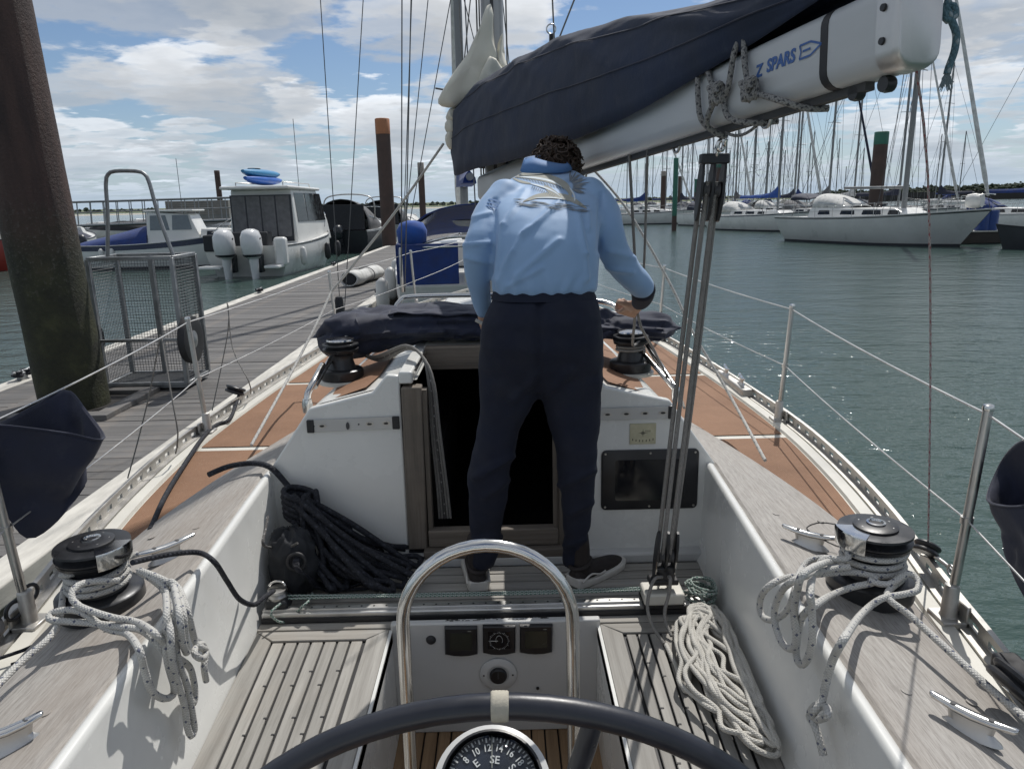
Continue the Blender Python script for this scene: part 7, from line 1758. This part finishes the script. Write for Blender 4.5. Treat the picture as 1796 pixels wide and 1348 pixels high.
def left_boats():
    # wheelhouse boat with twin white outboards, stern to us
    st = V(-8.75, 25.2, 0); hd = radians(86); L = 7.6
    c = st+V(cos(hd), sin(hd), 0)*L/2
    r = boat_root('motor_boat', (c.x, c.y, 0), hd, 'white wheelhouse motor boat with twin outboards and kayaks on its roof', 'motor boat')
    h, E = build_hull(r, L, 2.95, 1.05, 1.55, 'white_hull', 'stripe_dark', False, .92, .55, .10, band_z=(.86, .95))
    x0, x1, z, hh = -1.9, 2.0, 1.0, 1.92
    wh = MB(); w = 1.22
    lo = [V(x0, w, z), V(x1+.5, w*.92, z), V(x1+.5, -w*.92, z), V(x0, -w, z)]; mid = [V(x0, w*.98, z+.75), V(x1+.2, w*.9, z+.75), V(x1+.2, -w*.9, z+.75), V(x0, -w*.98, z+.75)]; hi = [V(x0+.05, w*.90, z+hh), V(x1-.75, w*.82, z+hh), V(x1-.75, -w*.82, z+hh), V(x0+.05, -w*.90, z+hh)]
    cab = put(wh.loft([lo, mid, hi]), 'wheelhouse', 'cabin_white', r, None, .05)
    put(MB().loft([[V(x0-.55, s*w*1.02, z+hh+dz) if e == 0 else V(x1-.35, s*w*.86, z+hh+dz-.02) for e, s in ((0, 1), (1, 1), (1, -1), (0, -1))] for dz in (.0, .11)]), 'roof', 'cabin_white', r, None, .05)
    put(MB().box((x0-.02, 0, z+.92), (.05, w*1.82, 1.62)), 'back_frame', 'stripe_dark', r)
    for k in range(4):
        y = -w*.80+k*w*1.60/3; put(MB().box((x0-.05, (-.66+k*.44)*w, z+.98), (.03, w*.40, 1.42)), 'curtain_panel', 'canvas_grey', r, None, .01)
    for s in (1, -1):
        for a, b_ in ((-1.6, -.55), (-.4, .62), (.78, 1.7)):
            P = []
            for x, q in ((a, .40), (b_+.12, .40), (b_-.18*(b_ > 1), .93), (a, .93)): k = .98-(q-.39)/.61*.085; P.append(V(x, s*(w*k-(x-x0)*.018+.014), z+hh*q))
            put(MB().prism(P, (0, -s*.02, 0)), 'window', 'window_dark', cab)
    P = [V(x1+.19-.0, y*w*.8, z+hh*q) if q < .5 else V(x1-.72, y*w*.72, z+hh*q) for y, q in ((-1, .42), (1, .42), (1, .95), (-1, .95))]; put(MB().prism([p+V(.06, 0, .02) for p in P], (-.02, 0, 0)), 'windscreen', 'window_dark', cab)
    for s in (1, -1): put(MB().tube([V(x0, s*w*.7, z+hh+.12), V(x0, s*w*.7, z+hh+.24), V(x1-.7, s*w*.6, z+hh+.24), V(x1-.6, s*w*.6, z+hh+.1)], .018, 6), 'roof_rail', 'steel_dull', r, 60)
    put(MB().tube([V(x1-1.2, -.5, z+hh+.1), V(x1-1.5, -.6, z+hh+2.6)], .012, 5), 'aerial', 'wire_dark', r, 60)
    for y in (.42, -.50): outboard(r, -L/2-.50, y-.02, .66, 'engine_white', 1.5)
    put(MB().box((-L/2+.25, 1.05, 1.15), (.55, .65, .55)), 'stern_seat', 'canvas_dark', r, None, .05); put(MB().box((-L/2-.35, .95, .38), (.75, .8, .10)), 'swim_platform', 'white_hull', r, None, .03); put(MB().box((-L/2-.25, -1.1, .38), (.6, .5, .10)), 'swim_platform', 'white_hull', r, None, .03)
    put(MB().box((-L/2+.5, 0, 1.22), (.5, 1.5, .55)), 'bench_back', 'canvas_dark', r, None, .05)
    put(MB().box((-L/2+.1, -1.25, .85), (.35, .42, .95)), 'stern_quarter', 'white_hull', r, None, .1)
    put(MB().tube(spline([V(1.6, -1.15, 1.5), V(2.2, -1.0, 2.0), V(3.4, -.4, 2.1), V(3.75, 0, 2.1), V(3.4, .4, 2.1), V(2.2, 1.0, 2.0), V(1.6, 1.15, 1.5)], .1), .02, 6), 'bow_rail', 'steel', r, 60)
    for x in (-2.6, .2, 1.6): put(MB().lathe([(.03, -.32), (.10, -.25), (.12, 0), (.10, .25), (.03, .32)], (x, -1.62, .62), n=14), 'fender', 'fender_white' if x < -1 else 'black_rubber', r, 50)
    # kayaks on its roof
    for k, (m, dz, lab) in enumerate((('kayak_blue', .0, 'royal blue kayak, lower of two on the motor boat roof'), ('kayak_light', .20, 'light blue kayak, upper of two on the motor boat roof'))):
        R = []
        for i in range(19):
            t = i/18; w_ = .36*sin(pi*max(.02, min(.98, t)))**.6; R.append([V(-2.35+3.4*t, .30+k*.06+w_*cos(2*pi*q/14), hh+z+.34+dz*1.15+.17*sin(2*pi*q/14)*(sin(pi*max(.03, min(.97, t)))**.5)+.05*(2*t-1)**2) for q in range(14)])
        b = MB().loft(R); M_ = Matrix.Translation((c.x, c.y, 0)) @ Matrix.Rotation(hd, 4, 'Z'); b.v = [tuple(M_ @ V(*v)) for v in b.v]
        o = b.build('kayak', m, None, 60); tag(o, lab, 'kayak')
        cw = MB().loft([[M_ @ V(-1.2+.35*cos(2*pi*q/14), .35+k*.06+.2*sin(2*pi*q/14), hh+z+.34+dz*1.15+zz) for q in range(14)] for zz in (.14, .185)]).build('cockpit_rim', 'stripe_dark', o, 50)
    # navy-topped cabin boat, side on, bow right
    a = PZ(178, 468, 0); e = PZ(396, 466, 0); d = e-a; hd = radians(6); L = 7.2; c = V(-13.4, 31.0, 0)
    r = boat_root('motor_boat', (c.x, c.y, 0), hd, 'small white cabin boat with navy top band behind the trolley handle', 'motor boat')
    h, E = build_hull(r, L, 2.5, .95, 1.55, 'white_hull', 'navy_hull', True, .8, .5, .10, band_z=(.30, .97))
    z = .98; cb = house(r, -.9, 1.2, .95, .8, z, 1.25, rake=.45, inset=.86, name='wheelhouse'); side_windows(cb, -.9, 1.2, .95, .8, z, 1.25, .86, ((-.75, -.02), (.08, .82)), (.42, .88), 'acrylic', slope=.12)
    put(MB().box((.0, 0, z+1.27), (1.9, 1.7, .07)), 'roof', 'cabin_white', r, None, .03); put(MB().box((-.93, .1, z+.62), (.05, 1.1, 1.0)), 'doorway', 'window_dark', r)
    fw = house(r, 1.1, 2.7, .85, .5, z+.05, .5, rake=.4, inset=.85, name='fore_cabin'); side_windows(fw, 1.1, 2.7, .85, .5, z+.05, .5, .85, ((1.35, 2.1),), (.35, .8), slope=.08)
    b = MB(); R = []
    for i in range(9): t = i/8; R.append([V(-3.5+2.6*t, 1.05*cos(k*pi/8), z-.02+(.15+.62*t)*sin(k*pi/8)) for k in range(9)])
    put(b.loft(R), 'cockpit_cover', 'canvas_blue', r, 60)
    put(MB().tube(spline([V(1.6, -.9, 1.35), V(2.4, -.7, 1.9), V(3.5, 0, 2.1), V(2.4, .7, 1.9), V(1.6, .9, 1.35)], .1), .018, 6), 'bow_rail', 'steel', r, 60)
    put(MB().tube([V(.3, 0, z+1.3), V(.3, 0, z+3.3)], .012, 5), 'aerial', 'wire_dark', r, 60)
    outboard(r, -L/2-.3, .2, .75, 'engine_dark', 1.0)
    for x in (-2.6, -2.2): put(MB().lathe([(.03, -.26), (.09, -.2), (.10, 0), (.09, .2), (.03, .26)], (x, -1.18, .6), n=12), 'fender', 'fender_white', r, 50)
    # floating dock slung below it
    # red wheelhouse boat at the frame edge
    p = PZ(-18, 474, 0); r = boat_root('motor_boat', (p.x-2.2, p.y+.8, 0), radians(178), 'red hulled boat with grey wheelhouse cut by the left frame edge', 'motor boat')
    build_hull(r, 7.5, 2.8, 1.25, 1.7, 'red_hull', None, False, .85, .55, .08); house(r, -2.9, .8, 1.15, 1.0, 1.2, 2.3, 'shed_grey', .3, inset=.9, name='wheelhouse'); outboard(r, -3.95, .2, .8, 'engine_dark', 1.15)
    # outboards and low white boats behind the pile
    for (px_, py_, L, hd_, lab, m, cov) in ((205, 425, 7.5, radians(175), 'low white boat with dark cover beyond the navy cabin boat', 'white_hull', 'canvas_dark'), (118, 452, 6.2, radians(100), 'open boat with dark outboard half behind the big pile', 'grey_hull', 'canvas_navy'), (365, 415, 8.0, radians(170), 'long white boat with folded white covers below the grey shed', 'white_hull', 'canvas_white'),
                                       (718, 408, 8.0, radians(95), 'white cabin boat beyond the orange-topped pile', 'white_hull', 'canvas_white'),
                                       (262, 412, 7.0, radians(160), 'white boat with grey cover under the gangway, behind the navy cabin boat', 'white_hull', 'canvas_grey'), (60, 432, 7.0, radians(10), 'white boat with navy cover between red boat and big pile', 'white_hull', 'canvas_navy'), (640, 404, 7.5, radians(80), 'white boat with white cover far along the pontoon', 'white_hull', 'canvas_white')):
        p = PZ(px_, py_, 0); r = boat_root('motor_boat', (p.x, p.y, 0), hd_, lab, 'motor boat'); h, E = build_hull(r, L, 2.5, .9, 1.3, m, None, False, .85, .55, .08)
        b = MB(); R = []
        for i in range(11): t = i/10; R.append([V(-L*.42+L*.62*t, 1.02*cos(k*pi/8), .88+(.35+.35*sin(pi*t)+.06*noise.noise(V(t*5, k*.4, L)))*sin(k*pi/8)) for k in range(9)])
        put(b.loft(R), 'boat_cover', cov, r, 60); outboard(r, -L/2-.3, .0, .75, 'engine_dark', 1.05)
        house(r, L*.1, L*.3, .8, .6, .95, .6, rake=.35)
    # grey-canopied cruisers along the pontoon
    for (X, Y, hd_, lab, L) in ((-8.0, 41.5, 88, 'motor cruiser under grey canvas canopy ahead of the outboard boat', 8.2), (-7.8, 52.5, 88, 'second grey-canopied motor cruiser beyond the first one', 8.5)):
        r = boat_root('motor_boat', (X, Y, 0), radians(hd_), lab, 'motor boat'); h, E = build_hull(r, L, 3.0, 1.1, 1.6, 'antifoul' if Y < 45 else 'grey_hull', 'alloy', False, .9, .55, .10)
        hood(r, -L*.42, L*.12, 1.35, 1.1, 1.55, 'canvas_grey', True, 'canopy'); put(MB().box((-L*.425, 0, 1.75), (.05, 2.3, 1.25)), 'canopy_back', 'canvas_dark', r, None, .1)
        house(r, L*.08, L*.40, 1.1, .7, 1.15, .55, 'cabin_white', .9); put(MB().tube(spline([V(L*.1, -1.3, 1.5), V(L*.3, -1.0, 2.1), V(L*.5, 0, 2.25), V(L*.3, 1.0, 2.1), V(L*.1, 1.3, 1.5)], .1), .02, 6), 'bow_rail', 'steel', r, 60)
        put(MB().tube(spline([V(-L*.2, -1.3, 1.6), V(-L*.22, -1.1, 2.75), V(-L*.22, 1.1, 2.75), V(-L*.2, 1.3, 1.6)], .1), .035, 8), 'radar_arch', 'steel_dull', r, 60); outboard(r, -L/2-.2, 0, .7, 'engine_dark', 1.1)
    # yacht berthed ahead of us, stern toward us, blue canvas
    r = boat_root('moored_yacht', (-.86, 17.1, 0), radians(95), 'white yacht berthed ahead with blue canvas screens, bimini and dark mast', 'yacht'); L = 10.5
    h, E = build_hull(r, L, 3.1, 1.0, 1.4, 'white_hull', 'grey_hull', True, .82, .5, .08)
    for s, x0, x1 in ((1, -L*.49, -L*.30), (-1, -L*.49, -L*.2)):
        put(MB().box(((x0+x1)/2, s*1.30, 1.34), (x1-x0, .03, .62)), 'canvas_screen', 'canvas_blue', r, None, .01)
    put(MB().box((-L*.5, .80, 1.34), (.03, .95, .64)), 'canvas_screen', 'canvas_blue', r, None, .01); put(MB().box((-L*.5, -.05, 1.32), (.04, .58, .56)), 'stern_board', 'gelcoat_cream', r, None, .02); put(MB().box((-L*.5+.02, -.85, 1.3), (.03, .8, .5)), 'canvas_screen', 'canvas_blue', r, None, .01)
    R = []
    for zz, a, b_ in ((0, .16, .12), (.06, .30, .22), (.3, .33, .24), (.45, .25, .18), (.5, .08, .06)): R.append([V(-L*.47+b_*cos(2*pi*k/16), 1.05+a*.75*sin(2*pi*k/16), 1.62+zz*.8) for k in range(16)])
    put(MB().loft(R), 'covered_engine', 'canvas_royal', r, 60)
    hood(r, -L*.44, -L*.20, 1.15, 1.55, .72, 'canvas_blue', True, 'bimini'); house(r, -L*.15, L*.25, 1.1, .8, 1.0, .5, rake=.9)
    guard(r, E, L, -L*.44, L*.4, .62, 6); rig(r, .2, 1.4, 13, .09, E, L, 1.4, 3.2, 'canvas_blue', 'canvas_white', boomz=1.3)
    put(MB().tube(spline([V(-L*.5, -1.1, 1.6), V(-L*.5, -.3, 1.72), V(-L*.5, .5, 1.75), V(-L*.45, 1.3, 1.5)], .1), .025, 8), 'stern_rail', 'steel', r, 60)
    for k in range(3): put(MB().lathe([(.03, -.35), (.11, -.28), (.125, 0), (.11, .28), (.03, .35)], (-3.6+k*2.4, 1.68, .65), n=14), 'fender', 'fender_white', r, 50)
    # small boats hidden beyond, ensign on the one ahead
    put(MB().tube([V(-L*.48, -.6, 1.5), V(-L*.53, -.6, 2.6)], .015, 6), 'flag_staff', 'teak_toe', r, 60)
    put(MB().grid(lambda u, v: V(-L*.53-.02-.3*u*.3, -.6+.12*sin(u*5)*.3+.04*u, 2.55-.32*v-.4*u*.6), 10, 6), 'ensign', 'flag_red', r, 60)
left_boats()

def gangway():
    y = 52.0; p0, p1 = PY(40, 357, y), PY(418, 346, y); q0, q1 = PY(40, 400, y), PY(418, 385, y)
    root = empty('gangway', (p0+p1)/2, 'long railed access gangway sloping behind the left boats', 'gangway')
    for dy in (0, 1.6):
        for a, c, rr in ((p0, p1, .06), (q0, q1, .09), (p0.lerp(q0, .45), p1.lerp(q1, .45), .035)): MB().tube([a+V(0, dy, 0), c+V(0, dy, 0)], rr, 8).build('chord', 'galvanised', root, 60)
        for i in range(17):
            t = i/16; MB().tube([p0.lerp(p1, t)+V(0, dy, 0), q0.lerp(q1, t)+V(.15, dy, 0)], .032, 6).build('post', 'galvanised', root, 60)
    m = (q0+q1)/2; MB().prism([q0, q1, q1+V(0, 1.6, 0), q0+V(0, 1.6, 0)], (0, 0, -.12)).build('tread', 'timber_dark', root)
    a, c = PY(287, 353, 64), PY(398, 352, 64); b0 = PY(287, 378, 64)
    s = MB().box(((a.x+c.x)/2, 66, (a.z+b0.z)/2-.4), (c.x-a.x, 3.5, a.z-b0.z+.8)).build('floating_shed', 'shed_grey'); tag(s, 'low grey floating shed with ribbed side behind the left boats', 'shed')
    for i in range(7): MB().box(((a.x+c.x)/2, 64.22, b0.z+(a.z-b0.z)*(i+.5)/7), (c.x-a.x+.02, .04, .09)).build('rib', 'pile_grey', s)
gangway()

# ------------------------------------------------------------------ far shore
def foliage_mat(name, col):
    k = NB(name); oi = k.noise(k.coord('Object', (1, 1, 1)), .25, 5, .6); k.fin(k.ramp(oi, [(0.3, tuple(c*.6 for c in col)), (0.7, tuple(c*1.35 for c in col))]), .9)
foliage_mat('far_foliage', (0.040, 0.055, 0.040)); foliage_mat('near_foliage', (0.035, 0.050, 0.026))
mat('sand', (0.40, 0.36, 0.28), 0.95, var=0.15, vscale=.05); mat('field', (0.10, 0.12, 0.06), 0.95, var=0.2, vscale=.02); mat('sea_wall', (0.045, 0.042, 0.04), 0.9, var=0.25, vscale=.3)
def shore():
    land = MB(); y0 = 1150; n = 120; rows = []
    for i in range(n+1):
        x = -2600+5200*i/n; yy = y0+60*noise.noise(V(x*.002, 0, 0)); rows.append([V(x, yy-60, -.3), V(x, yy, 1.2), V(x, yy+30, 2.0), V(x, yy+700, 9+6*noise.noise(V(x*.001, 3, 0)))])
    land.add([p for r in rows for p in r], [(i*4+j, (i+1)*4+j, (i+1)*4+j+1, i*4+j+1) for i in range(n) for j in range(3)]); o = land.build('far_shore', 'field', None, 60); tag(o, kind='structure')
    sb = MB(); sb.add([V(x, 560+40*noise.noise(V(x*.004, 1, 0))+dy, z) for x in [-420+i*20 for i in range(31)] for dy, z in ((0, -.15), (26, .55), (70, .6), (100, -.15))], [(i*4+j, (i+1)*4+j, (i+1)*4+j+1, i*4+j+1) for i in range(30) for j in range(3)]); tag(sb.build('sandbank', 'sand', None, 60), kind='structure')
    ico = bmesh.new(); bmesh.ops.create_icosphere(ico, subdivisions=1, radius=1); iv = [v.co.copy() for v in ico.verts]; ifc = [tuple(v.index for v in f.verts) for f in ico.faces]; ico.free()
    rnd = random.Random(8)
    def blobs(name, m, pts, label):
        b = MB()
        for p, r in pts:
            j = rnd.uniform(0, 6); cj, sj = cos(j), sin(j); b.add([p+V((v.x*cj-v.y*sj)*r*rnd.uniform(.75, 1.25), (v.x*sj+v.y*cj)*r*rnd.uniform(.75, 1.25), v.z*r*rnd.uniform(.7, 1.15)) for v in iv], ifc)
        o = b.build(name, m, None, None, fix=False); tag(o, label, 'trees', kind='stuff')
    pts = []
    for i in range(2600):
        x = rnd.uniform(-2300, 2300); hgt = 5+4*max(0, noise.noise(V(x*.006, 2, 0)))+5*max(0, noise.noise(V(x*.03, 5, 0))); y = y0+60*noise.noise(V(x*.002, 0, 0))+rnd.uniform(10, 130); r = rnd.uniform(1.6, 3.8)
        pts.append((V(x, y, rnd.uniform(1, max(1.5, hgt))), r))
    blobs('treeline', 'far_foliage', pts, 'low dark line of trees along the far shore')
    # nearer wooded sea wall on the right
    w = MB(); a, c = V(150, 330, 0), V(330, 250, 0)
    d = (c-a).normalized(); w.prism([a+V(0, 0, -1), c+V(0, 0, -1), c+V(0, 0, 3.6), a+V(0, 0, 3.4)], (3, 9, 0)); tag(w.build('sea_wall', 'sea_wall', None), 'long dark sea wall below the trees at far right', 'wall')
    pts = []
    for i in range(5200):
        t = rnd.random(); base = a.lerp(c, t)+V(rnd.uniform(4, 12), rnd.uniform(10, 45), 0); top = 3.6+5.5*t**.8+2.2*noise.noise(V(t*22, 0, 0))+1.0*noise.noise(V(t*80, 2, 0)); pts.append((base+V(0, 0, rnd.uniform(2.5, max(3.2, top))), rnd.uniform(.35, .95)))
    blobs('shore_wood', 'near_foliage', pts, 'dense dark trees behind the sea wall at far right')
shore()
